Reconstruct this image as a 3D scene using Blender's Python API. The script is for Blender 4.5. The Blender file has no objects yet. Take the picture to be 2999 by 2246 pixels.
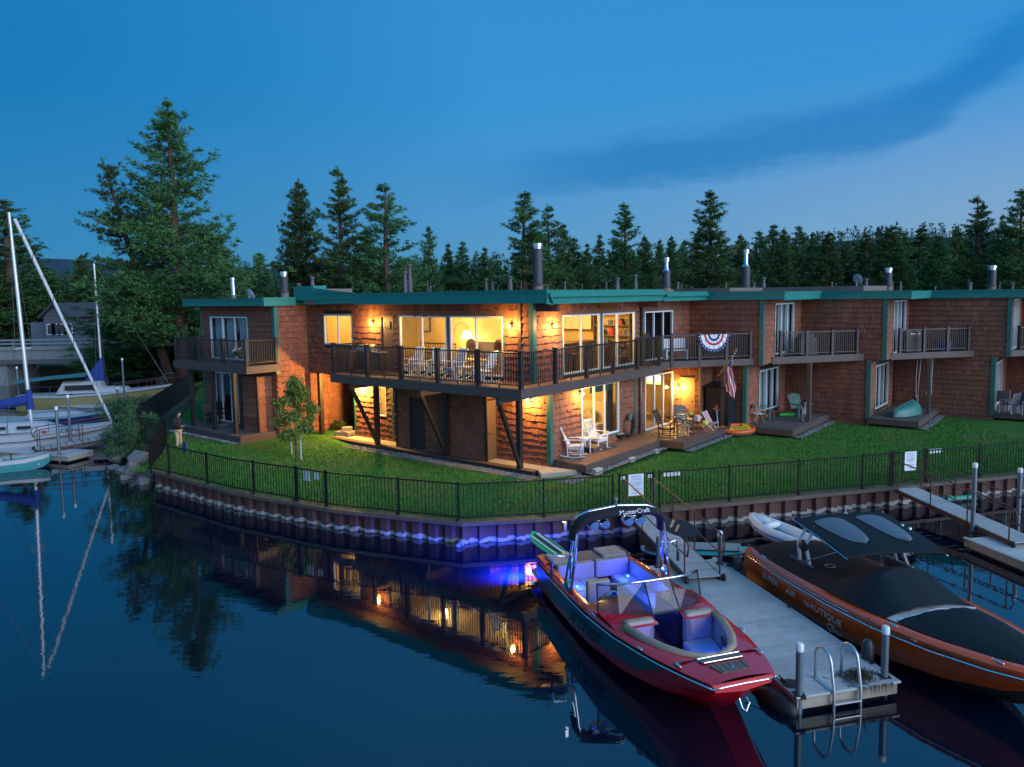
import bpy, math, random
import numpy as np
from mathutils import Vector, Matrix
R = math.radians
C = bpy.context.scene.collection
random.seed(7)
rng = np.random.default_rng(7)

# ------------------------------------------------------------------ camera
FPX, CYP, PITCH, ROLL = 2193.99, 1067.62, 0.0917348, 0.0153696
CAM_Z = 6.5
_cp, _sp, _cr, _sr = math.cos(PITCH), math.sin(PITCH), math.cos(ROLL), math.sin(ROLL)
MV = np.array([[_cr, _sr, 0], [-_sr, _cr, 0], [0, 0, 1]]) @ np.array([[1, 0, 0], [0, -_sp, -_cp], [0, _cp, -_sp]])
cd = bpy.data.cameras.new('camera')
cam = bpy.data.objects.new('camera', cd)
C.objects.link(cam)
bpy.context.scene.camera = cam
cd.sensor_width = 36.0
cd.lens = FPX / 2999 * 36.0
cd.shift_y = -(1123.0 - CYP) / 2999
cd.clip_start = 0.1
cd.clip_end = 6000
m4 = Matrix.Identity(4)
for i in range(3):
    m4[i][0] = MV[0][i]; m4[i][1] = -MV[1][i]; m4[i][2] = -MV[2][i]
m4.translation = (0, 0, CAM_Z)
cam.matrix_world = m4

# ------------------------------------------------------------------ world, sun, exposure
SUN_EL, SUN_AZ = R(2.0), R(130)          # azimuth clockwise from +Y
sc = bpy.context.scene
world = bpy.data.worlds.new('World')
sc.world = world
world.use_nodes = True
nt = world.node_tree
nt.nodes.clear()
def N(tree, typ, **kw):
    n = tree.nodes.new(typ)
    for k, v in kw.items():
        setattr(n, k, v)
    return n
out = N(nt, 'ShaderNodeOutputWorld')
bg = N(nt, 'ShaderNodeBackground')
sky = N(nt, 'ShaderNodeTexSky', sky_type='NISHITA')
sky.sun_disc = False
sky.sun_elevation = SUN_EL
sky.sun_rotation = -SUN_AZ
sky.altitude = 1900
sky.air_density = 1.0
sky.dust_density = 0.6
sky.ozone_density = 4.0
# a long low bank of thin cloud across the right half of the sky
tc = N(nt, 'ShaderNodeTexCoord')
sep = N(nt, 'ShaderNodeSeparateXYZ')
nt.links.new(tc.outputs['Generated'], sep.inputs[0])
def mth(tree, op, a, b=None, c=None, clamp=False):
    n = N(tree, 'ShaderNodeMath', operation=op)
    n.use_clamp = clamp
    for i, x in enumerate((a, b, c)):
        if x is None: continue
        if isinstance(x, (int, float)): n.inputs[i].default_value = x
        else: tree.links.new(x, n.inputs[i])
    return n.outputs[0]
az = mth(nt, 'ARCTAN2', sep.outputs[0], sep.outputs[1])
el = mth(nt, 'ARCSINE', sep.outputs[2])
mp = N(nt, 'ShaderNodeMapping')
mp.inputs['Scale'].default_value = (2.2, 2.2, 9.0)
mp.inputs['Rotation'].default_value = (0, R(-9), 0)
nt.links.new(tc.outputs['Generated'], mp.inputs[0])
nz = N(nt, 'ShaderNodeTexNoise')
nz.inputs['Scale'].default_value = 2.6
nz.inputs['Detail'].default_value = 7
nz.inputs['Roughness'].default_value = 0.62
nt.links.new(mp.outputs[0], nz.inputs['Vector'])
wob = mth(nt, 'MULTIPLY_ADD', nz.outputs[0], 0.07, -0.035)
def ramp(tree, x, a, b, va=0.0, vb=1.0):
    n = N(tree, 'ShaderNodeMapRange', interpolation_type='SMOOTHERSTEP')
    tree.links.new(x, n.inputs[0])
    for i, v in enumerate((a, b, va, vb)): n.inputs[1 + i].default_value = v
    return n.outputs[0]
# bank axis rises to the right and its thickness grows then fades
axis = mth(nt, 'ADD', mth(nt, 'MULTIPLY_ADD', az, 0.085, 0.147), ramp(nt, az, 0.40, 0.72, 0.0, 0.085))
off = mth(nt, 'ADD', mth(nt, 'SUBTRACT', el, axis), wob)
band = mth(nt, 'MULTIPLY', ramp(nt, off, -0.040, -0.010), ramp(nt, off, 0.004, 0.060, 1.0, 0.0))
band = mth(nt, 'MULTIPLY', band, mth(nt, 'MULTIPLY', ramp(nt, az, -0.16, 0.22), ramp(nt, az, 0.50, 0.74, 1.0, 0.25)))
wisp = mth(nt, 'MULTIPLY', ramp(nt, nz.outputs[0], 0.50, 0.80), mth(nt, 'MULTIPLY', ramp(nt, el, 0.0, 0.05), ramp(nt, el, 0.16, 0.30, 0.35, 0.0)))
hsv = N(nt, 'ShaderNodeHueSaturation')
nt.links.new(sky.outputs[0], hsv.inputs['Color'])
tint = N(nt, 'ShaderNodeMix', data_type='RGBA', blend_type='MULTIPLY')
tint.inputs[0].default_value = 1.0
nt.links.new(hsv.outputs[0], tint.inputs[6])
# dusk colours graded from deep blue away from the set sun to a paler horizon towards it
toward = mth(nt, 'ADD', mth(nt, 'MULTIPLY', sep.outputs[0], math.sin(SUN_AZ)), mth(nt, 'MULTIPLY', sep.outputs[1], math.cos(SUN_AZ)))
tf = mth(nt, 'MULTIPLY_ADD', toward, 0.5, 0.5)
def grad(stops):
    n = N(nt, 'ShaderNodeValToRGB')
    nt.links.new(tf, n.inputs[0])
    e = n.color_ramp.elements
    while len(e) < len(stops): e.new(0.5)
    for k, (p, c) in enumerate(stops): e[k].position = p; e[k].color = (*[x * 0.957 for x in c], 1)
    return n.outputs[0]
lowc = grad([(0.02, (0.022, 0.215, 0.48)), (0.18, (0.085, 0.290, 0.57)), (0.45, (0.215, 0.355, 0.56)), (1.0, (0.40, 0.46, 0.60))])
highc = grad([(0.02, (0.002, 0.180, 0.46)), (0.18, (0.036, 0.290, 0.64)), (0.45, (0.034, 0.275, 0.62)), (1.0, (0.10, 0.33, 0.66))])
gm_ = N(nt, 'ShaderNodeMix', data_type='RGBA')
nt.links.new(ramp(nt, el, 0.05, 0.30), gm_.inputs[0])
nt.links.new(lowc, gm_.inputs[6]); nt.links.new(highc, gm_.inputs[7])
dbl = N(nt, 'ShaderNodeVectorMath', operation='SCALE'); dbl.inputs[3].default_value = 2.0
nt.links.new(gm_.outputs[2], dbl.inputs[0])
nt.links.new(hsv.outputs[0], tint.inputs[6])
tint.inputs[7].default_value = (0.7, 0.95, 0.95, 1)
fin = N(nt, 'ShaderNodeMix', data_type='RGBA'); fin.inputs[0].default_value = 0.86
nt.links.new(tint.outputs[2], fin.inputs[6]); nt.links.new(dbl.outputs[0], fin.inputs[7])
cl = N(nt, 'ShaderNodeMix', data_type='RGBA', blend_type='MULTIPLY')
nt.links.new(mth(nt, 'MULTIPLY', band, 0.95), cl.inputs[0])
nt.links.new(fin.outputs[2], cl.inputs[6])
cl.inputs[7].default_value = (0.34, 0.70, 0.84, 1)
cw = N(nt, 'ShaderNodeMix', data_type='RGBA', blend_type='MULTIPLY')
nt.links.new(wisp, cw.inputs[0])
nt.links.new(cl.outputs[2], cw.inputs[6])
cw.inputs[7].default_value = (1.35, 1.18, 1.12, 1)
nt.links.new(cw.outputs[2], bg.inputs[0])
bg.inputs[1].default_value = 0.15
nt.links.new(bg.outputs[0], out.inputs[0])

sl = bpy.data.lights.new('dusk_glow', 'SUN')
sl.energy = 1.15
sl.angle = R(60)
sl.color = (0.72, 0.82, 1.0)
sun = bpy.data.objects.new('dusk_glow', sl)
C.objects.link(sun)
_e, _a = R(14), SUN_AZ
sd = Vector((math.sin(_a) * math.cos(_e), math.cos(_a) * math.cos(_e), math.sin(_e)))
sun.rotation_euler = sd.to_track_quat('Z', 'Y').to_euler()
sc.view_settings.view_transform = 'Standard'
sc.view_settings.look = 'None'
sc.view_settings.gamma = 1
sc.view_settings.use_curve_mapping = False
sc.view_settings.exposure = 1.8
sc.cycles.max_bounces = 8
sc.cycles.transparent_max_bounces = 16
sc.cycles.caustics_reflective = False
sc.cycles.caustics_refractive = False
sc.cycles.sample_clamp_indirect = 4.0

# ------------------------------------------------------------------ helpers
def ray(px, py):
    return MV.T @ np.array([(px - 1499.5) / FPX, (py - CYP) / FPX, 1.0])
def at(px, py, z):                       # where the photo's ray meets a level plane
    d = ray(px, py); t = (z - CAM_Z) / d[2]
    return Vector((d[0] * t, d[1] * t, z))
def far(px, py, Y):                      # where it meets the plane Y metres ahead
    d = ray(px, py); t = Y / d[1]
    return Vector((d[0] * t, Y, CAM_Z + d[2] * t))
O = Vector((0.151, 23.593, 0)); YAW = 0.677462087
D1 = Vector((math.sin(YAW), math.cos(YAW), 0)); D2 = Vector((-math.cos(YAW), math.sin(YAW), 0))
ROT = math.atan2(D1.y, D1.x)
def W(u, v, z=0): return O + D1 * u + D2 * v + Vector((0, 0, z))
def uv(p): q = Vector(p) - O; return Vector((q.dot(D1), q.dot(D2), p[2]))

MATS = {}
def M(name, col, rough=0.6, var=0.0, scale=8.0, metal=0.0, bump=0.0, stretch=(1, 1, 1), rnd=0.0, spec=0.5, emit=None, ecol=None, dirt=None, coat=0.0):
    """procedural material: base colour with noise variation, per object / per island brightness, bump and optional stain colour"""
    if name in MATS: return MATS[name]
    m = bpy.data.materials.new(name); m.use_nodes = True
    t = m.node_tree; b = t.nodes['Principled BSDF']
    b.inputs['Base Color'].default_value = (*col, 1)
    b.inputs['Roughness'].default_value = rough
    b.inputs['Metallic'].default_value = metal
    b.inputs['Specular IOR Level'].default_value = spec
    if coat: b.inputs['Coat Weight'].default_value = coat; b.inputs['Coat Roughness'].default_value = 0.06
    if emit: b.inputs['Emission Color'].default_value = (*(ecol or col), 1); b.inputs['Emission Strength'].default_value = emit
    if var or bump or rnd or dirt:
        co = N(t, 'ShaderNodeTexCoord'); mpn = N(t, 'ShaderNodeMapping'); mpn.inputs['Scale'].default_value = stretch
        t.links.new(co.outputs['Object'], mpn.inputs[0])
        nn = N(t, 'ShaderNodeTexNoise'); nn.inputs['Scale'].default_value = scale; nn.inputs['Detail'].default_value = 6; nn.inputs['Roughness'].default_value = 0.65
        t.links.new(mpn.outputs[0], nn.inputs['Vector'])
        f = mth(t, 'MULTIPLY_ADD', nn.outputs[0], 2 * var, 1 - var)
        if rnd:
            oi = N(t, 'ShaderNodeObjectInfo'); ge = N(t, 'ShaderNodeNewGeometry')
            rr = mth(t, 'FRACT', mth(t, 'ADD', oi.outputs['Random'], ge.outputs['Random Per Island']))
            f = mth(t, 'MULTIPLY', f, mth(t, 'MULTIPLY_ADD', rr, 2 * rnd, 1 - rnd))
        mx = N(t, 'ShaderNodeMix', data_type='RGBA', blend_type='MULTIPLY'); mx.inputs[0].default_value = 1
        mx.inputs[6].default_value = (*col, 1)
        cc = N(t, 'ShaderNodeCombineColor')
        for i in range(3): t.links.new(f, cc.inputs[i])
        t.links.new(cc.outputs[0], mx.inputs[7])
        res = mx.outputs[2]
        if dirt:
            d = N(t, 'ShaderNodeMix', data_type='RGBA'); t.links.new(res, d.inputs[6]); d.inputs[7].default_value = (*dirt, 1)
            n2 = N(t, 'ShaderNodeTexNoise'); n2.inputs['Scale'].default_value = scale * 0.27; n2.inputs['Detail'].default_value = 8; n2.inputs['Roughness'].default_value = 0.7
            t.links.new(co.outputs['Object'], n2.inputs['Vector'])
            t.links.new(ramp(t, n2.outputs[0], 0.50, 0.72), d.inputs[0]); res = d.outputs[2]
        t.links.new(res, b.inputs['Base Color'])
        if bump:
            bp = N(t, 'ShaderNodeBump'); bp.inputs['Strength'].default_value = bump; bp.inputs['Distance'].default_value = 0.02
            t.links.new(nn.outputs[0], bp.inputs['Height']); t.links.new(bp.outputs[0], b.inputs['Normal'])
    MATS[name] = m
    return m

class MB:
    """collects faces for one mesh object"""
    def __init__(s): s.v = []; s.f = []; s.mi = []; s.cur = 0
    def add(s, vs, fs):
        o = len(s.v); s.v.extend([tuple(x) for x in vs]); s.f.extend([[i + o for i in f] for f in fs]); s.mi.extend([s.cur] * len(fs)); return s
    def box(s, x0, x1, y0, y1, z0, z1):
        v = [(x, y, z) for z in (z0, z1) for y in (y0, y1) for x in (x0, x1)]
        return s.add(v, [[0, 2, 3, 1], [4, 5, 7, 6], [0, 1, 5, 4], [2, 6, 7, 3], [0, 4, 6, 2], [1, 3, 7, 5]])
    def bar(s, p, q, w, h=None, up=(0, 0, 1)):
        p, q = Vector(p), Vector(q); d = (q - p).normalized(); h = w if h is None else h
        x = d.cross(Vector(up))
        if x.length < 1e-4: x = d.cross(Vector((1, 0, 0)))
        x.normalize(); y = x.cross(d); a = x * w / 2; b = y * h / 2
        v = [p - a - b, p + a - b, p + a + b, p - a + b, q - a - b, q + a - b, q + a + b, q - a + b]
        return s.add(v, [[3, 2, 1, 0], [4, 5, 6, 7], [0, 1, 5, 4], [1, 2, 6, 5], [2, 3, 7, 6], [3, 0, 4, 7]])
    def tube(s, pts, r, n=7, cap=True):
        pts = [Vector(p) for p in pts]; rr = r if isinstance(r, (list, tuple)) else [r] * len(pts); rings = []; px = None
        for i, p in enumerate(pts):
            d = (pts[min(i + 1, len(pts) - 1)] - pts[max(i - 1, 0)]).normalized()
            x = d.cross(Vector((0, 0, 1))) if px is None else px - d * px.dot(d)
            if x.length < 1e-4: x = d.cross(Vector((1, 0, 0)))
            x.normalize(); px = x; y = d.cross(x)
            rings.append([p + (x * math.cos(2 * math.pi * k / n) + y * math.sin(2 * math.pi * k / n)) * rr[i] for k in range(n)])
        return s.loft(rings, cap=cap)
    def loft(s, rings, closed=True, cap=True):
        n = len(rings[0]); v = [p for r in rings for p in r]; f = []
        for i in range(len(rings) - 1):
            for k in range(n if closed else n - 1):
                a, b = i * n + k, i * n + (k + 1) % n
                f.append([a, b, b + n, a + n])
        if cap and closed: f.append(list(range(n))[::-1]); f.append([(len(rings) - 1) * n + k for k in range(n)])
        return s.add(v, f)
    def lathe(s, c, prof, n=12, ax=None):
        c = Vector(c); q = Vector(ax).to_track_quat('Z', 'Y') if ax else None; rings = []
        for r, z in prof:
            ring = [Vector((r * math.cos(2 * math.pi * k / n), r * math.sin(2 * math.pi * k / n), z)) for k in range(n)]
            rings.append([c + (q @ p if q else p) for p in ring])
        return s.loft(rings)
    def cyl(s, c, r, z0, z1, n=12): return s.lathe(c, [(r, z0), (r, z1)], n)
    def ell(s, c, rx, ry, rz, nu=12, nv=7):
        prof = [(max(1e-3, math.sin(math.pi * j / nv)), -math.cos(math.pi * j / nv)) for j in range(nv + 1)]
        return s.loft([[(c[0] + rx * r * math.cos(2 * math.pi * k / nu), c[1] + ry * r * math.sin(2 * math.pi * k / nu), c[2] + rz * z) for k in range(nu)] for r, z in prof])
    def prism(s, poly, z0, z1):
        n = len(poly); v = [(x, y, z0) for x, y in poly] + [(x, y, z1) for x, y in poly]
        return s.add(v, [list(range(n))[::-1], [n + k for k in range(n)]] + [[k, (k + 1) % n, n + (k + 1) % n, n + k] for k in range(n)])
    def quad(s, a, b, c, d): return s.add([a, b, c, d], [[0, 1, 2, 3]])
    def build(s, name, mat, parent=None, smooth=False, bevel=0, loc=None):
        me = bpy.data.meshes.new(name); me.from_pydata(s.v, [], s.f)
        ms = mat if isinstance(mat, (list, tuple)) else [mat]
        for m in ms: me.materials.append(m)
        if len(ms) > 1: me.polygons.foreach_set('material_index', s.mi)
        if smooth: me.shade_smooth() if smooth is True else me.shade_smooth()
        o = bpy.data.objects.new(name, me); C.objects.link(o)
        if parent: o.parent = parent
        if loc is not None: o.location = loc
        if bevel:
            bm_ = o.modifiers.new('bevel', 'BEVEL'); bm_.width = bevel; bm_.segments = 2; bm_.limit_method = 'ANGLE'
        if smooth == 'auto':
            try: me.set_sharp_from_angle(angle=R(38))
            except Exception: pass
        return o
def mesh_np(name, verts, faces_tri, mat, parent=None, quads=False):
    me = bpy.data.meshes.new(name); nv = len(verts); nf = len(faces_tri); k = 4 if quads else 3
    me.vertices.add(nv); me.vertices.foreach_set('co', np.asarray(verts, np.float32).ravel())
    me.loops.add(nf * k); me.loops.foreach_set('vertex_index', np.asarray(faces_tri, np.int32).ravel())
    me.polygons.add(nf); me.polygons.foreach_set('loop_start', np.arange(nf, dtype=np.int32) * k)
    try: me.polygons.foreach_set('loop_total', np.full(nf, k, np.int32))
    except Exception: pass
    me.update(calc_edges=True)
    for m in (mat if isinstance(mat, (list, tuple)) else [mat]): me.materials.append(m)
    if name == '_mesh': return me
    o = bpy.data.objects.new(name, me); C.objects.link(o)
    if parent: o.parent = parent
    return o
def tag(o, label=None, cat=None, group=None, kind=None):
    if label: o['label'] = label
    if cat: o['category'] = cat
    if group: o['group'] = group
    if kind: o['kind'] = kind
    return o
def thing(name, label, cat, loc=(0, 0, 0), rz=0.0, group=None):
    o = bpy.data.objects.new(name, None); C.objects.link(o); o.location = loc; o.rotation_euler = (0, 0, rz); o.empty_display_size = 0.2
    return tag(o, label, cat, group)
KIDS = {}
def kids(o): return [c for c in C.objects if c.parent == o]
def dup(root, loc, rz=None, label=None, scale=None):
    allo = list(C.objects); ch = {}
    for x in allo:
        if x.parent: ch.setdefault(x.parent.name, []).append(x)
    def cp(o, par):
        c = o.copy(); C.objects.link(c); c.parent = par
        for k in ch.get(o.name, []): cp(k, c)
        return c
    r = cp(root, None); r.location = loc
    if rz is not None: r.rotation_euler = (0, 0, rz)
    if label: r['label'] = label
    if scale: r.scale = (scale,) * 3
    return r
def text(name, s, size, mat, parent=None, loc=(0, 0, 0), rot=None, depth=0.002, align='CENTER', shear=0.0, space=1.0, mw=None, sx=1.0):
    cu = bpy.data.curves.new('lettering', 'FONT'); cu.body = s; cu.size = size; cu.extrude = depth; cu.align_x = align; cu.align_y = 'CENTER'; cu.shear = shear; cu.space_character = space; cu.resolution_u = 2
    tmp = bpy.data.objects.new('lettering', cu); C.objects.link(tmp)
    bpy.context.view_layer.update()
    me = bpy.data.meshes.new_from_object(tmp.evaluated_get(bpy.context.evaluated_depsgraph_get()))
    bpy.data.objects.remove(tmp)
    me.materials.clear(); me.materials.append(mat); me.name = name
    if sx != 1.0:
        for v_ in me.vertices: v_.co.x *= sx
    o = bpy.data.objects.new(name, me); C.objects.link(o)
    if parent: o.parent = parent
    if mw is not None: o.matrix_local = mw
    else:
        o.location = loc
        if rot: o.rotation_euler = rot
    return o
def frame(o, x, y):                      # matrix from origin, x axis and y axis
    x = Vector(x).normalized(); y = Vector(y); y = (y - x * y.dot(x)).normalized(); z = x.cross(y)
    m = Matrix.Identity(4)
    for i in range(3): m[i][0] = x[i]; m[i][1] = y[i]; m[i][2] = z[i]
    m.translation = Vector(o); return m
def lamp(name, p, power, col=(1.0, 0.54, 0.12), r=0.06, parent=None):
    l = bpy.data.lights.new(name, 'POINT'); l.energy = power; l.color = col; l.shadow_soft_size = r
    o = bpy.data.objects.new(name, l); C.objects.link(o); o.location = p
    if parent: o.parent = parent
    return o
# ------------------------------------------------------------------ setting: water, land, lawn
def water_mat():
    m = bpy.data.materials.new('lake_water'); m.use_nodes = True; t = m.node_tree; b = t.nodes['Principled BSDF']
    b.inputs['Base Color'].default_value = (0.0015, 0.006, 0.016, 1); b.inputs['Roughness'].default_value = 0.025; b.inputs['IOR'].default_value = 1.95
    co = N(t, 'ShaderNodeTexCoord'); mp_ = N(t, 'ShaderNodeMapping'); mp_.inputs['Scale'].default_value = (0.9, 2.2, 1); mp_.inputs['Rotation'].default_value = (0, 0, R(12)); t.links.new(co.outputs['Object'], mp_.inputs[0])
    n1 = N(t, 'ShaderNodeTexNoise'); n1.inputs['Scale'].default_value = 1.5; n1.inputs['Detail'].default_value = 3; n1.inputs['Roughness'].default_value = 0.5; t.links.new(mp_.outputs[0], n1.inputs['Vector'])
    n2 = N(t, 'ShaderNodeTexNoise'); n2.inputs['Scale'].default_value = 0.16; n2.inputs['Detail'].default_value = 2; t.links.new(co.outputs['Object'], n2.inputs['Vector'])
    hgt = mth(t, 'MULTIPLY', n1.outputs[0], ramp(t, n2.outputs[0], 0.35, 0.65, 0.45, 1.0))
    bp = N(t, 'ShaderNodeBump'); bp.inputs['Strength'].default_value = 0.042; bp.inputs['Distance'].default_value = 0.06
    t.links.new(hgt, bp.inputs['Height']); t.links.new(bp.outputs[0], b.inputs['Normal'])
    return m
mb = MB(); mb.quad((-260, -30, 0), (120, -30, 0), (120, 140, 0), (-260, 140, 0))
tag(mb.build('lake_water', water_mat()), kind='structure')

CAP = [(-12.6, 25.73), (-8.73, 22.71), (-5.08, 20.60), (-1.37, 19.16), (0.6, 19.43), (3.0, 19.90), (6.4, 20.76), (10.9, 21.95), (16.2, 23.39), (26, 26.1)]
F1, F2, F3 = (-13.9, 29.6), (-16.4, 31.3), (-21.0, 49.0)
def ywall(x):
    xs = [p[0] for p in CAP]; ys = [p[1] for p in CAP]
    return float(np.interp(x, xs, ys))
def sstep(x): x = min(1, max(0, x)); return x * x * (3 - 2 * x)
def lawn_z(x, y):
    d = y - ywall(x) if x > -12.6 else 4
    q = uv((x, y, 0)); return 0.575 + 0.24 * sstep((q.y - 8.0) / 4.0) * sstep((q.x + 5.5) / 2.5)
grass_m = M('lawn_grass', (0.040, 0.140, 0.026), 0.9, var=0.6, scale=2.2, bump=0.5, spec=0.15, dirt=(0.13, 0.13, 0.055))
blade_m = M('grass_blade', (0.068, 0.215, 0.036), 0.8, var=0.6, scale=1.6, rnd=0.5, spec=0.2, dirt=(0.18, 0.18, 0.075))
earth_m = M('earth', (0.05, 0.055, 0.035), 0.95, var=0.4, scale=0.6, dirt=(0.03, 0.05, 0.02))
mb = MB()
land = [(-12.6, 26.3), (-14.6, 29.2), (-17.2, 31.0), (-21.8, 49), (-27, 60), (-34, 72), (-36, 1500), (1500, 1500), (1500, 300), (60, 35), (26, 26.2)] + CAP[::-1][1:]
mb.prism([(x, y + 0.32) for x, y in land][::-1], -1.0, 0.42)
tag(mb.build('ground', earth_m), kind='structure')
mb = MB()
mb.prism([(-34.5, 72), (-22, 63), (-60, 63.5), (-260, 66), (-400, 1500), (-36.2, 1500)], -1.0, 1.1)
tag(mb.build('far_bank', earth_m), kind='structure')
# lawn sheet
xs = np.arange(-22, 26.01, 0.4); vv = []; ff = []; ny = 46
for i, x in enumerate(xs):
    y0 = ywall(x) + 0.06 if x > -12.6 else max(25.8, 25.9 + (-12.6 - x) * 2.9)
    for j in range(ny):
        y = y0 + (50 - y0) * (j / (ny - 1)) ** 1.6
        vv.append((x, y, lawn_z(x, y) + 0.012 * math.sin(x * 2.1 + y) * math.sin(y * 1.7)))
for i in range(len(xs) - 1):
    for j in range(ny - 1):
        a = i * ny + j; ff.append((a, a + ny, a + ny + 1, a + 1))
mb = MB(); mb.add(vv, ff); tag(mb.build('lawn', grass_m, smooth=True), kind='structure')
# grass blades, too many to count
nb = 130000
gx = rng.uniform(-15, 20, nb * 2); gy = ywall(0) + rng.uniform(0, 16, nb * 2)
yw = np.interp(gx, [p[0] for p in CAP], [p[1] for p in CAP])
gy = yw + 0.12 + rng.uniform(0, 1, nb * 2) ** 1.3 * 12
ul = (gx - O.x) * D1.x + (gy - O.y) * D1.y; vl = (gx - O.x) * D2.x + (gy - O.y) * D2.y
ok = ~((ul > 0.32) & (vl > -0.5) & (vl < 11.6)) & ~((ul > -2.7) & (vl > 11.2)) & ~((ul > 1.6) & (vl > -1.9)) & ~((ul > 6.6) & (vl > -2.85)) & ~((ul > 11.6) & (vl > -5.1)) & ~((ul > 16.4) & (vl > -8.7)) & ~((gx < -12.6) & (gy < 29 + (-13.9 - gx) * 3.5) & (gx < -13.4))
gx, gy = gx[ok][:nb], gy[ok][:nb]
gz = np.array([lawn_z(a, b) for a, b in zip(gx, gy)]) - 0.01
n = len(gx); th = rng.uniform(0, 2 * np.pi, n); h = rng.uniform(0.03, 0.10, n); w = rng.uniform(0.008, 0.018, n); ln = rng.normal(0, 0.04, (n, 2))
base = np.stack([gx, gy, gz], 1); dx = np.stack([np.cos(th) * w, np.sin(th) * w, np.zeros(n)], 1)
tip = base + np.stack([ln[:, 0], ln[:, 1], h], 1)
vs = np.stack([base - dx, base + dx, tip], 1).reshape(-1, 3)
tag(mesh_np('grass', vs, np.arange(n * 3).reshape(-1, 3), blade_m), kind='stuff')

# ------------------------------------------------------------------ sea wall of sheet piles
def pile_mat():
    m = M('rusty_sheet_pile', (0.085, 0.034, 0.026), 0.75, var=0.5, scale=3.0, stretch=(3, 3, 0.7), bump=0.3, dirt=(0.05, 0.03, 0.035), rnd=0.2)
    t = m.node_tree; b = t.nodes['Principled BSDF']; src = b.inputs['Base Color'].links[0].from_socket
    co = N(t, 'ShaderNodeNewGeometry'); s_ = N(t, 'ShaderNodeSeparateXYZ'); t.links.new(co.outputs['Position'], s_.inputs[0])
    n_ = N(t, 'ShaderNodeTexNoise'); n_.inputs['Scale'].default_value = 5; n_.inputs['Detail'].default_value = 5; t.links.new(co.outputs['Position'], n_.inputs['Vector'])
    zz = mth(t, 'ADD', s_.outputs[2], mth(t, 'MULTIPLY_ADD', n_.outputs[0], -0.22, 0.11))
    k = mth(t, 'MULTIPLY', ramp(t, zz, 0.09, 0.13, 1, 0), ramp(t, zz, 0.0, 0.03))
    mx = N(t, 'ShaderNodeMix', data_type='RGBA'); t.links.new(k, mx.inputs[0]); t.links.new(src, mx.inputs[6]); mx.inputs[7].default_value = (0.31, 0.30, 0.28, 1)
    t.links.new(mx.outputs[2], b.inputs['Base Color']); return m
pile_m = pile_mat()
sw = thing('sea_wall', 'rusty corrugated steel sheet pile wall holding up the lawn', 'sea wall', (0, 0, 0))
PW = 0.52
prof = [(0, 0), (0.18, 0), (0.24, 0.10), (0.42, 0.10), (0.48, 0.0)]
pm = None; cnt = 0
for i in range(len(CAP) - 1):
    a, b = Vector((*CAP[i], 0)), Vector((*CAP[i + 1], 0)); d = b - a; L_ = d.length; k = max(1, round(L_ / PW)); d.normalize(); ang = math.atan2(d.y, d.x); sx = L_ / k / PW
    for j in range(k):
        if pm is None:
            mb = MB(); ring = [[(x, y + 0.06, z) for x, y in prof + [(PW, 0)]] for z in (-0.7, 0.50)]
            mb.loft(ring, closed=False); o = mb.build('sheet_pile', pile_m, sw); pm = o.data
        else:
            o = bpy.data.objects.new('sheet_pile', pm); C.objects.link(o); o.parent = sw
        o.location = a + d * (L_ / k * j); o.rotation_euler = (0, 0, ang); o.scale = (sx, 1, 1)
cap_m = M('wall_cap', (0.10, 0.075, 0.06), 0.7, var=0.4, scale=4, dirt=(0.16, 0.12, 0.07))
mb = MB()
def strip(mb, pts, off0, off1, z0, z1):
    """a solid band that follows a plan polyline"""
    P_ = [Vector((*p[:2], 0)) for p in pts]; rings = []
    for i, p in enumerate(P_):
        d = ((P_[i] - P_[i - 1]).normalized() if i else Vector()) + ((P_[i + 1] - P_[i]).normalized() if i < len(P_) - 1 else Vector())
        d.normalize(); nrm = Vector((-d.y, d.x, 0))
        rings.append([p + nrm * off0 + Vector((0, 0, z0)), p + nrm * off0 + Vector((0, 0, z1)), p + nrm * off1 + Vector((0, 0, z1)), p + nrm * off1 + Vector((0, 0, z0))])
    mb.loft(rings)
strip(mb, CAP, -0.03, 0.30, 0.50, 0.60)
mb.build('wall_cap', cap_m, sw)
mb = MB(); mb.tube([at(1347, 1593, 0.06) + Vector((0.12, 0.5, 0)), at(1347, 1593, 0.06) + Vector((-0.01, -0.12, 0))], 0.085, 12, cap=False)
mb.tube([at(1347, 1593, 0.06) + Vector((0.12, 0.5, 0)), at(1347, 1593, 0.06) + Vector((-0.01, -0.10, 0))], 0.06, 12)
tag(mb.build('drain_pipe', M('grey_pipe', (0.25, 0.27, 0.27), 0.5)), 'grey drain pipe poking out of the sheet piles at the wall corner', 'pipe')
mb = MB(); g0 = at(2842, 1456, 0.1); mb.tube([g0 + Vector((-0.9, -0.25, 0.02)), g0 + Vector((0.1, 0.02, 0))], 0.085, 12)
tag(mb.build('drain_pipe', M('green_pipe', (0.02, 0.22, 0.16), 0.45)), 'green plastic drain pipe by the far right gangway', 'pipe')
mb = MB(); g0 = at(2861, 1459, 0.1); mb.tube([g0 + Vector((0, 0.5, 0)), g0], 0.10, 12, cap=False); mb.tube([g0 + Vector((0, 0.5, 0)), g0 + Vector((0, .03, 0))], 0.07, 12)
tag(mb.build('drain_pipe', M('dark_pipe', (0.05, 0.06, 0.06), 0.5)), 'short dark drain pipe beside the green pipe under the gangway', 'pipe')

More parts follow.
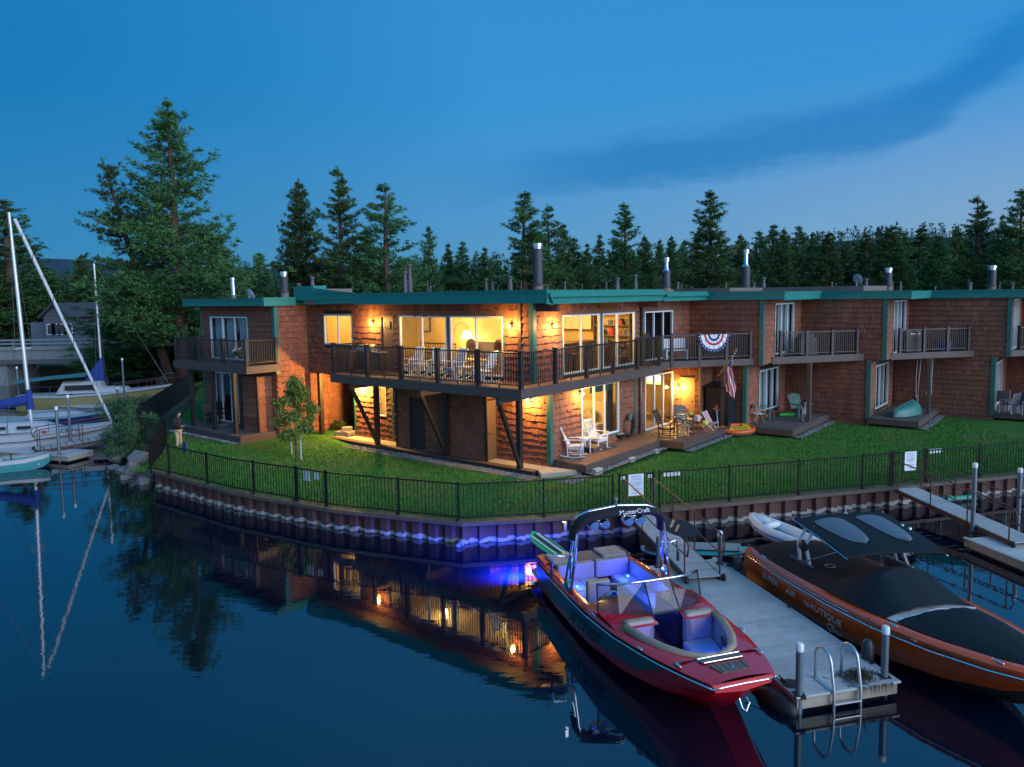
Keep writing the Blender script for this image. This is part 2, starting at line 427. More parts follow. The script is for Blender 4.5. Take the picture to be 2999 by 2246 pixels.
# ------------------------------------------------------------------ black metal fences and gates
fence_m = M('black_fence_paint', (0.007, 0.009, 0.010), 0.6, var=0.2, spec=0.2)
_pk = MB(); _pk.box(-0.008, 0.008, -0.008, 0.008, 0.0, 1.0); _p0 = _pk.build('picket', fence_m); PICK = _p0.data; bpy.data.objects.remove(_p0)
_pk = MB(); _pk.box(-0.024, 0.024, -0.024, 0.024, 0.0, 1.0); _pk.box(-0.029, 0.029, -0.029, 0.029, 1.0, 1.012); _p0 = _pk.build('post', fence_m); POST = _p0.data; bpy.data.objects.remove(_p0)
FEN = [(-12.75, 25.88)] + [(x + 0.04, y + 0.14) for x, y in CAP[1:]]
FL = [0]
for i in range(len(FEN) - 1): FL.append(FL[-1] + (Vector(FEN[i + 1]) - Vector(FEN[i])).length)
def fpos(s):
    s = max(0, min(FL[-1] - 1e-4, s)); i = max(k for k in range(len(FEN) - 1) if FL[k] <= s); f = (s - FL[i]) / (FL[i + 1] - FL[i])
    return Vector(FEN[i]).lerp(Vector(FEN[i + 1]), f)
def fparam(px, py):
    p = at(px, py, 0.62); best = min((((fpos(s) - Vector((p.x, p.y))).length), s) for s in np.arange(0, FL[-1], 0.05)); return best[1]
def inst(name, me, parent, loc, scale=None, rot=None):
    o = bpy.data.objects.new(name, me); C.objects.link(o); o.parent = parent; o.location = loc
    if scale: o.scale = scale
    if rot: o.rotation_euler = rot
    return o
def fence_run(name, label, s0, s1, posts, cat='fence', foot=True, pos=fpos, z0=0.6, H=1.02, pitch=0.112, group=None):
    t = thing(name, label, cat, (*pos(s0), z0), 0, group); b0 = Vector((*pos(s0), z0))
    def loc(s, z): p = pos(s); return Vector((p.x, p.y, z0 + z)) - b0
    br = sorted(set([s0, s1] + [FL[k] for k in range(len(FL)) if s0 < FL[k] < s1])) if pos is fpos else [s0, s1]
    for nm, z, r in (('top_rail', H - 0.03, 0.034), ('bottom_rail', 0.10, 0.03)):
        mb = MB()
        for a, b in zip(br[:-1], br[1:]): mb.bar(loc(a, z), loc(b, z), r, r)
        mb.build(nm, fence_m, t)
    for s in posts:
        o = inst('post', POST, t, loc(s, -0.02), (1, 1, H + 0.04))
        if foot:
            mb = MB(); d = pos(s + 0.05) - pos(s); nrm = Vector((d.y, -d.x, 0)).normalized()
            mb.bar(loc(s, 0.16) + nrm * 0.01, loc(s, -0.03) + nrm * 0.13, 0.03, 0.02); mb.build('bracket', fence_m, t)
    k = int((s1 - s0) / pitch)
    for i in range(1, k):
        s = s0 + (s1 - s0) * i / k
        if all(abs(s - q) > 0.04 for q in posts): inst('picket', PICK, t, loc(s, 0.10), (1, 1, H - 0.13))
    return t
SP = [fparam(*q) for q in ((443, 1355.7), (553.7, 1376), (673.5, 1401), (809, 1426), (924.4, 1448), (1008, 1464), (1186.6, 1493.6), (1349, 1518), (1594, 1512), (1797, 1496), (1812, 1495), (1905, 1480), (1916, 1476), (2130, 1463), (2331.7, 1444), (2520.7, 1427.6), (2606, 1419.5), (2695, 1407), (2864, 1395))]
SP[0] = 0.0
fence_run('metal_fence', 'black picket fence along the wall from the left corner to the first gate', SP[0], SP[4] - 0.03, SP[0:4] + [SP[4] - 0.03])
G1 = fence_run('metal_gate', 'black fence gate with two white plates left of the wall corner', SP[4] + 0.03, SP[5] - 0.03, [SP[4] + 0.05, SP[5] - 0.05], 'gate', False)
fence_run('metal_fence', 'black picket fence bending round the near wall corner between two gates', SP[5] + 0.02, SP[9] - 0.02, SP[5:9] + [SP[9] - 0.02])
G2 = fence_run('metal_gate', 'black gate with docks notice at the head of the middle gangway', SP[10], SP[11], [SP[10] + 0.02, SP[11] - 0.02], 'gate', False)
fence_run('metal_fence', 'black picket fence behind the two motor boats in front of the lawn', SP[12], SP[16] - 0.03, SP[12:16] + [SP[16] - 0.05])
G3 = fence_run('metal_gate', 'black gate with docks notice at the head of the right gangway', SP[16] + 0.02, SP[17] - 0.02, [SP[16] + 0.04, SP[17] - 0.04], 'gate', False)
fence_run('metal_fence', 'black picket fence at the right edge behind the right gangway', SP[17] + 0.02, SP[18] + 4.6, [SP[17] + 0.03, SP[18], SP[18] + 2.2, SP[18] + 4.4])
def seg(a, b):
    a, b = Vector(a), Vector(b); L_ = (b - a).length
    return (lambda s: a.lerp(b, s / L_)), L_
f_, L_ = seg((-12.78, 25.98), F1); fence_run('metal_fence', 'black picket fence running back from the left wall corner beside the standing person', 0.05, L_, [L_ * 0.5, L_], pos=f_, foot=False, H=1.15)
f_, L_ = seg(F1, F2); fence_run('metal_fence', 'short black picket fence behind the green willow shrub', 0.05, L_, [L_], pos=f_, foot=False, H=1.15)
f_, L_ = seg(F2, F3); bf = fence_run('metal_fence', 'black fence with dark mesh screen running back from the willow shrub', 0.05, L_, [L_ * k / 8 for k in range(1, 9)], pos=f_, foot=False, H=1.2, pitch=0.5)
mb = MB(); q = Vector(F3) - Vector(F2); q = Vector((q.x, q.y, 0)); e = Vector((q.y, -q.x, 0)).normalized() * 0.03
mb.loft([[Vector((0, 0, 0)) + e, Vector((0, 0, 1.17)) + e, Vector((0, 0, 1.17)) + e * 1.3, Vector((0, 0, 0)) + e * 1.3], [q + e, q + e + Vector((0, 0, 1.17)), q + e * 1.3 + Vector((0, 0, 1.17)), q + e * 1.3]])
mb.build('mesh_screen', M('dark_mesh', (0.012, 0.013, 0.014), 0.9), bf)
# notices and number plates hang on the fences
white_m = M('white_enamel', (0.78, 0.80, 0.82), 0.45); blue_ink = M('blue_ink', (0.02, 0.16, 0.42), 0.5)
def notice(label, s, zc, w_, h_, lines, off=-0.035, tilt=0):
    p = fpos(s); d = (fpos(s + 0.1) - fpos(s - 0.1)); ang = math.atan2(d.y, d.x); n_ = Vector((d.y, -d.x, 0)).normalized()
    t = thing('notice_sign', label, 'sign', (p.x + n_.x * 0.035, p.y + n_.y * 0.035, 0.6 + zc), ang)
    mb = MB(); mb.box(-w_ / 2, w_ / 2, -0.006, 0.006, -h_ / 2, h_ / 2); mb.build('sign_plate', white_m, t)
    for s_, sz, z in lines: text('lettering', s_, sz, blue_ink, t, (0, -0.0075, z), (R(90), 0, 0), 0.0008)
    return t
def body_lines(z0, k, dz, sz):
    w = ['THE DOCKS BEYOND THIS GATE', 'ARE FOR THE OWNERS AND', 'GUESTS OF THE OWNERS', 'ONLY PLEASE KEEP THIS', 'GATE CLOSED AT ALL', 'TIMES', '', 'NO FISHING NO DIVING', 'NO SWIMMING FROM DOCKS', 'ALL PETS ON LEASH', '', 'NO TRESPASSING', 'VIOLATORS PROSECUTED']
    return [(w[i], sz, z0 - dz * i) for i in range(k) if w[i]]
notice('white PRIVATE DOCKS notice on the gate behind the red boat', (SP[10] + SP[11]) / 2 - 0.03, 0.70, 0.44, 0.60, [('PRIVATE', 0.085, 0.235), ('DOCKS', 0.085, 0.155)] + body_lines(0.09, 13, 0.027, 0.024))
notice('white PRIVATE DOCKS notice on the gate of the right gangway', (SP[16] + SP[17]) / 2 + 0.02, 0.72, 0.42, 0.58, [('PRIVATE', 0.08, 0.225), ('DOCKS', 0.08, 0.15)] + body_lines(0.09, 13, 0.027, 0.024))
def plate(label, s, zc, w_, h_, gap=0):
    p = fpos(s); d = (fpos(s + 0.1) - fpos(s - 0.1)); ang = math.atan2(d.y, d.x); n_ = Vector((d.y, -d.x, 0)).normalized()
    mb = MB(); mb.box(-w_ / 2, w_ / 2, -0.004, 0.004, -h_ / 2, h_ / 2)
    o = mb.build('number_plate', white_m); o.location = (p.x + n_.x * -0.02, p.y + n_.y * -0.02, 0.6 + zc); o.rotation_euler = (0, 0, ang)
    return tag(o, label, 'plate')
plate('larger white plate on the left gate seen through the bars', SP[4] + 0.42, 0.80, 0.24, 0.30); plate('smaller white plate beside the hinge of the left gate', SP[4] + 0.80, 0.83, 0.22, 0.20)
plate('small white plate on the middle gate left of the notice', SP[10] + 0.14, 0.90, 0.11, 0.11); plate('small white plate on the middle gate right of the notice', SP[11] - 0.12, 0.90, 0.10, 0.10)
for k in range(4): tag(plate('', SP[12] + 0.20 + 0.125 * k, 0.92, 0.115, 0.13), ['white number plate nearest the middle gate post', 'second white number plate right of the middle gate', 'third white number plate right of the middle gate', 'last white number plate in the row right of the middle gate'][k], 'plate', 'white number plates on the fence')
for k in range(4): tag(plate('', SP[17] + 0.18 + 0.125 * k, 0.95, 0.10, 0.13), ['white number plate nearest the right gate post', 'second white number plate right of the right gate', 'third white number plate right of the right gate', 'last white number plate right of the right gate'][k], 'plate', 'white number plates on the fence')
# ------------------------------------------------------------------ shingled townhouses
def shingle_mat():
    m = bpy.data.materials.new('cedar_shingle'); m.use_nodes = True; t = m.node_tree; b = t.nodes['Principled BSDF']
    b.inputs['Roughness'].default_value = 0.78; b.inputs['Specular IOR Level'].default_value = 0.25
    oi = N(t, 'ShaderNodeObjectInfo'); ge = N(t, 'ShaderNodeNewGeometry'); co = N(t, 'ShaderNodeNewGeometry')
    rr = mth(t, 'FRACT', mth(t, 'ADD', oi.outputs['Random'], ge.outputs['Random Per Island']))
    mp_ = N(t, 'ShaderNodeMapping'); mp_.inputs['Scale'].default_value = (38, 38, 2.5); t.links.new(co.outputs['Position'], mp_.inputs[0])
    g = N(t, 'ShaderNodeTexNoise'); g.inputs['Scale'].default_value = 1.0; g.inputs['Detail'].default_value = 4; g.inputs['Roughness'].default_value = 0.7; t.links.new(mp_.outputs[0], g.inputs['Vector'])
    big = N(t, 'ShaderNodeTexNoise'); big.inputs['Scale'].default_value = 0.8; big.inputs['Detail'].default_value = 5; t.links.new(co.outputs['Position'], big.inputs['Vector'])
    f = mth(t, 'MULTIPLY', mth(t, 'MULTIPLY_ADD', g.outputs[0], 0.9, 0.5), mth(t, 'MULTIPLY_ADD', rr, 0.26, 0.87))
    f = mth(t, 'MULTIPLY', f, mth(t, 'MULTIPLY_ADD', big.outputs[0], 0.5, 0.75))
    cr = N(t, 'ShaderNodeMix', data_type='RGBA'); t.links.new(rr, cr.inputs[0]); cr.inputs[6].default_value = (0.245, 0.092, 0.058, 1); cr.inputs[7].default_value = (0.290, 0.112, 0.066, 1)
    mx = N(t, 'ShaderNodeMix', data_type='RGBA', blend_type='MULTIPLY'); mx.inputs[0].default_value = 1; t.links.new(cr.outputs[2], mx.inputs[6])
    cc = N(t, 'ShaderNodeCombineColor'); [t.links.new(f, cc.inputs[i]) for i in range(3)]; t.links.new(cc.outputs[0], mx.inputs[7])
    m2 = N(t, 'ShaderNodeMapping'); m2.inputs['Scale'].default_value = (1.6, 1.6, 0.45); t.links.new(co.outputs['Position'], m2.inputs[0]); we = N(t, 'ShaderNodeTexNoise'); we.inputs['Scale'].default_value = 1.0; we.inputs['Detail'].default_value = 7; we.inputs['Roughness'].default_value = 0.7; t.links.new(m2.outputs[0], we.inputs['Vector'])
    wm = N(t, 'ShaderNodeMix', data_type='RGBA'); t.links.new(ramp(t, mth(t, 'MULTIPLY_ADD', rr, 0.16, we.outputs[0]), 0.52, 0.80, 0.0, 0.65), wm.inputs[0]); t.links.new(mx.outputs[2], wm.inputs[6]); wm.inputs[7].default_value = (0.125, 0.070, 0.055, 1); t.links.new(wm.outputs[2], b.inputs['Base Color'])
    bp = N(t, 'ShaderNodeBump'); bp.inputs['Strength'].default_value = 0.5; bp.inputs['Distance'].default_value = 0.004; t.links.new(g.outputs[0], bp.inputs['Height']); t.links.new(bp.outputs[0], b.inputs['Normal'])
    return m
SHM = shingle_mat()
backing_m = M('wall_backing', (0.035, 0.012, 0.009), 0.9)
green_m = M('green_trim', (0.025, 0.135, 0.115), 0.5, var=0.15, scale=3)
fascia_m = M('green_fascia', (0.010, 0.195, 0.165), 0.5, var=0.18, scale=1.5, stretch=(1, 1, 4))
frame_m = M('white_window_frame', (0.74, 0.76, 0.80), 0.4)
brown_m = M('brown_deck_paint', (0.085, 0.060, 0.052), 0.6, var=0.25, scale=3, bump=0.1)
post_m = M('dark_brown_post', (0.022, 0.015, 0.014), 0.5, var=0.2)
rail_m = M('dark_bronze_rail', (0.012, 0.010, 0.010), 0.45)
board_m = M('deck_board', (0.150, 0.085, 0.062), 0.55, var=0.3, scale=5, stretch=(1, 1, 1), bump=0.15, rnd=0.22)
greyboard_m = M('weathered_deck_board', (0.105, 0.088, 0.085), 0.75, var=0.35, scale=4, bump=0.2, rnd=0.25)
door_m = M('brown_door_paint', (0.135, 0.085, 0.055), 0.5, var=0.12)
darkdoor_m = M('dark_door_paint', (0.022, 0.020, 0.024), 0.55, var=0.15)
roof_m = M('roof_membrane', (0.16, 0.135, 0.125), 0.9, var=0.3, scale=1.2, dirt=(0.10, 0.09, 0.085))
slab_m = M('concrete', (0.36, 0.33, 0.29), 0.85, var=0.25, scale=2.5, bump=0.25, dirt=(0.24, 0.21, 0.18))
beam_m = M('plinth_timber', (0.034, 0.027, 0.026), 0.7, var=0.3, scale=3, bump=0.2)
soffit_m = M('soffit', (0.10, 0.07, 0.055), 0.8)
cream_m = M('cream_wall', (0.60, 0.46, 0.20), 0.8, var=0.08, scale=0.7)
floor_m = M('room_floor', (0.26, 0.17, 0.09), 0.5, var=0.2)
ceil_m = M('room_ceiling', (0.72, 0.66, 0.52), 0.9)
dark_room_m = M('unlit_room', (0.05, 0.06, 0.07), 0.9)
curtain_m = M('curtain', (0.30, 0.38, 0.40), 0.9, var=0.1)
metal_m = M('galvanised_metal', (0.55, 0.58, 0.60), 0.28, metal=1.0, var=0.15)
fluebrown_m = M('brown_flue_paint', (0.105, 0.080, 0.085), 0.6, var=0.2)
fluegrey_m = M('dark_flue', (0.050, 0.050, 0.060), 0.55, var=0.2)
fluebase_m = M('flue_base', (0.20, 0.155, 0.125), 0.8, var=0.25)
def glass_mat():
    m = bpy.data.materials.new('window_glass'); m.use_nodes = True; t = m.node_tree; t.nodes.remove(t.nodes['Principled BSDF'])
    g = N(t, 'ShaderNodeBsdfGlossy'); g.inputs['Roughness'].default_value = 0.01; tr = N(t, 'ShaderNodeBsdfTransparent'); tr.inputs[0].default_value = (0.93, 0.95, 0.95, 1)
    lw_ = N(t, 'ShaderNodeLayerWeight'); lw_.inputs[0].default_value = 0.5; mx = N(t, 'ShaderNodeMixShader')
    t.links.new(mth(t, 'MULTIPLY_ADD', mth(t, 'POWER', lw_.outputs['Facing'], 5.0), 0.9, 0.025), mx.inputs[0]); t.links.new(tr.outputs[0], mx.inputs[1]); t.links.new(g.outputs[0], mx.inputs[2]); t.links.new(mx.outputs[0], t.nodes['Material Output'].inputs[0])
    return m
glass_m = glass_mat()

SHV = []
for k in range(8):                      # eight cedar shakes: thick lower edge, each with its own butt line
    j = [random.uniform(-0.045, 0.045) for _ in range(2)]
    v = [(0, 0, j[0]), (1, 0, j[1]), (1, 0, 1), (0, 0, 1), (0, -0.034, j[0]), (1, -0.030 - 0.010 * random.random(), j[1]), (1, -0.006, 1), (0, -0.006, 1)]
    me = bpy.data.meshes.new('shingle'); me.from_pydata(v, [], [[4, 5, 6, 7], [0, 1, 5, 4], [1, 2, 6, 5], [3, 0, 4, 7], [7, 6, 2, 3]]); me.materials.append(SHM); SHV.append(me)
SHF = [[4, 5, 6, 7], [0, 1, 5, 4], [1, 2, 6, 5], [3, 0, 4, 7], [7, 6, 2, 3]]

class House:
    def __init__(s, label, base, budget=290, name='townhouse'):
        s.b = Vector(base); p = W(base[0], base[1], base[2]); s.e = thing(name, label, 'townhouse', p, ROT, 'shingled townhouses round the lawn'); s.budget = budget; s.joined = None
    def part(s, mb, name, mat, **k):
        par = k.pop('parent', s.e); o = mb.build(name, mat, par, **k)
        if par is s.e: o.location = -s.b
        return o
    def fr(s, p0, p1):
        a = Vector((p1[0] - p0[0], p1[1] - p0[1], 0)); L_ = a.length; return math.atan2(a.y, a.x), L_
    def wall(s, p0, p1, z0, z1, holes=(), t=0.12, shingle=True, exp=0.222, rag=0.0, mat=None, name='wall', wmin=0.11, wmax=0.30):
        ang, L_ = s.fr(p0, p1); mb = MB()
        us = sorted({0, L_} | {h[i] for h in holes for i in (0, 1)}); zs = sorted({z0, z1} | {h[i] for h in holes for i in (2, 3)})
        for a, b in zip(us[:-1], us[1:]):
            for c, d in zip(zs[:-1], zs[1:]):
                m_, n_ = (a + b) / 2, (c + d) / 2
                if not any(h[0] < m_ < h[1] and h[2] < n_ < h[3] for h in holes): mb.box(a, b, 0, t, c, d)
        w = mb.build(name, mat or backing_m, s.e); w.location = Vector((p0[0], p0[1], 0)) - s.b; w.rotation_euler = (0, 0, ang)
        if not shingle: return w
        rows = max(1, round((z1 - z0) / exp)); e = (z1 - z0) / rows; jv, jf = [], []
        for r in range(rows):
            a, b = z0 + r * e, z0 + (r + 1) * e; x = -random.uniform(0, 0.2)
            cuts = [(h[0], h[1]) for h in holes if h[2] < b - 0.02 and h[3] > a + 0.02]
            while x < L_:
                wd = random.uniform(wmin, wmax); x0, x1 = max(0, x + 0.005), min(L_, x + wd - 0.005); x += wd
                segs = [(x0, x1)]
                for c0, c1 in cuts:
                    segs = [q for (i, j) in segs for q in ((i, min(j, c0)), (max(i, c1), j)) if q[1] - q[0] > 0.03]
                for i, j in segs:
                    if j - i < 0.03: continue
                    dz = random.uniform(-0.5, 0.5) * rag if rag else random.uniform(-0.006, 0.006)
                    k = random.randrange(8); zz = a + dz + 0.004; hh = b - zz - 0.012; lift = random.uniform(0.9, 1.15) if not rag else random.uniform(0.9, 1.35)  # gap under each course shows dark backing in place of a butt shadow
                    if s.budget > 0:
                        o = bpy.data.objects.new('shingle', SHV[k]); C.objects.link(o); o.parent = w; o.location = (i, 0, zz); o.scale = (j - i, lift, hh); s.budget -= 1
                    else:
                        q = len(jv); jv += [(i + v.co.x * (j - i), v.co.y * lift, zz + v.co.z * hh) for v in SHV[k].vertices]; jf += [[q + n_ for n_ in f] for f in SHF]
        if jv:
            mb = MB(); mb.add(jv, jf); tag(mb.build('shingle', SHM, w), kind='stuff')
        return w
    def win(s, p0, p1, x0, x1, z0, z1, mull=(), name='sliding_door', fw=0.055, trim=0.07, curtain=None, room=True, rdepth=1.2, rmat=None, sash=0.05):
        """white framed glazing set in a wall: frame > trim, panes, curtains"""
        ang, L_ = s.fr(p0, p1); mb = MB()
        for a, b, c, d in ((x0, x1, z0, z0 + fw), (x0, x1, z1 - fw, z1), (x0, x0 + fw, z0 + fw, z1 - fw), (x1 - fw, x1, z0 + fw, z1 - fw)): mb.box(a, b, -0.035, 0.06, c, d)
        for i, m_ in enumerate(mull): mb.box(m_ - fw * 0.55, m_ + fw * 0.55, -0.028 + 0.012 * (i % 2), 0.05, z0 + fw, z1 - fw)
        f = mb.build(name, frame_m, s.e); f.location = Vector((p0[0], p0[1], 0)) - s.b; f.rotation_euler = (0, 0, ang)
        if trim:
            mb = MB()
            for a, b, c, d in ((x0 - trim, x1 + trim, z1, z1 + trim), (x0 - trim, x0, z0 - 0.03, z1), (x1, x1 + trim, z0 - 0.03, z1), (x0, x1, z0 - 0.05, z0)): mb.box(a, b, -0.03, 0.02, c, d)
            mb.build('trim', green_m, f)
        ed = [x0 + fw] + list(mull) + [x1 - fw]
        for i, (a, b) in enumerate(zip(ed[:-1], ed[1:])):
            mb = MB(); y = 0.012 + 0.014 * (i % 2); mb.box(a + 0.005, b - 0.005, y, y + 0.006, z0 + fw + 0.002, z1 - fw - 0.002); mb.build('pane', glass_m, f)
        if curtain:
            for a, b in curtain:
                mb = MB(); n_ = max(6, int((b - a) / 0.035)); rings = [[(a + (b - a) * i / n_, 0.16 + 0.022 * math.sin(i * 1.9), z) for i in range(n_ + 1)] for z in (z0 + 0.07, z1 - 0.06)]
                mb.loft(rings, closed=False); mb.build('curtain', curtain_m, f, smooth=True)
        if room:
            mb = MB(); a, b, c, d = x0 - 0.3, x1 + 0.3, z0 - 0.05, z1 + 0.1; y0, y1 = 0.125, rdepth
            mb.quad((a, y1, c), (b, y1, c), (b, y1, d), (a, y1, d)); mb.quad((a, y0, c), (a, y1, c), (a, y1, d), (a, y0, d)); mb.quad((b, y0, c), (b, y1, c), (b, y1, d), (b, y0, d)); mb.quad((a, y0, c), (b, y0, c), (b, y1, c), (a, y1, c)); mb.quad((a, y0, d), (b, y0, d), (b, y1, d), (a, y1, d))
            mb.build('dark_interior', rmat or dark_room_m, f)
        return f
    def trimbar(s, u, v, z0, z1, w=0.11, name='corner_trim', mat=None):
        mb = MB(); mb.box(u - 0.06, u + w, v - 0.06, v + 0.006, z0, z1); mb.box(u - 0.06, u + 0.006, v + 0.006, v + w, z0, z1); return s.part(mb, name, mat or green_m)
    def fascia(s, p0, p1, z0, z1, name='fascia_board', t=0.05, lip=True, taper=0.0, split=True):
        """boards of an eave from p0 to p1: main board, stepped upper board and drip edge"""
        ang, L_ = s.fr(p0, p1); mb = MB(); h = z1 - z0
        mb.box(0, L_, 0, t, z0, z1 - 0.10)
        mb.box(0, L_, -0.02, t - 0.002, z1 - 0.098, z1 - 0.025); mb.box(-0.01, L_ + 0.01, -0.035, t + 0.02, z1 - 0.023, z1)
        o = mb.build(name, fascia_m, s.e); o.location = Vector((p0[0], p0[1], 0)) - s.b; o.rotation_euler = (0, 0, ang); return o
    def railing(s, pts, zd, zr, posts, balc, skip=(), bal=0.105, capz=0.05):
        """posts, rails and balusters as sub-parts of a balcony; pts is a plan polyline, posts are plan points"""
        for p in posts:
            mb = MB(); mb.box(-0.06, 0.06, -0.06, 0.06, zd - 0.28, zr + 0.015); mb.box(-0.085, 0.085, -0.085, 0.085, zr + 0.015, zr + 0.035); mb.box(-0.07, 0.07, -0.07, 0.07, zr + 0.035, zr + capz)
            o = mb.build('post', post_m, balc); o.location = Vector((p[0], p[1], 0)); 
            if len(p) > 2: o.rotation_euler = (0, 0, p[2])
        for a, b in zip(pts[:-1], pts[1:]):
            A, B = Vector((*a, 0)), Vector((*b, 0)); d = (B - A); L_ = d.length; d.normalize()
            for nm, z, w_, h_ in (('top_rail', zr - 0.03, 0.06, 0.045), ('bottom_rail', zd + 0.11, 0.04, 0.035)):
                mb = MB(); mb.bar(A + Vector((0, 0, z)), B + Vector((0, 0, z)), w_, h_); mb.build(nm, rail_m, balc)
            k = max(1, int(L_ / bal)); ang = math.atan2(d.y, d.x)
            for i in range(k):
                p = A + d * (L_ * (i + 0.5) / k)
                if any((p - Vector((q[0], q[1], 0))).length < 0.075 for q in posts): continue
                o = bpy.data.objects.new('baluster', BAL); C.objects.link(o); o.parent = balc; o.location = (p.x, p.y, zd + 0.115); o.scale = (1, 1, zr - zd - 0.165); o.rotation_euler = (0, 0, ang)
_b = MB(); _b.box(-0.0105, 0.0105, -0.0105, 0.0105, 0, 1); _o = _b.build('baluster', rail_m); BAL = _o.data; bpy.data.objects.remove(_o)
def balcony(h, poly, zt, zb, label=None):
    mb = MB(); mb.prism(poly, zb, zt - 0.03); o = h.part(mb, 'balcony', brown_m); return o
def boards(par, x0, x1, y0, y1, z0, z1, along='x', w=0.14, mat=None, clip=None, name='board', gap=0.005):
    n = max(1, round(((y1 - y0) if along == 'x' else (x1 - x0)) / w)); st = ((y1 - y0) if along == 'x' else (x1 - x0)) / n
    for i in range(n):
        mb = MB(); dz = random.uniform(-0.002, 0.002)
        if along == 'x': mb.box(x0, x1, y0 + i * st + gap / 2, y0 + (i + 1) * st - gap / 2, z0, z1 + dz)
        else: mb.box(x0 + i * st + gap / 2, x0 + (i + 1) * st - gap / 2, y0, y1, z0, z1 + dz)
        mb.build(name, mat or board_m, par)

# ---- the lit corner townhouse
A = House('lit corner townhouse with long dark railed balcony and glowing glass doors', (0.8, -0.05, 0.6))
ZS, ZT = 3.62, 6.25
fl = [(1.12, 2.89, 4.63, 5.84), (5.65, 8.09, 3.79, 5.82), (8.25, 10.68, 3.79, 5.82), (4.59, 5.30, 3.66, 5.80)]   # along from v=11.86 down
lp0, lp1 = (0.8, 11.86), (0.8, -0.05)
rw = [(1.64, 4.01, 3.77, 5.81), (4.19, 6.56, 3.77, 5.80)]
rp0, rp1 = (0.8, -0.05), (7.75, -0.05)
A.wall((1.61, 2.32), (1.61, -0.1), 0.74, 3.35, rag=0.06)
A.wall(rp0, rp1, ZS, ZT, rw, rag=0.05)
lw = A.wall(lp0, lp1, 3.38, ZT, fl, rag=0.05)
A.wall((1.61, -0.1), (7.28, -0.1), 0.80, 3.38, [(1.88, 4.45, 1.28, 3.24)], rag=0.05)
A.wall((1.61, 9.9), (1.61, 6.4), 0.74, 3.35, [(1.44, 1.92, 1.72, 2.96)], rag=0.06)
A.wall((1.02, 6.75), (1.02, 2.22), 0.76, 3.37, [(0.72, 1.53, 0.0, 2.78)], exp=0.2)
A.wall((1.025, 2.2), (1.60, 2.2), 0.74, 3.35, [(0.04, 0.55, 0.0, 2.86)], exp=0.2)
A.wall((7.28, -0.095), (7.28, 0.6), 0.84, 3.38, shingle=False)
mb = MB(); mb.box(0.92, 7.75, 0.09, 11.86, 3.38, 3.60); mb.box(1.73, 7.28, 0.03, 9.9, 0.7, 0.84); A.part(mb, 'floor_structure', soffit_m)
mb = MB(); mb.box(1.72, 7.2, 9.78, 9.9, 0.84, 3.38); mb.box(0.92, 7.75, 11.74, 11.855, 3.6, 6.25); A.part(mb, 'end_wall', backing_m)
A.win(lp0, lp1, *fl[0], (2.02,), 'window', trim=0.06, room=False)
A.win(lp0, lp1, *fl[1], (6.83,), trim=0.06, room=False); A.win(lp0, lp1, *fl[2], (9.47,), trim=0.06, room=False)
A.win(rp0, rp1, *rw[0], (2.79,), trim=0.07, room=False); A.win(rp0, rp1, *rw[1], (5.26,), trim=0.07, room=False)
A.win((1.61, -0.1), (7.28, -0.1), 1.88, 4.45, 1.28, 3.24, (2.73, 3.47), trim=0.07, room=False)
A.win((1.61, 9.9), (1.61, 6.4), 1.44, 1.92, 1.72, 2.96, (), 'window', trim=0.0, room=False)
def door(h, p0, p1, x0, x1, z0, z1, mat, vent=False, knob=1, frame_=None):
    ang, L_ = h.fr(p0, p1); mb = MB(); mb.box(x0, x1, 0.02, 0.065, z0, z1); d = mb.build('door', mat, h.e); d.location = Vector((p0[0], p0[1], 0)) - h.b; d.rotation_euler = (0, 0, ang)
    mb = MB()
    for a, b, c, e in ((x0 - 0.06, x0, z0, z1 + 0.06), (x1, x1 + 0.06, z0, z1 + 0.06), (x0, x1, z1, z1 + 0.06)): mb.box(a, b, -0.025, 0.07, c, e)
    mb.build('door_frame', frame_ or mat, d)
    mb = MB(); kx = x0 + 0.08 if knob > 0 else x1 - 0.08; mb.lathe((kx, 0.02, z0 + 0.95), [(0.025, 0), (0.012, 0.02), (0.03, 0.05), (0.02, 0.07)], 8, (0, -1, 0)); mb.build('handle', M('dark_knob', (0.02, 0.02, 0.02), 0.35), d)
    if vent:
        mb = MB(); c = (x0 + x1) / 2
        for q in range(5): mb.box(c - 0.13, c + 0.13, 0.0, 0.018, z1 - 0.42 + q * 0.045, z1 - 0.395 + q * 0.045)
        for a, b, c_, e in ((c - 0.16, c - 0.135, z1 - 0.45, z1 - 0.19), (c + 0.135, c + 0.16, z1 - 0.45, z1 - 0.19), (c - 0.135, c + 0.135, z1 - 0.19, z1 - 0.17), (c - 0.135, c + 0.135, z1 - 0.45, z1 - 0.43)): mb.box(a, b, -0.005, 0.02, c_, e)
        mb.build('vent_grille', door_m, d)
    return d
door(A, lp0, lp1, 4.63, 5.26, 3.68, 5.76, door_m, True, -1)
door(A, (1.02, 6.75), (1.02, 2.22), 0.76, 1.49, 0.77, 2.74, darkdoor_m)
door(A, (1.025, 2.2), (1.60, 2.2), 0.08, 0.54, 0.76, 2.80, door_m, False, 1)
A.trimbar(0.8, -0.05, 3.62, 6.24, 0.12); A.trimbar(1.61, -0.1, 0.84, 3.36, 0.10)
mb = MB(); mb.box(0.745, 0.80, 0.41, 0.53, 3.62, 6.24); A.part(mb, 'corner_board', M('brown_trim', (0.09, 0.045, 0.035), 0.6))
mb = MB(); mb.box(7.20, 7.32, -0.15, -0.10, 0.84, 3.35); A.part(mb, 'corner_trim', green_m)
mb = MB(); mb.tube([(7.62, -0.16, 0.9), (7.62, -0.16, 3.3)], 0.05, 10); A.part(mb, 'downpipe', M('dark_downpipe', (0.03, 0.035, 0.035), 0.5))
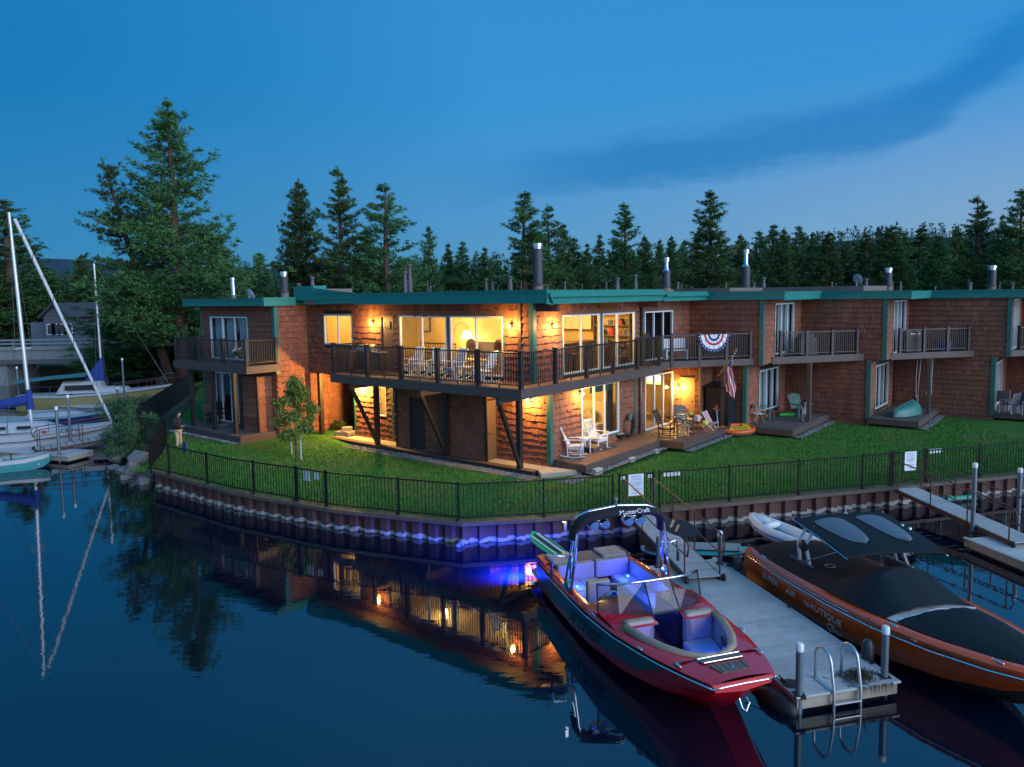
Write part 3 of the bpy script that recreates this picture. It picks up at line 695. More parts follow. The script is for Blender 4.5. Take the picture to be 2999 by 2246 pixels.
mb = MB(); mb.tube([(7.79, -0.21, 3.7), (7.79, -0.21, 6.1)], 0.03, 8); A.part(mb, 'downpipe', green_m)
mb = MB(); mb.box(1.57, 1.61, 9.88, 9.98, 0.84, 3.36); mb.box(1.57, 1.61, 7.55, 7.65, 0.84, 3.36); A.part(mb, 'corner_trim', green_m)
mb = MB(); mb.box(0.77, 0.80, 11.80, 11.90, 3.38, 6.5); A.part(mb, 'corner_trim', green_m)
mb = MB(); mb.box(0.97, 1.015, 2.14, 2.24, 0.76, 3.37); mb.box(0.97, 1.015, 6.70, 6.80, 0.76, 3.37); A.part(mb, 'corner_trim', post_m)
# roof with deep eave, tapered left fascia and beam ends
mb = MB(); mb.add([(0.21, -1.0, 6.27), (7.85, -1.0, 6.27), (7.85, 11.3, 6.27), (0.21, 11.3, 6.27), (0.21, -1.0, 6.60), (7.85, -1.0, 6.60), (7.85, 11.3, 6.60), (0.21, 11.3, 6.60)], [[3, 2, 1, 0], [4, 5, 6, 7], [0, 1, 5, 4], [1, 2, 6, 5], [2, 3, 7, 6], [3, 0, 4, 7]])
mb.box(7.85, 9.0, 0.0, 11.3, 6.27, 6.58); A.part(mb, 'roof', roof_m)
A.fascia((0.18, 8.06), (0.18, -1.05), 6.25, 6.68)
mb = MB(); mb.add([(0.18, 8.05, 6.30), (0.18, 10.5, 6.28), (0.18, 10.5, 6.92), (0.18, 8.05, 6.70), (0.23, 8.05, 6.30), (0.23, 10.5, 6.28), (0.23, 10.5, 6.92), (0.23, 8.05, 6.70)], [[0, 1, 2, 3], [7, 6, 5, 4], [3, 2, 6, 7], [1, 0, 4, 5], [0, 3, 7, 4], [2, 1, 5, 6]]); A.part(mb, 'fascia_board', fascia_m)
mb = MB(); mb.box(0.16, 0.22, 8.05, 10.5, 6.46, 6.475); mb.box(0.15, 0.23, 8.05, 10.5, 6.70, 6.72); A.part(mb, 'fascia_strip', fascia_m)
mb = MB(); mb.box(0.16, 0.8, 10.52, 11.86, 6.44, 7.02); A.part(mb, 'parapet', fascia_m)
mb = MB(); mb.box(0.81, 2.2, 10.6, 11.80, 6.27, 6.9); A.part(mb, 'parapet_wall', fluebase_m)
A.fascia((0.18, -1.06), (7.83, -1.06), 6.22, 6.66)
mb = MB(); mb.box(0.24, 7.8, -1.17, -1.085, 6.44, 6.56); A.part(mb, 'gutter', fascia_m)
mb = MB(); mb.tube([(0.36, -1.13, 6.44), (0.36, -1.13, 6.36), (0.52, -1.02, 6.24), (0.62, -0.92, 6.22)], 0.045, 8); A.part(mb, 'downspout', green_m)
for u_ in (0.98, 4.90, 7.70):
    mb = MB(); mb.box(u_ - 0.07, u_ + 0.07, -0.95, -0.06, 5.98, 6.24); A.part(mb, 'eave_beam', M('eave_beam', (0.075, 0.04, 0.032), 0.7))
mb = MB(); mb.box(0.23, 7.8, -1.0, -0.06, 6.245, 6.265); mb.box(0.23, 0.78, -0.05, 11.3, 6.245, 6.265); A.part(mb, 'soffit', soffit_m)
# the balcony
ZD = 3.67
bal = balcony(A, [(-0.78, -0.76), (8.29, -0.76), (8.29, -0.06), (0.79, -0.06), (0.79, 8.33), (-0.78, 8.33)], ZD, 3.40)
mb = MB(); mb.box(-0.83, -0.78, -0.81, 8.36, 3.35, ZD - 0.01); mb.box(-0.78, 8.32, -0.81, -0.76, 3.35, ZD - 0.01); mb.box(8.29, 8.33, -0.76, -0.06, 3.35, ZD - 0.01); mb.build('rim_board', brown_m, bal)
boards(bal, -0.76, 0.72, -0.74, 8.32, ZD - 0.028, ZD, 'x', 0.14); boards(bal, 0.76, 8.27, -0.74, -0.075, ZD - 0.028, ZD, 'x', 0.135)
PL_ = [(-0.76, v) for v in (8.20, 6.29, 4.52, 2.74, 0.97)] + [(-0.74, -0.74)] + [(u, -0.74) for u in (1.06, 2.88, 4.6, 6.33, 8.09)]
A.railing([(-0.76, 8.2), (-0.76, -0.74)], ZD, 4.79, PL_, bal); A.railing([(-0.76, -0.74), (8.09, -0.74)], ZD, 4.79, [], bal); A.railing([(8.09, -0.74), (8.25, -0.1)], ZD, 4.79, [], bal); A.railing([(-0.76, 8.25), (0.7, 8.25)], ZD, 4.79, [], bal)
for a in (7.2, 5.4, 3.6, 1.85, 0.1):
    mb = MB(); mb.bar((-0.76, a, ZD), (-0.76, a, ZD + 0.1), 0.03); mb.build('rail_foot', rail_m, bal)
for a in (0.16, 1.95, 3.75, 5.5, 7.2):
    mb = MB(); mb.bar((a, -0.74, ZD), (a, -0.74, ZD + 0.1), 0.03); mb.build('rail_foot', rail_m, bal)
# plinth, posts and braces that carry it
mb = MB(); mb.box(0.70, 0.97, -0.05, 11.4, 0.42, 0.735); A.part(mb, 'plinth', beam_m, bevel=0.01)
mb = MB(); mb.box(0.68, 0.99, -0.06, 11.41, 0.735, 0.755); A.part(mb, 'plinth_cap', M('plinth_cap', (0.11, 0.07, 0.05), 0.65, var=0.3))
for v_ in (11.28, 7.75, 4.0, 0.62):
    mb = MB(); mb.box(0.79, 0.955, v_ - 0.085, v_ + 0.085, 0.755, 3.38); A.part(mb, 'column', post_m)
for va, vb in ((7.68, 7.33), (3.94, 3.66), (0.56, 0.22)):
    mb = MB(); mb.bar((0.80, va, 0.80), (-0.66, vb, 3.16), 0.11, 0.11, (0, 1, 0)); A.part(mb, 'brace', post_m)
for v_ in (7.33, 3.66, 0.20):
    mb = MB(); mb.box(-0.74, 1.6, v_ - 0.07, v_ + 0.07, 3.14, 3.39); A.part(mb, 'cantilever_beam', brown_m)
mb = MB(); mb.box(0.98, 1.60, -0.02, 11.4, 0.45, 0.75); mb.prism([(0.98, -0.03), (0.62, -0.45), (1.85, -1.22), (1.85, 0.0), (1.62, -0.03)], 0.45, 0.748); o = A.part(mb, 'concrete_walk', slab_m)
mb = MB(); mb.prism([(-0.1, 13.2), (0.66, 11.42), (1.6, 11.3), (1.62, 9.95), (6.0, 9.95), (6.0, 10.9), (2.2, 11.5), (1.2, 12.6)], 0.45, 0.765); A.part(mb, 'concrete_path', slab_m)
# stone step and pile by the breezeway
for k, (a, b, c) in enumerate([(1.40, 10.15, 0.86), (1.30, 10.55, 0.84), (1.42, 10.30, 1.02)]):
    mb = MB(); mb.box(-0.25, 0.25, -0.2, 0.2, -0.09, 0.09); st = mb.build('stone_block', M('stone_block', (0.27, 0.23, 0.19), 0.85, var=0.4, scale=6, bump=0.4)); st.location = W(a, b, c); st.rotation_euler = (0, 0, ROT + 0.3 * k); st.scale = (0.9 - 0.15 * k, 1, 1)
    m_ = st.modifiers.new('b', 'BEVEL'); m_.width = 0.03; m_.segments = 2
    tag(st, ['grey stone block lying right under the end wall lamp', 'grey stone block at the left of the small stack by the path', 'upper grey stone block of the small stack'][k], 'stone')

# wall lamps: bracket, glass shade and the light itself
brass_m = M('lamp_metal', (0.10, 0.08, 0.05), 0.4, metal=0.6)
bulb_m = M('lamp_glow', (1.0, 0.72, 0.35), 0.4, emit=14.0, ecol=(1.0, 0.52, 0.13))
def wall_lamp(label, u, v, z, n, power):
    t = thing('wall_lamp', label, 'wall lamp', W(u, v, z), ROT, 'lit wall lamps of the townhouses'); n = Vector(n)
    mb = MB(); mb.lathe((0, 0, 0), [(0.055, 0), (0.055, 0.02)], 10, n); mb.tube([n * 0.02, n * 0.12 + Vector((0, 0, 0.03)), n * 0.13 + Vector((0, 0, 0.0))], 0.010, 6); mb.build('bracket', brass_m, t)
    mb = MB(); c = n * 0.13; mb.lathe(c, [(0.02, 0.0), (0.045, -0.02), (0.05, -0.03)], 12); mb.build('shade', brass_m, t)
    mb = MB(); mb.ell(c + Vector((0, 0, -0.075)), 0.042, 0.042, 0.048, 10, 6); mb.build('bulb', bulb_m, t, smooth=True)
    lamp('lamp_light', c + n * 0.10 + Vector((0, 0, -0.07)), power, r=0.05, parent=t); return t
LP = 1.0
wall_lamp('lit wall lamp left of the brown balcony door', 0.77, 7.66, 5.60, (-1, 0, 0), 40)
wall_lamp('lit wall lamp right of the long balcony glass doors', 0.77, 0.80, 5.58, (-1, 0, 0), 40)
wall_lamp('lit wall lamp right of the green upper corner trim', 1.81, -0.08, 5.55, (0, -1, 0), 55)
wall_lamp('lit wall lamp under the balcony beside the narrow window', 1.58, 9.45, 3.00, (-1, 0, 0), 280)
wall_lamp('lit wall lamp under the balcony corner by the diagonal brace', 1.58, 0.70, 3.05, (-1, 0, 0), 75)
wall_lamp('lit wall lamp at the left of the bedroom glass door', 3.38, -0.13, 3.10, (0, -1, 0), 55)
# ---- second townhouse (right of the corner one)
B = House('townhouse with bunting on its balcony rail and lit patio door below', (7.75, -0.16, 0.6))
B.wall((7.75, -0.16), (11.98, -0.16), 3.6, 6.24, [(0.20, 2.62, 3.82, 5.79)])
B.win((7.75, -0.16), (11.98, -0.16), 0.20, 2.62, 3.82, 5.79, (0.98, 1.80), trim=0.07, curtain=None)
B.wall((7.30, -0.09), (10.75, -0.09), 0.80, 3.5, [(0.82, 3.26, 0.98, 3.2)], rag=0.05)
B.win((7.30, -0.09), (10.75, -0.09), 0.82, 3.26, 0.98, 3.2, (1.62, 2.42), trim=0.0, room=False)
B.wall((10.75, -0.10), (10.75, -1.22), 0.9, 3.5, [(0.24, 0.92, 0.9, 2.92)], rag=0.06)
door(B, (10.75, -0.10), (10.75, -1.22), 0.28, 0.88, 0.98, 2.88, M('tan_door_paint', (0.30, 0.20, 0.09), 0.5, var=0.1), False, -1)
B.wall((10.77, -1.23), (11.95, -1.23), 0.9, 3.5, t=0.005)
mb = MB(); mb.box(10.69, 10.77, -1.29, -1.22, 0.9, 3.5); B.part(mb, 'corner_trim', M('tan_trim', (0.22, 0.14, 0.06), 0.6))
mb = MB(); mb.box(7.75, 11.9, 0.0, 11, 3.42, 3.6); mb.box(7.3, 11.9, 0.05, 11, 0.6, 0.95); B.part(mb, 'floor_structure', soffit_m)
mb = MB(); mb.box(7.9, 11.98, -1.05, 11.3, 6.24, 6.52); B.part(mb, 'roof', roof_m)
B.fascia((7.86, -1.08), (11.80, -1.08), 6.19, 6.56)
mb = MB(); mb.box(7.9, 11.75, -1.19, -1.105, 6.37, 6.47); B.part(mb, 'gutter', fascia_m)
ZB = 3.76
bb = balcony(B, [(8.33, -0.17), (8.33, -0.60), (9.05, -0.72), (11.90, -3.0), (11.97, -2.9), (11.97, -0.17)], ZB - 0.01, 3.50)
mb = MB(); mb.bar((9.0, -0.74, 3.62), (11.93, -3.08, 3.62), 0.05, 0.27); mb.bar((8.34, -0.64, 3.62), (9.0, -0.74, 3.62), 0.05, 0.27); mb.build('rim_board', brown_m, bb)
angB = math.atan2(-2.34, 2.93)
A_ = Vector((8.75, -0.55)); B_ = Vector((11.86, -2.96))
B.railing([(8.75, -0.55), (11.86, -2.96)], ZB, 4.83, [(*A_.lerp(B_, f), angB) for f in (0.10, 0.41, 0.72, 1.0)], bb)
mb = MB(); mb.box(11.0, 11.14, -2.2, -2.06, 0.9, 3.5); B.part(mb, 'column', brown_m)
# ---- third townhouse
Cc = House('dark townhouse above the bicycle deck', (11.98, -3.41, 0.6))
w1 = Cc.wall((11.98, -0.16), (11.98, -3.41), 3.50, 6.24); Cc.wall((11.98, -0.09), (11.98, -2.73), 0.6, 3.50)
Cc.wall((11.98, -3.41), (16.79, -3.41), 3.5, 6.24, [(1.42, 3.78, 3.82, 6.0)]); Cc.wall((11.98, -2.73), (16.79, -2.73), 0.6, 3.5, [(1.52, 3.86, 1.24, 3.08)])
Cc.win((11.98, -3.41), (16.79, -3.41), 1.42, 3.78, 3.82, 6.0, (2.15, 3.0), trim=0.03, curtain=[(1.5, 1.75), (2.2, 2.9), (3.1, 3.7)])
Cc.win((11.98, -2.73), (16.79, -2.73), 1.52, 3.86, 1.24, 3.08, (2.35, 3.15), trim=0.06, curtain=[(1.6, 2.3), (2.45, 3.1), (3.3, 3.8)])
Cc.trimbar(11.98, -3.41, 3.48, 6.22); Cc.trimbar(11.98, -2.73, 0.9, 3.48)
mb = MB(); mb.box(11.99, 16.7, -3.3, -2.62, 3.44, 3.56); Cc.part(mb, 'soffit', soffit_m)
door(Cc, (11.98, -2.73), (16.79, -2.73), 4.02, 4.62, 0.95, 2.98, M('red_brown_door', (0.09, 0.035, 0.025), 0.6))
mb = MB(); mb.box(11.9, 16.79, -4.28, 11.3, 6.22, 6.48); mb.box(11.9, 16.79, 3.0, 11.3, 6.48, 6.70); Cc.part(mb, 'roof', roof_m)
Cc.fascia((11.83, -1.06), (11.83, -4.33), 6.18, 6.54); Cc.fascia((11.84, -4.34), (16.60, -4.34), 6.15, 6.50)
mb = MB(); mb.box(11.88, 16.7, -4.29, -3.42, 6.19, 6.215); Cc.part(mb, 'soffit', soffit_m)
b3 = balcony(Cc, [(13.1, -3.43), (13.16, -3.50), (16.70, -6.10), (16.75, -6.0), (16.75, -3.43)], 3.72, 3.45)
mb = MB(); mb.bar((13.05, -3.45, 3.585), (16.74, -6.16, 3.585), 0.05, 0.30); mb.build('rim_board', brown_m, b3)
ang3 = math.atan2(-2.7, 3.65); A_ = Vector((13.42, -3.60)); B_ = Vector((16.64, -5.96))
Cc.railing([tuple(A_), tuple(B_)], 3.73, 4.78, [(*A_.lerp(B_, f), ang3) for f in (0.02, 0.34, 0.66, 0.98)], b3)
mb = MB(); mb.box(14.05, 14.23, -4.74, -4.58, 0.92, 3.45); Cc.part(mb, 'column', brown_m)
# ---- fourth townhouse
Dd = House('dark townhouse with upturned green canoe on its deck', (16.79, -7.02, 0.6))
Dd.wall((16.79, -3.41), (16.79, -7.02), 3.48, 6.20); Dd.wall((16.79, -2.73), (16.79, -6.41), 0.55, 3.48)
Dd.wall((16.79, -7.02), (21.2, -7.02), 3.48, 6.20, [(1.31, 3.75, 3.66, 6.02)]); Dd.wall((16.79, -6.41), (21.2, -6.41), 0.55, 3.48, [(1.08, 3.44, 1.13, 3.12)])
Dd.win((16.79, -7.02), (21.2, -7.02), 1.31, 3.75, 3.66, 6.02, (2.1, 2.9), trim=0.03, curtain=[(1.4, 2.0), (2.2, 2.8), (3.0, 3.7)])
Dd.win((16.79, -6.41), (21.2, -6.41), 1.08, 3.44, 1.13, 3.12, (1.85, 2.65), trim=0.06, curtain=[(1.2, 1.8), (2.8, 3.4)])
Dd.trimbar(16.79, -7.02, 3.48, 6.18); Dd.trimbar(16.79, -6.41, 0.85, 3.46)
mb = MB(); mb.box(16.8, 21.1, -6.9, -6.3, 3.42, 3.54); Dd.part(mb, 'soffit', soffit_m)
door(Dd, (21.2, -6.45), (21.2, -7.6), 0.08, 0.95, 0.95, 3.3, darkdoor_m)
mb = MB(); mb.box(16.7, 21.2, -7.92, 11.3, 6.16, 6.43); mb.box(16.79, 21.2, 0.0, 11.3, 6.43, 6.72); Dd.part(mb, 'roof', roof_m)
Dd.fascia((16.64, -4.26), (16.64, -7.98), 6.12, 6.48); Dd.fascia((16.65, -7.99), (21.05, -7.99), 6.10, 6.44)
mb = MB(); mb.box(16.7, 21.0, -7.9, -7.04, 6.13, 6.155); Dd.part(mb, 'soffit', soffit_m)
b4 = balcony(Dd, [(17.75, -7.04), (17.8, -7.1), (21.12, -9.70), (21.17, -9.6), (21.17, -7.04)], 3.69, 3.44)
mb = MB(); mb.bar((17.7, -7.05, 3.56), (21.16, -9.76, 3.56), 0.05, 0.28); mb.build('rim_board', brown_m, b4)
ang4 = math.atan2(-2.7, 3.4); A_ = Vector((18.0, -7.15)); B_ = Vector((21.06, -9.56))
Dd.railing([tuple(A_), tuple(B_)], 3.70, 4.75, [(*A_.lerp(B_, f), ang4) for f in (0.06, 0.38, 0.70, 0.99)], b4)
mb = MB(); mb.box(18.95, 19.12, -8.42, -8.28, 0.92, 3.44); Dd.part(mb, 'column', brown_m)
# ---- fifth townhouse, cut by the right edge of the photo
Ee = House('dark townhouse at the right edge with patio chairs under its balcony', (21.2, -11.09, 0.6))
Ee.wall((21.2, -7.02), (21.2, -11.09), 3.48, 6.18); Ee.wall((21.2, -6.41), (21.2, -10.56), 0.5, 3.48)
Ee.wall((21.2, -11.09), (26, -11.09), 3.48, 6.18, [(1.0, 3.4, 3.7, 6.0)]); Ee.wall((21.2, -10.56), (26, -10.56), 0.5, 3.48, [(0.7, 3.0, 1.1, 3.1)])
Ee.win((21.2, -11.09), (26, -11.09), 1.0, 3.4, 3.7, 6.0, (1.8, 2.6), trim=0.03, curtain=[(1.1, 3.3)]); Ee.win((21.2, -10.56), (26, -10.56), 0.7, 3.0, 1.1, 3.1, (1.5, 2.3), trim=0.05)
Ee.wall((26.0, -10.5), (26.0, -15.2), 0.5, 6.2); Ee.trimbar(21.2, -11.09, 3.46, 6.16); Ee.trimbar(21.2, -10.56, 0.8, 3.46)
mb = MB(); mb.box(21.1, 26, -12, 11.3, 6.13, 6.42); mb.box(21.2, 26, -5, 11.3, 6.42, 6.72); Ee.part(mb, 'roof', roof_m)
Ee.fascia((21.04, -7.88), (21.04, -12.05), 6.08, 6.45); Ee.fascia((21.05, -12.06), (26, -12.06), 6.06, 6.42)
b5 = balcony(Ee, [(21.9, -11.1), (26, -14.2), (26, -11.1)], 3.69, 3.44)
mb = MB(); mb.bar((21.85, -11.12, 3.56), (26, -14.25, 3.56), 0.05, 0.28); mb.build('rim_board', brown_m, b5)
Ee.railing([(22.2, -11.3), (25.9, -14.1)], 3.70, 4.75, [(22.25, -11.35), (23.4, -12.2), (24.6, -13.1)], b5)
# ---- left townhouse
Ff = House('dark townhouse at the left with small railed balcony and unlit doors', (-0.77, 11.91, 0.8))
q0, q1 = (-0.77, 17.61), (-0.77, 11.91)
Ff.wall(q0, q1, 3.45, 6.26, [(0.77, 3.76, 3.92, 5.78)]); Ff.wall(q0, q1, 0.75, 3.45, [(0.89, 2.82, 1.12, 3.33)])
Ff.wall((-0.77, 11.91), (7.5, 11.91), 0.6, 6.26, rag=0.03)
Ff.win(q0, q1, 0.77, 3.76, 3.92, 5.78, (1.77, 2.73), trim=0.07, curtain=[(0.9, 1.65), (1.85, 2.35), (2.85, 3.6)]); Ff.win(q0, q1, 0.89, 2.82, 1.12, 3.33, (1.5, 2.2), trim=0.04, curtain=[(0.95, 1.2)])
Ff.wall((-1.42, 13.45), (-1.42, 12.32), 1.1, 3.38, exp=0.3, wmin=1.2, wmax=1.4); Ff.wall((-1.42, 12.30), (-0.78, 12.30), 1.1, 3.38, exp=0.3, wmin=0.9, wmax=1.0)
mb = MB(); mb.box(-1.48, -1.425, 12.26, 12.34, 1.1, 3.4); mb.box(-1.48, -1.425, 13.42, 13.50, 1.1, 3.4); Ff.part(mb, 'corner_trim', post_m)
Ff.trimbar(-0.77, 11.91, 3.45, 6.24, 0.14); mb = MB(); mb.box(-0.81, -0.77, 17.52, 17.64, 0.8, 6.25); Ff.part(mb, 'corner_trim', green_m)
mb = MB(); mb.box(-1.33, 0.6, 12.04, 18.0, 6.25, 6.50); mb.box(-0.7, 8, 12.03, 17.5, 6.26, 6.54); Ff.part(mb, 'roof', roof_m)
Ff.fascia((-1.37, 18.07), (-1.37, 11.72), 6.25, 6.57); Ff.fascia((-1.36, 11.70), (0.13, 11.70), 6.24, 6.58); Ff.fascia((-0.65, 11.895), (4.0, 11.895), 6.265, 6.575)
mb = MB(); mb.box(-1.32, -0.78, 11.76, 18.0, 6.22, 6.245); Ff.part(mb, 'soffit', soffit_m)
b6 = balcony(Ff, [(-2.27, 11.66), (-0.78, 11.66), (-0.78, 17.32), (-2.27, 17.32)], 3.90, 3.64)
mb = MB(); mb.box(-2.32, -2.27, 11.61, 17.36, 3.60, 3.90); mb.box(-2.27, -0.78, 11.61, 11.66, 3.60, 3.90); mb.build('rim_board', brown_m, b6)
Ff.railing([(-2.22, 17.25), (-2.22, 11.72), (-0.85, 11.72)], 3.90, 4.92, [(-2.22, v) for v in (17.2, 16.85 - 1.55, 15.0 - 1.6, 11.74)] + [(-0.88, 11.74)], b6); Ff.railing([(-2.22, 17.25), (-0.85, 17.25)], 3.90, 4.92, [], b6)
for v_ in (16.25, 14.5, 12.9):
    mb = MB(); mb.box(-2.18, -2.04, v_ - 0.08, v_ + 0.08, 1.1, 3.62); Ff.part(mb, 'column', post_m)
mb = MB(); mb.box(7.4, 7.5, 9.0, 11.9, 0.6, 6.0); Ff.part(mb, 'far_wall', backing_m)

# ------------------------------------------------------------------ lit rooms
def room(h, u0, u1, v0, v1, z0, z1, name='room_shell'):
    mb = MB(); mb.cur = 0
    mb.quad((u1, v0, z0), (u1, v1, z0), (u1, v1, z1), (u1, v0, z1)); mb.quad((u0, v1, z0), (u0, v1, z1), (u1, v1, z1), (u1, v1, z0))
    mb.cur = 1; mb.quad((u0, v0, z0), (u1, v0, z0), (u1, v1, z0), (u0, v1, z0)); mb.cur = 2; mb.quad((u0, v0, z1), (u0, v1, z1), (u1, v1, z1), (u1, v0, z1))
    return h.part(mb, name, [cream_m, floor_m, ceil_m])
room(A, 0.93, 7.6, 0.08, 8.3, 3.64, 6.22); room(A, 0.93, 5.5, 8.35, 11.7, 3.64, 6.22)
mb = MB(); mb.box(0.93, 5.5, 8.30, 8.35, 3.64, 6.22); mb.box(3.7, 3.8, 3.3, 8.3, 3.64, 6.22); A.part(mb, 'partition', cream_m)
mb = MB(); mb.box(3.8, 7.6, 3.5, 3.6, 3.64, 6.22); A.part(mb, 'partition', cream_m)
room(A, 1.74, 6.7, 0.04, 4.6, 0.86, 3.36); room(A, 1.74, 4.0, 7.0, 9.7, 0.86, 3.36); room(B, 7.42, 11.9, 0.05, 6, 0.97, 3.4)
warm = (1.0, 0.58, 0.17)
def ceiling_light(label, u, v, z, power, col=warm):
    t = thing('ceiling_light', label, 'ceiling light', W(u, v, z), ROT, 'lit ceiling lights indoors')
    mb = MB(); mb.lathe((0, 0, 0), [(0.10, -0.005), (0.16, -0.02), (0.15, -0.06), (0.05, -0.085)], 14); mb.build('diffuser', M('diffuser_glow', (1, 0.8, 0.5), 0.5, emit=6.0, ecol=(1.0, 0.72, 0.36)), t); lamp('room_light', (0, 0, -0.2), power, col, 0.12, t)
ceiling_light('ceiling light of the sitting room behind the long glass doors', 3.0, 2.6, 6.2, 66); ceiling_light('ceiling light of the kitchen behind the right glass doors', 4.6, 2.0, 6.2, 115); ceiling_light('ceiling light of the upstairs bedroom with the small window', 2.6, 10.0, 6.2, 70)
ceiling_light('ceiling light over the dining end behind the left glass door', 2.2, 5.6, 6.2, 66); ceiling_light('ceiling light of the downstairs bedroom', 4.2, 2.2, 3.34, 95); ceiling_light('ceiling light behind the narrow ground floor window', 2.6, 8.3, 3.34, 60); ceiling_light('ceiling light of the room with the television', 9.4, 3.0, 3.38, 35)
wall_lamp('lit wall lamp beside the tan closet door', 10.72, -0.30, 2.55, (-1, 0, 0), 55)
# furniture in the lit rooms
sofa_m = M('sofa_fabric', (0.55, 0.47, 0.34), 0.9, var=0.12); pillow_m = M('brown_pillow', (0.16, 0.09, 0.05), 0.9, var=0.3, scale=20); black_m = M('black_metal', (0.015, 0.015, 0.016), 0.4); wood_m = M('warm_wood', (0.24, 0.12, 0.05), 0.5, var=0.3, scale=3, stretch=(1, 1, 6)); darkwood_m = M('dark_wood', (0.07, 0.035, 0.02), 0.45, var=0.3)
def lbox(name, label, cat, u, v, z, rz, parts, group=None):
    """a thing standing at (u, v, z) in the house axes; parts: (name, material, [boxes])"""
    t = thing(name, label, cat, W(u, v, z), ROT + rz, group)
    for nm, mt, bx in parts:
        for one in (bx if isinstance(bx[0][0], (list, tuple)) else [bx]):
            mb = MB()
            for b in one: mb.box(*b)
            mb.build(nm, mt, t, bevel=0.02 if 'cushion' in nm or 'seat' in nm else 0)
    return t
sf = lbox('sofa', 'cream sofa with brown cushions behind the right long glass door', 'sofa', 2.45, 3.5, 3.65, R(90), [('seat', sofa_m, [(-1.1, 1.1, -0.45, 0.45, 0.1, 0.45)]), ('backrest', sofa_m, [(-1.1, 1.1, -0.5, -0.22, 0.45, 0.98)]), ('armrest', sofa_m, [[(-1.3, -1.1, -0.5, 0.45, 0.1, 0.68)], [(1.1, 1.3, -0.5, 0.45, 0.1, 0.68)]])]); sf.scale = (0.95, 1.1, 1.18)
for x in (-0.7, 0.75):
    mb = MB(); mb.ell((x, -0.1, 0.82), 0.3, 0.12, 0.27, 10, 6); mb.build('cushion', pillow_m, sf, smooth=True)
t = thing('floor_lamp', 'lit arched floor lamp with white shade behind the sofa', 'floor lamp', W(3.3, 5.75, 3.65), ROT)
mb = MB(); mb.cyl((0, 0, 0), 0.14, 0, 0.02); mb.tube([(0, 0, 0.02), (0, 0, 1.5), (0, -0.1, 1.75), (0, -0.35, 1.85), (0, -0.6, 1.75), (0, -0.66, 1.55)], 0.012, 6); mb.build('stand', brass_m, t)
mb = MB(); mb.lathe((0, -0.66, 1.2), [(0.24, 0), (0.12, 0.3)], 16); mb.build('lamp_shade', M('shade_glow', (0.9, 0.85, 0.7), 0.8, emit=2.2, ecol=(1.0, 0.80, 0.48)), t); lamp('lamp_light', (0, -0.66, 1.1), 30, warm, 0.08, t)
lbox('stair_rail', 'dark railing standing indoors behind the long glass doors', 'railing', 3.2, 6.6, 3.65, R(90), [('rail', black_m, [(-1.0, 1.0, -0.02, 0.02, 0.95, 1.0), (-1.0, 1.0, -0.02, 0.02, 0.1, 0.13)] + [(-1 + 0.14 * k, -0.98 + 0.14 * k, -0.01, 0.01, 0.1, 0.97) for k in range(15)])])
def picture(label, u, v, z, w, h, rz):
    t = thing('framed_picture', label, 'picture', W(u, v, z), ROT + rz); mb = MB()
    for a, b, c, d in ((-w / 2, w / 2, -h / 2, -h / 2 + 0.04), (-w / 2, w / 2, h / 2 - 0.04, h / 2), (-w / 2, -w / 2 + 0.04, -h / 2, h / 2), (w / 2 - 0.04, w / 2, -h / 2, h / 2)): mb.box(a, b, -0.02, 0.02, c, d)
    mb.build('frame', black_m, t); mb = MB(); mb.box(-w / 2 + 0.04, w / 2 - 0.04, -0.005, 0.01, -h / 2 + 0.04, h / 2 - 0.04); mb.build('print', M('picture_print', (0.45, 0.42, 0.34), 0.8, var=0.7, scale=9), t)
picture('framed picture on the bedroom wall seen through the small upper window', 3.4, 11.6, 5.2, 0.5, 0.75, 0.0)
picture('framed picture on the wall behind the left long glass door', 3.65, 7.7, 5.4, 0.5, 0.7, R(-90))
lbox('dining_table', 'dark dining table behind the left long glass door', 'table', 2.3, 5.4, 3.65, 0, [('tabletop', darkwood_m, [(-0.5, 0.5, -0.8, 0.8, 0.70, 0.75)]), ('leg', darkwood_m, [[(a - 0.04, a + 0.04, b - 0.04, b + 0.04, 0, 0.70)] for a in (-0.42, 0.42) for b in (-0.7, 0.7)])])
lbox('kitchen_cabinet', 'pale kitchen wall cabinets seen through the left door of the right pair', 'cabinet', 7.4, 2.7, 3.65, R(90), [('cabinet', M('pale_cabinet', (0.70, 0.60, 0.42), 0.5), [[(-0.85 + 0.42 * k, -0.44 + 0.42 * k, -0.15, 0.2, 1.45, 2.4)] for k in range(4)]), ('counter', M('grey_counter', (0.24, 0.22, 0.18), 0.4), [(-0.9, 0.8, -0.2, 0.4, 0.0, 0.92)])])
lbox('bar_counter', 'dark wooden bar counter with stools behind the right glass doors', 'counter', 5.6, 1.5, 3.65, 0, [('worktop', darkwood_m, [(-1.6, 1.3, -0.35, 0.35, 0.98, 1.04)]), ('base', wood_m, [(-1.5, 1.2, -0.2, 0.3, 0.0, 0.98)])])
for k in range(3): lbox('bar_stool', ['bar stool at the left end of the indoor counter', 'middle bar stool at the indoor counter', 'bar stool at the right end of the indoor counter'][k], 'stool', 4.5 + 0.8 * k, 0.85, 3.65, 0, [('seat', darkwood_m, [(-0.18, 0.18, -0.18, 0.18, 0.62, 0.68)]), ('leg', black_m, [[(a - 0.015, a + 0.015, b - 0.015, b + 0.015, 0, 0.62)] for a in (-0.15, 0.15) for b in (-0.15, 0.15)]), ('backrest', darkwood_m, [(-0.18, 0.18, -0.19, -0.16, 0.75, 1.02)])], 'bar stools at the indoor counter')
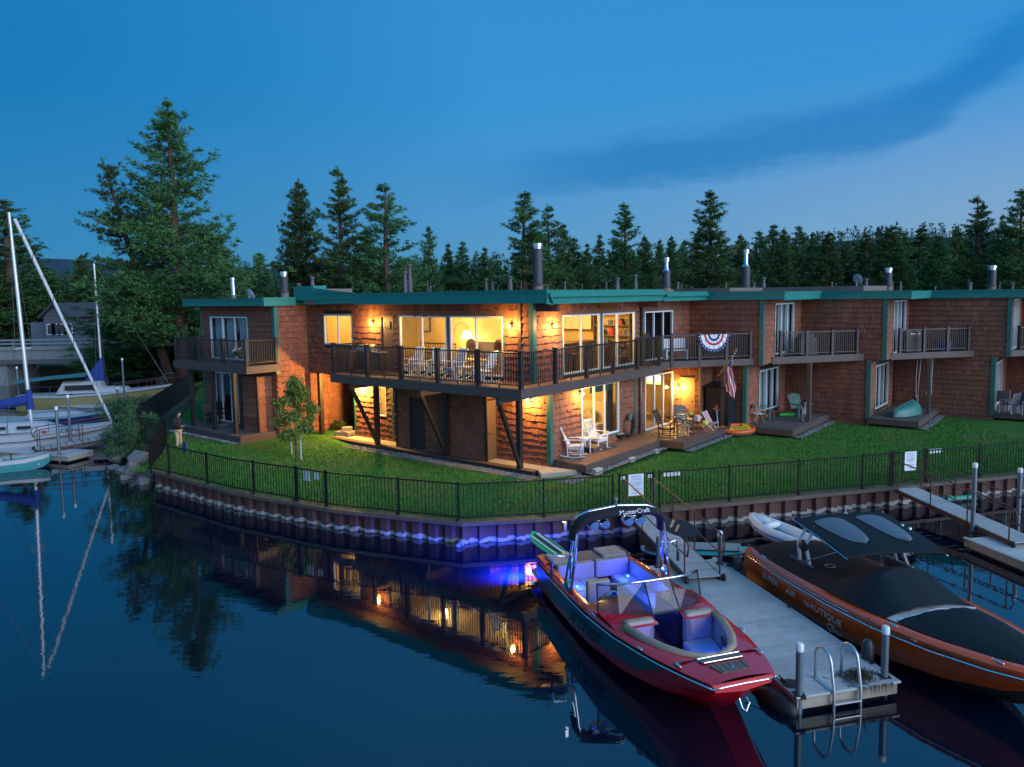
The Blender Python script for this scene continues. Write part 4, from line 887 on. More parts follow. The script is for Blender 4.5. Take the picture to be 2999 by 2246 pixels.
bs = lbox('bookshelf', 'open shelves of books and ornaments behind the rightmost upper glass door', 'bookshelf', 7.35, 0.92, 3.65, R(90), [('shelf_board', wood_m, [[(-0.8, 0.8, -0.15, 0.15, z, z + 0.03)] for z in (0.4, 0.8, 1.2, 1.6, 2.0)]), ('side_panel', wood_m, [[(-0.83, -0.8, -0.15, 0.15, 0, 2.2)], [(0.8, 0.83, -0.15, 0.15, 0, 2.2)]])])
bc = [(0.5, 0.05, 0.03), (0.08, 0.12, 0.25), (0.6, 0.5, 0.3), (0.1, 0.2, 0.1), (0.45, 0.2, 0.05), (0.7, 0.65, 0.55)]
for k in range(26):
    x = -0.72 + random.random() * 1.4; z = random.choice((0.43, 0.83, 1.23, 1.63, 2.03)); hh = random.uniform(0.16, 0.3); mb = MB(); mb.box(-0.03, 0.03 + random.random() * 0.06, -0.1, 0.08, 0, hh)
    o = mb.build('book', M('book_cover_%d' % (k % 6), bc[k % 6], 0.6)); o.location = W(7.33, 0.92, 3.65) + D2 * x + Vector((0, 0, z)); o.rotation_euler = (0, 0, ROT); tag(o, 'small book or box on the open shelves behind the rightmost upper glass door', 'book', 'books on the lit shelves')
t = lbox('bed', 'bed with patterned cushions and tufted headboard behind the lower glass door', 'bed', 5.45, 1.75, 0.88, R(-90), [('mattress', M('cream_bedding', (0.74, 0.66, 0.50), 0.9, var=0.1), [(-0.9, 1.1, -0.85, 0.85, 0.25, 0.62)]), ('bed_base', darkwood_m, [(-0.9, 1.1, -0.88, 0.88, 0.0, 0.25)]), ('headboard', M('headboard_fabric', (0.60, 0.50, 0.33), 0.9, var=0.2, scale=14, bump=0.3), [(-0.9, 1.1, 0.88, 1.0, 0.0, 1.45)])])
for x in (-0.45, 0.5):
    mb = MB(); mb.ell((x, 0.72, 0.88), 0.36, 0.14, 0.27, 10, 6); mb.build('pillow', M('patterned_cushion', (0.36, 0.30, 0.20), 0.9, var=0.9, scale=16), t, smooth=True)
lbox('curtain_panel', 'dark curtain at the right of the lower bedroom door', 'curtain', 5.75, 0.12, 0.9, 0, [('fabric', M('dark_curtain', (0.05, 0.035, 0.03), 0.9), [(-0.12 + 0.06 * k, -0.07 + 0.06 * k, -0.03 * (k % 2), 0.05, 0.0, 2.3) for k in range(6)])])
lbox('roller_blind', 'teal blind rolled down over the top of the lower bedroom door', 'blind', 5.0, 0.10, 2.95, 0, [('fabric', green_m, [(-0.6, 1.0, 0, 0.02, -0.05, 0.25)])])
tv = lbox('television', 'wall television showing a green ball game in the lower right room', 'television', 11.55, 1.33, 2.44, R(-90), [('screen_frame', black_m, [(-0.80, 0.80, 0, 0.05, -0.02, 0.92)])])
mb = MB(); mb.box(-0.77, 0.77, -0.006, -0.002, 0.01, 0.26); mb.build('screen', M('screen_green', (0.1, 0.5, 0.1), 0.4, emit=1.6, ecol=(0.20, 0.75, 0.10)), tv); mb = MB(); mb.box(-0.77, 0.77, -0.006, -0.002, 0.26, 0.50); mb.build('screen', M('screen_dirt', (0.5, 0.4, 0.2), 0.4, emit=1.4, ecol=(0.62, 0.50, 0.26)), tv)
mb = MB(); mb.box(-0.77, 0.77, -0.006, -0.002, 0.50, 0.89); mb.build('screen', M('screen_crowd', (0.5, 0.4, 0.4), 0.4, emit=1.3, ecol=(0.45, 0.62, 0.30)), tv); mb = MB(); mb.box(-0.1, 0.02, -0.012, -0.007, 0.2, 0.7); mb.box(0.45, 0.55, -0.012, -0.007, 0.3, 0.8); mb.build('screen', M('screen_player', (0.8, 0.8, 0.8), 0.4, emit=2.0, ecol=(0.95, 0.75, 0.70)), tv); tv.scale = (0.46,) * 3

# ------------------------------------------------------------------ patio decks
def patio(label, u0, u1, v0, v1, z, mat, base=None, side=0.26, bw=0.14, along='x'):
    t = thing('patio_deck', label, 'deck', W(u0, v0, z - side), ROT, 'low timber decks in front of the townhouses'); off = Vector((u0, v0, z - side))
    boards(t, 0, u1 - u0, 0.03, v1 - v0, side - 0.03, side, along, bw, mat) if along == 'x' else boards(t, 0.0, u1 - u0, 0.03, v1 - v0, side - 0.03, side, along, bw, mat)
    mb = MB(); mb.box(-0.04, u1 - u0, 0, 0.04, 0.0, side - 0.032); mb.box(-0.04, 0.0, 0.04, v1 - v0, 0.0, side - 0.032); mb.box(0, u1 - u0, 0.05, v1 - v0, side - 0.09, side - 0.035); mb.build('rim_board', brown_m, t); return t
patio('brown timber deck with white rocking chairs outside the bedroom door', 1.72, 6.86, -1.47, -0.12, 0.965, board_m); patio('brown timber deck with black rocking chairs beside the dark shed', 6.88, 10.72, -2.42, -0.12, 0.965, board_m)
patio('timber deck behind the closet corner with the dark shed on it', 10.76, 11.95, -2.42, -1.31, 0.955, greyboard_m)
patio('grey weathered deck with director chairs and bicycle', 11.74, 16.60, -4.82, -2.78, 0.945, greyboard_m, along='y'); patio('grey weathered deck with the upturned canoe', 16.55, 21.15, -8.45, -6.45, 0.945, greyboard_m, along='y'); patio('dark deck at the right edge with patio chairs', 21.3, 26, -12.9, -10.6, 0.93, greyboard_m, along='y')
patio('dark timber deck in front of the left townhouse', -2.45, -0.8, 12.0, 17.45, 1.1, greyboard_m, side=0.30)
lbox('door_step', 'brown box step under the bedroom glass door', 'step', 4.2, -0.42, 0.968, 0, [('tread', board_m, [(-0.75, 0.75, -0.22, 0.3, 0.13, 0.16)]), ('riser', brown_m, [(-0.72, 0.72, -0.2, 0.29, 0, 0.13)])])
blk_m = M('concrete_block', (0.42, 0.42, 0.41), 0.85, var=0.2)
for k, (u, v, s_) in enumerate([(2.15, -1.60, 1.0), (4.4, -1.60, 0.8), (6.2, -1.62, 0.7)]):
    p = W(u, v, 0.60); mb = MB(); mb.box(-0.2, 0.2, -0.1, 0.1, 0, 0.24); o = mb.build('concrete_block', blk_m, bevel=0.01); o.location = p; o.rotation_euler = (0, 0, ROT); o.scale = (s_, s_, s_ * 0.8); tag(o, ['pale concrete block under the near corner of the brown deck', 'pale concrete block under the middle of the brown deck', 'pale concrete block at the inner corner of the two brown decks'][k], 'block')
for k, v in enumerate((16.2, 14.5, 12.9)):
    mb = MB(); mb.box(-0.1, 0.1, -0.17, 0.17, 0, 0.12); o = mb.build('concrete_block', blk_m, bevel=0.02); o.location = W(-2.62, v, 0.76); o.rotation_euler = (0, 0, ROT); tag(o, ['pale block under the far left end of the left deck', 'pale block under the middle of the left deck', 'pale block under the right end of the left deck'][k], 'block')
# gravel strips
gravel_m = M('gravel', (0.16, 0.16, 0.165), 0.9, var=0.6, scale=30, bump=0.8)
def gravel(u0, u1, v0, v1, z, n, slope=0.0):
    mb = MB(); rings = [[W(u, v, z - (slope if (u == u0 and slope > 0) else 0)) for v in (v0, v1)] for u in (u0, u1)]; mb.add([W(u0, v0, z - slope), W(u1, v0, z), W(u1, v1, z), W(u0, v1, z - slope)], [[0, 1, 2, 3]])
    tag(mb.build('gravel_bed', gravel_m), kind='structure')
    r = rng.uniform(0, 1, (n, 3)); V_, F_ = [], []
    for i in range(n):
        s_ = 0.016 + 0.03 * r[i, 2]; p = W(u0 + (u1 - u0) * r[i, 0], v0 + (v1 - v0) * r[i, 1], z + 0.004 - slope * (1 - r[i, 0])); a = random.random() * 6.3; k = len(V_); V_ += [p + Vector((math.cos(a + q * 2.1) * s_, math.sin(a + q * 2.1) * s_, -0.01)) for q in range(3)] + [p + Vector((0, 0, s_ * 0.8))]; F_ += [[k, k + 1, k + 3], [k + 1, k + 2, k + 3], [k + 2, k, k + 3]]
    mb = MB(); mb.add(V_, F_); tag(mb.build('gravel', M('gravel_stone', (0.20, 0.20, 0.21), 0.85, rnd=0.5, var=0.1)), kind='stuff')
gravel(0.22, 0.69, -0.3, 11.2, 0.612, 2200, 0.02); gravel(1.7, 7.0, -1.78, -1.48, 0.69, 800); gravel(6.9, 10.8, -2.72, -2.43, 0.66, 500); gravel(11.8, 16.6, -5.12, -4.83, 0.63, 500); gravel(16.6, 21, -8.75, -8.46, 0.63, 500); gravel(-2.75, -2.46, 12.0, 17.4, 0.86, 500); gravel(0.5, 1.7, -1.7, -1.25, 0.61, 300)
mb = MB(); mb.loft([[W(u, v, z) for u, z in ((0.16, 0.55), (0.16, 0.625), (0.21, 0.625), (0.21, 0.55))] for v in (11.2, -0.3)]); tag(mb.build('lawn_edging', M('edging', (0.24, 0.20, 0.14), 0.8, var=0.3)), 'pale edging strip between lawn and gravel along the dark plinth', 'edging')

# ------------------------------------------------------------------ flues, vents and dishes on the roofs
def flue(h, name, px, ytop, ybase, wpx, Y, style):
    p = far(px, ytop, Y); q = far(px, ybase, Y); s_ = Y / FPX; r = wpx * s_ / 2; z0 = min(q.z, 6.9) - 0.35; H = p.z - z0; hb = q.z - z0
    par = thing('tmp', None, None) if False else h.e
    loc = uv(Vector((p.x, p.y, z0))) - h.b; mb = MB()
    if style == 'big':
        mb.lathe((0, 0, 0), [(r * 1.05, 0), (r * 0.98, hb + 0.22)], 14); o = mb.build(name, fluebase_m, h.e, smooth='auto'); k = hb + 0.22
        mb = MB(); mb.lathe((0, 0, k), [(r * 1.25, 0), (r * 1.2, 0.03), (r * 0.95, 0.07), (r * 0.95, H - k - 0.28)], 16); mb.build('flue_pipe', fluegrey_m, o, smooth='auto')
        mb = MB(); e = H - 0.28; mb.lathe((0, 0, e), [(r * 0.8, 0), (r * 0.8, 0.1), (r * 1.0, 0.1), (r * 1.0, 0.26), (r * 0.9, 0.28), (r * 0.1, 0.27)], 16); mb.build('flue_cap', metal_m, o, smooth='auto')
    elif style == 'metal':
        mb.lathe((0, 0, 0), [(r * 1.3, 0), (r * 1.25, hb + 0.1)], 14); o = mb.build(name, fluebase_m, h.e, smooth='auto'); k = hb + 0.1
        mb = MB(); mb.lathe((0, 0, k), [(r * 1.3, 0), (r, 0.08), (r, H - k - 0.22), (r * 1.25, H - k - 0.2), (r * 1.25, H - k - 0.02), (r * 0.3, H - k)], 14); mb.build('flue_pipe', metal_m, o, smooth='auto')
    elif style == 'step':
        mb.lathe((0, 0, 0), [(r * 1.1, 0), (r * 1.05, hb + 0.15)], 14); o = mb.build(name, fluebase_m, h.e, smooth='auto'); k = hb + 0.15; m_ = k + (H - k) * 0.55
        mb = MB(); mb.lathe((0, 0, k), [(r * 1.2, 0), (r, 0.05), (r, m_ - k)], 14); mb.build('flue_pipe', fluegrey_m, o, smooth='auto')
        mb = MB(); mb.lathe((0, 0, m_), [(r * 0.98, 0), (r * 0.5, 0.16), (r * 0.5, H - m_ - 0.2), (r * 0.75, H - m_ - 0.2), (r * 0.75, H - m_), (r * 0.2, H - m_ + .01)], 14); mb.build('flue_cap', metal_m, o, smooth='auto')
    else:
        mb.lathe((0, 0, 0), [(r * 1.0, 0), (r * 0.9, hb + (H - hb) * 0.45), (r * 0.72, hb + (H - hb) * 0.5), (r * 0.72, H - 0.14), (r * 1.1, H - 0.12), (r * 1.15, H - 0.06), (r * 0.9, H - 0.02), (r * 0.2, H)], 12); o = mb.build(name, fluebrown_m, h.e, smooth='auto')
    o.location = loc; return o
for h, px, yt, yb, w, Y, st in [
    (Ff, 681, 812, 870, 13, 44, 'metal'), (Ff, 831, 795, 868, 24, 42, 'big'), (Ff, 874, 829, 868, 14, 42, 'x'), (Ff, 885, 838, 868, 6, 42, 'x'), (A, 914, 809, 842, 14, 38, 'x'), (A, 948, 834, 843, 12, 38, 'x'),
    (A, 1185, 793, 845, 14, 40, 'x'), (A, 1199, 772, 845, 15, 38, 'x'), (A, 1252, 821, 845, 5, 40, 'x'), (A, 1260, 836, 846, 7, 40, 'x'), (A, 1423, 814, 848, 9, 42, 'x'), (A, 1440, 825, 848, 4, 42, 'x'), (A, 1445, 825, 848, 4, 42, 'x'), (A, 1493, 808, 848, 17, 42, 'x'), (A, 1526, 826, 848, 4, 44, 'x'),
    (A, 1574, 712, 848, 31, 38, 'big'), (A, 1603, 833, 848, 6, 40, 'x'), (A, 1654, 824, 848, 8, 42, 'x'), (A, 1704, 832, 847, 4, 44, 'x'), (A, 1775, 825, 847, 7, 43, 'x'), (A, 1807, 812, 847, 16, 42, 'x'), (A, 1861, 803, 848, 12, 42, 'x'),
    (B, 1952, 754, 851, 23, 38, 'step'), (B, 1985, 825, 848, 8, 41, 'x'), (B, 1996, 832, 848, 4, 41, 'x'), (B, 2103, 840, 847, 5, 44, 'x'), (B, 2126, 828, 847, 6, 44, 'x'),
    (Cc, 2185, 731, 849, 25, 42, 'step'), (Cc, 2208, 826, 846, 8, 45, 'x'), (Cc, 2236, 811, 846, 14, 45, 'x'), (Cc, 2436, 825, 844, 7, 48, 'x'), (Cc, 2448, 829, 844, 4, 48, 'x'), (Dd, 2536, 815, 844, 14, 47, 'x'), (Dd, 2602, 784, 848, 23, 44, 'big'), (Dd, 2614, 824, 845, 6, 45, 'x'), (Dd, 2637, 825, 843, 8, 47, 'x'), (Dd, 2739, 838, 843, 5, 50, 'x'),
    (Ee, 2840, 826, 836, 13, 52, 'x'), (Ee, 2906, 777, 847, 24, 46, 'big'), (Ee, 2928, 824, 844, 4, 48, 'x'), (Ee, 2965, 827, 843, 8, 50, 'x')]:
    flue(h, 'flue' if st != 'x' else 'roof_vent', px, yt, yb, w, Y, st)
dish_m = M('dish_grey', (0.33, 0.36, 0.38), 0.5)
def dish(label, p, r, head, post):
    t = thing('satellite_dish', label, 'satellite dish', p); mb = MB(); q = Vector((math.sin(head), math.cos(head), 0.35)).normalized(); c = Vector((0, 0, post))
    mb.lathe(c, [(0.02, 0.0), (r * 0.5, r * 0.07), (r, r * 0.25), (r * 1.02, r * 0.27), (r * 0.5, r * 0.10), (0.01, 0.03)], 20, q); mb.build('reflector', dish_m, t, smooth=True)
    mb = MB(); mb.tube([(0, 0, -0.12), (0, 0, post * 0.6), c - q * 0.02], 0.03, 8); mb.tube([c - Vector((0, 0, r * 0.8)) + q * 0.1, c + q * (r * 1.1) - Vector((0, 0, r * 0.5))], 0.012, 6); mb.build('mount', dish_m, t)
dish('grey satellite dish on the right roof edge', far(2508, 850, 40), 0.30, R(65), 0.55)
dish('grey satellite dish half hidden behind the left roof edge', far(730, 872, 40), 0.34, R(40), 0.12)
# ------------------------------------------------------------------ docks and gangways
dockboard_m = M('dock_board', (0.46, 0.46, 0.46), 0.6, var=0.18, scale=5, bump=0.12, rnd=0.10, dirt=(0.34, 0.35, 0.36))
dockwood_m = M('dock_side_timber', (0.36, 0.31, 0.24), 0.75, var=0.4, scale=3, stretch=(1, 1, 5), bump=0.2, dirt=(0.17, 0.13, 0.10))
pipe_m = M('pile_metal', (0.16, 0.20, 0.23), 0.45, metal=0.5, var=0.2); pcap_m = M('white_pile_cap', (0.75, 0.77, 0.78), 0.5)
rustrail_m = M('brown_handrail', (0.075, 0.030, 0.024), 0.5, var=0.3); plank_m = M('gangway_plank', (0.38, 0.39, 0.40), 0.65, var=0.15, rnd=0.06)
black_rub = M('black_rubber', (0.012, 0.012, 0.013), 0.6); chrome_m = M('chrome', (0.75, 0.77, 0.80), 0.12, metal=1.0); alu_m = M('aluminium', (0.55, 0.58, 0.60), 0.35, metal=0.8)
def dock(label, o, y, L_, Wd, z=0.30, bw=0.14):
    """a floating dock: o is the near left corner, y runs along it"""
    y = Vector((*y, 0)).normalized(); x = Vector((y.y, -y.x, 0)); t = thing('floating_dock', label, 'dock', (o[0], o[1], 0), math.atan2(x.y, x.x))
    boards(t, 0.09, Wd - 0.09, 0.10, L_ - 0.1, z - 0.03, z, 'x', bw, dockboard_m, gap=0.014)
    mb = MB(); mb.box(0.02, Wd - 0.02, 0.02, 0.10, z - 0.22, z - 0.04); mb.box(0.02, Wd - 0.02, L_ - 0.1, L_ - 0.02, z - 0.22, z - 0.04); mb.box(0.02, 0.09, 0.1, L_ - 0.1, z - 0.22, z - 0.04); mb.box(Wd - 0.09, Wd - 0.02, 0.1, L_ - 0.1, z - 0.22, z - 0.04); mb.build('side_timber', dockwood_m, t)
    mb = MB(); mb.box(-0.02, Wd + 0.02, -0.02, 0.098, z - 0.038, z + 0.004); mb.box(-0.02, 0.088, 0.1, L_, z - 0.038, z + 0.004); mb.box(Wd - 0.088, Wd + 0.02, 0.1, L_, z - 0.038, z + 0.004); mb.build('edge_strip', M('dock_edge', (0.42, 0.42, 0.42), 0.6, var=0.2), t, bevel=0.012)
    mb = MB(); mb.box(0.12, Wd - 0.12, 0.15, L_ - 0.15, -0.15, z - 0.05); mb.build('float', black_rub, t); return t
NLc = at(2334, 2041, 0.30); DKY = Vector((-0.235, 0.972, 0)); DKX = Vector((0.972, 0.235, 0)); dkr = math.atan2(DKX.y, DKX.x)
dock('grey boarded floating dock between the red boat and the orange boat', (NLc.x, NLc.y), (-0.235, 0.972), 5.9, 1.85)
def DK(x, y, z=0.30): return Vector((NLc.x, NLc.y, 0)) + DKX * x + DKY * y + Vector((0, 0, z))
def pile(label, p, top, r=0.055, cap=True):
    t = thing('mooring_pile', label, 'pile', (p.x, p.y, -0.6)); mb = MB(); mb.cyl((0, 0, 0), r, 0, top + 0.6, 14); mb.build('pipe', pipe_m, t, smooth='auto')
    if cap: mb = MB(); mb.lathe((0, 0, top + 0.52), [(r + 0.006, 0), (r + 0.006, 0.10), (r - 0.01, 0.125), (0.01, 0.13)], 14); mb.build('cap', pcap_m, t, smooth='auto')
    mb = MB(); mb.box(-r - 0.03, r + 0.03, -r - 0.03, r + 0.03, 0.855, 0.907); mb.build('pile_guide', black_rub, t); return t
pile('metal pile with white cap on the near left corner of the middle dock', at(2339.5, 2033, 0.3), 1.08); pile('metal pile with white cap beside the orange boat on the near right dock corner', at(2590, 1981, 0.3), 1.10)
pile('metal pile behind the tower of the red boat', at(1927.6, 1660, 0.3), 1.0, cap=False); pile('metal pile with pale top at the foot of the middle gangway', at(2108, 1650, 0.3), 1.02)
pile('tall metal pile with white cap on the corner of the right dock', at(2848, 1557, 0.3), 2.05); pile('tall metal pile with white cap at the right edge behind the right gangway', at(2981, 1533, 0.3), 1.75)
t = thing('dock_ladder', 'aluminium ladder with two hooped handrails at the end of the middle dock', 'ladder', DK(0, 0, 0), dkr)
for x in (0.62, 1.10):
    mb = MB(); mb.tube([(x, 0.42, 0.3), (x, 0.42, 0.72)] + [(x, 0.23 + 0.19 * math.cos(a), 0.72 + 0.17 * math.sin(a)) for a in np.linspace(0.3, math.pi - 0.3, 7)] + [(x, 0.03, 0.70), (x, -0.045, 0.30), (x, -0.05, -0.5)], 0.024, 8); mb.build('handrail', alu_m, t, smooth=True)
for z in (0.12, -0.12, -0.36):
    mb = MB(); mb.box(0.62, 1.10, -0.08, -0.03, z - 0.012, z + 0.012); mb.build('rung', alu_m, t)
for x in (0.62, 1.10):
    mb = MB(); mb.box(x - 0.035, x + 0.035, -0.01, 0.46, 0.305, 0.313); mb.build('foot_plate', alu_m, t)
weed = []; wf = []
for k in range(420):
    a = random.random() * 6.28; r_ = abs(random.gauss(0, 0.13)); c = Vector((1.30 + r_ * math.cos(a) * 1.3, 0.26 + r_ * math.sin(a), 0.305 + random.random() * 0.10 * max(0, 1 - r_ * 3.2))); d = Vector((random.gauss(0, 1), random.gauss(0, 1), random.gauss(0, 0.4))).normalized() * random.uniform(0.05, 0.16); e_ = d.cross(Vector((0, 0, 1))).normalized() * 0.012; i = len(weed); weed += [c - d / 2 - e_, c - d / 2 + e_, c + d / 2 + Vector((0, 0, 0.01))]; wf.append([i, i + 1, i + 2])
for k in range(50):
    x = random.uniform(1.1, 1.7); i = len(weed); l_ = random.uniform(0.05, 0.26); weed += [Vector((x, -0.03, 0.31)), Vector((x + 0.012, -0.03, 0.31)), Vector((x + random.gauss(0, 0.02), -0.034, 0.31 - l_))]; wf.append([i, i + 1, i + 2])
mb = MB(); mb.add([tuple(DK(v.x, v.y, v.z)) for v in weed], wf); tag(mb.build('driftwood_heap', M('weed', (0.05, 0.035, 0.018), 0.9, rnd=0.6)), 'heap of brown weed and twigs beside the dock ladder', 'weed heap')
mb = MB(); mb.lathe((0, 0, 0), [(0.02, 0.002), (0.13, 0.004), (0.15, 0.015), (0.12, 0.03), (0.02, 0.028)], 20); o = mb.build('rope_coil', black_rub, smooth='auto'); o.location = at(2318, 2004, 0.305); tag(o, 'flat black coil of rope beside the near left dock pile', 'rope')
def cleat(label, p, rz=0.0):
    t = thing('dock_cleat', label, 'cleat', p, rz); mb = MB(); mb.box(-0.03, 0.03, -0.02, 0.02, 0, 0.04); mb.build('base', black_rub, t); mb = MB(); mb.tube([(-0.11, 0, 0.055), (-0.04, 0, 0.04), (0.04, 0, 0.04), (0.11, 0, 0.055)], [0.010, 0.016, 0.016, 0.010], 7); mb.build('horn', black_rub, t)
cleat('black cleat with line near the left end of the middle dock', at(2292, 1996, 0.305), 1.8); cleat('black cleat on the right edge of the middle dock beside the hanging fender', at(2553, 1943, 0.305), 1.8); cleat('black cleat halfway along the right edge of the middle dock', at(2311, 1778, 0.305), 1.8); cleat('black cleat at the far right corner of the middle dock', at(2132, 1657, 0.305), 1.8); cleat('black cleat on the right dock beside its tall pile', at(2870, 1567, 0.305), 1.8)
mb = MB(); a0 = at(2292, 1996, 0.33); mb.tube([a0, a0 + Vector((-0.18, 0.35, 0.02)), a0 + Vector((-0.30, 0.9, 0.2))], 0.009, 5); tag(mb.build('mooring_line', black_rub), 'black line from the dock cleat up to the bow of the red boat', 'rope')
mb = MB(); mb.ell((0, 0, 0), 0.42, 0.17, 0.17, 14, 8); o = mb.build('dock_float', black_rub, smooth=True); p = at(2275, 2055, 0.06); o.location = p; o.rotation_euler = (0, 0, R(115)); tag(o, 'black float under the left side of the middle dock by the red bow', 'float')
def gangway(label, a, b, wd, npl, rail_posts=3, H=0.85, wheel=True, both=True):
    """a is the middle of the upper end, b of the lower end"""
    a, b = Vector(a), Vector(b); d = b - a; L_ = d.length; dn = d.normalized(); hx = Vector((dn.x, dn.y, 0)).normalized(); s_ = Vector((-hx.y, hx.x, 0)); t = thing('gangway', label, 'gangway', a); n_ = s_.cross(dn); n_ = n_ if n_.z > 0 else -n_
    for k in range(npl):
        p, q = dn * (L_ * k / npl + 0.02), dn * (L_ * (k + 1) / npl - 0.02); mb = MB(); mb.bar(p, q, wd - 0.06, 0.028, n_); mb.build('plank', plank_m, t)
    for sg in (-1, 1):
        mb = MB(); mb.bar(s_ * sg * (wd / 2 - 0.01) - n_ * 0.05, d + s_ * sg * (wd / 2 - 0.01) - n_ * 0.05, 0.045, 0.10, n_); mb.build('side_beam', rustrail_m, t)
        if not both and sg == 1: continue
        e = s_ * sg * (wd / 2 + 0.015); u = Vector((0, 0, 1)); r0, r1 = e + dn * 0.15, e + d - dn * 0.15
        loop0 = [r0 + u * (H * 0.55) - dn * 0.02, r0 + u * (H * 0.55) - dn * 0.16, r0 + u * (H * 0.78) - dn * 0.22, r0 + u * (H - 0.03) - dn * 0.14]; loop1 = [r1 + u * (H - 0.03) + dn * 0.14, r1 + u * (H * 0.78) + dn * 0.22, r1 + u * (H * 0.55) + dn * 0.16, r1 + u * (H * 0.55) + dn * 0.02]
        mb = MB(); mb.tube(loop0 + [r0 + u * H, r1 + u * H] + loop1, 0.020, 7); mb.build('handrail', rustrail_m, t, smooth=True)
        mb = MB(); mb.tube([r0 + u * H * 0.52, r1 + u * H * 0.52], 0.014, 6); mb.build('mid_rail', rustrail_m, t)
        for k in range(rail_posts):
            p = r0.lerp(r1, k / (rail_posts - 1)); mb = MB(); mb.tube([p - u * 0.08, p + u * H], 0.018, 6); mb.build('rail_post', rustrail_m, t)
    if wheel:
        for sg in (-1, 1):
            mb = MB(); c = d + s_ * sg * (wd / 2 + 0.04) - n_ * 0.03; mb.lathe(c, [(0.075, -0.02), (0.08, 0), (0.075, 0.02), (0.03, 0.024), (0.03, -0.024)], 14, s_); mb.build('wheel', black_rub, t, smooth='auto')
    return t
gm = fpos((SP[10] + SP[11]) / 2)
gangway('pale plank gangway with brown handrails down to the middle dock', (gm.x, gm.y - 0.2, 0.64), (4.08, 15.62, 0.40), 0.78, 12, 4, 0.90)
gm = fpos((SP[16] + SP[17]) / 2)
gangway('pale plank gangway with brown handrails down to the right dock', (11.62, 21.75, 0.64), (12.35, 17.55, 0.40), 0.74, 12, 4, 0.86)
dock('concrete coloured floating dock at the right edge', (12.35, 12.3), (-0.18, 0.98), 6.1, 1.9)
dock('pale floating dock at the left edge beside the pedal boat', (-18.05, 29.9), (-0.92, 0.30), 9.0, 1.25)
gangway('pale plank gangway with brown handrails down to the left dock', (-17.3, 33.0, 0.62), (-20.0, 30.9, 0.42), 0.9, 12, 3, 0.85)
pile('metal pile at the front of the left dock', at(174, 1332, 0.3), 2.25); pile('metal pile with pale cap behind the left gangway', at(208, 1302, 0.3), 2.45); pile('metal pile by the bow of the yellow sailboat', at(366, 1187, 0.3), 3.1); pile('short metal pile at the second left gangway', at(347, 1195, 0.3), 1.5); pile('metal pile left of the tall white mast', at(57, 1185, 0.3), 2.6)
gangway('small far gangway with brown rails by the yellow sailboat bow', (-22.2, 50.0, 0.62), (-25.2, 47.3, 0.42), 0.9, 8, 3, 0.85)
dock('pale floating dock between the white and the yellow sailboats', (-24.0, 43.4), (-0.93, 0.36), 9.0, 1.3)

# ------------------------------------------------------------------ the red motor boat
red_m = M('red_gelcoat', (0.62, 0.004, 0.014), 0.18, coat=0.6, var=0.06); teal_m = M('grey_teal_gelcoat', (0.050, 0.085, 0.095), 0.22, coat=0.5, metal=0.2); tan_m = M('tan_vinyl', (0.36, 0.27, 0.19), 0.55, var=0.08); grey_v = M('grey_vinyl', (0.30, 0.25, 0.25), 0.6, var=0.12, scale=20); teak_m = M('brown_foam_deck', (0.17, 0.125, 0.10), 0.7, var=0.15); bluecush_m = M('pale_vinyl', (0.42, 0.40, 0.40), 0.5)
def stn(tab, x):
    xs = [r[0] for r in tab]; return [float(np.interp(x, xs, [r[k] for r in tab])) for k in range(1, len(tab[0]))]
class Hull:
    def __init__(s, tab, xs): s.tab = tab; s.xs = xs       # tab rows: x, half beam, sheer, chine half beam, chine z, keel z
    def side(s, mb, f0, f1, out=0.0, n=2):
        """band of both sides between fraction f0 (sheer) and f1 (chine) of the topsides"""
        for sg in (-1, 1):
            rings = []
            for x in s.xs:
                hb, zs, cb, cz, kz = stn(s.tab, x); r = []
                for i in range(n + 1):
                    f = f0 + (f1 - f0) * i / n; b = hb + (cb - hb) * f + 0.03 * math.sin(math.pi * f) + out; r.append((x, sg * b, zs + (cz - zs) * f))
                rings.append(r if sg > 0 else r[::-1])
            mb.loft(rings, closed=False)
    def bottom(s, mb):
        for sg in (-1, 1):
            rings = [[(x, sg * stn(s.tab, x)[2], stn(s.tab, x)[3]), (x, 0, stn(s.tab, x)[4])] for x in s.xs]; mb.loft([r if sg > 0 else r[::-1] for r in rings], closed=False)
    def transom(s, mb, x):
        hb, zs, cb, cz, kz = stn(s.tab, x); mb.add([(x, hb, zs), (x, cb, cz), (x, 0, kz), (x, -cb, cz), (x, -hb, zs)], [[0, 1, 2, 3, 4]])
    def gunwale(s, mb, inner, x0, x1, crown=0.03, n=22):
        for sg in (-1, 1):
            rings = []
            for i in range(n + 1):
                x = x0 + (x1 - x0) * i / n; hb, zs, *_ = stn(s.tab, x); hi = inner(x); rings.append([(x, sg * hb, zs), (x, sg * (hb * 0.6 + hi * 0.4), zs + crown), (x, sg * hi, zs + crown * 0.9)][::sg])
            mb.loft(rings, closed=False)
RB = (0.953, 0.302)
rb_rz = math.atan2(-0.953, 0.302)
rb = thing('motor_boat', 'red open motor boat with chrome tower and blue cabin lights beside the dock', 'boat', (1.44, 16.28, 0), rb_rz)
T1 = [(0, 1.00, 0.70, 0.95, 0.10, -0.25), (1, 1.06, 0.72, 1.00, 0.10, -0.3), (2, 1.11, 0.74, 1.03, 0.11, -0.3), (3, 1.13, 0.77, 1.03, 0.13, -0.3), (4, 1.08, 0.81, 0.94, 0.17, -0.28), (5, 0.92, 0.86, 0.70, 0.26, -0.15), (5.7, 0.72, 0.89, 0.50, 0.50, 0.22), (6.0, 0.60, 0.90, 0.47, 0.66, 0.50), (6.15, 0.53, 0.90, 0.47, 0.77, 0.72)]
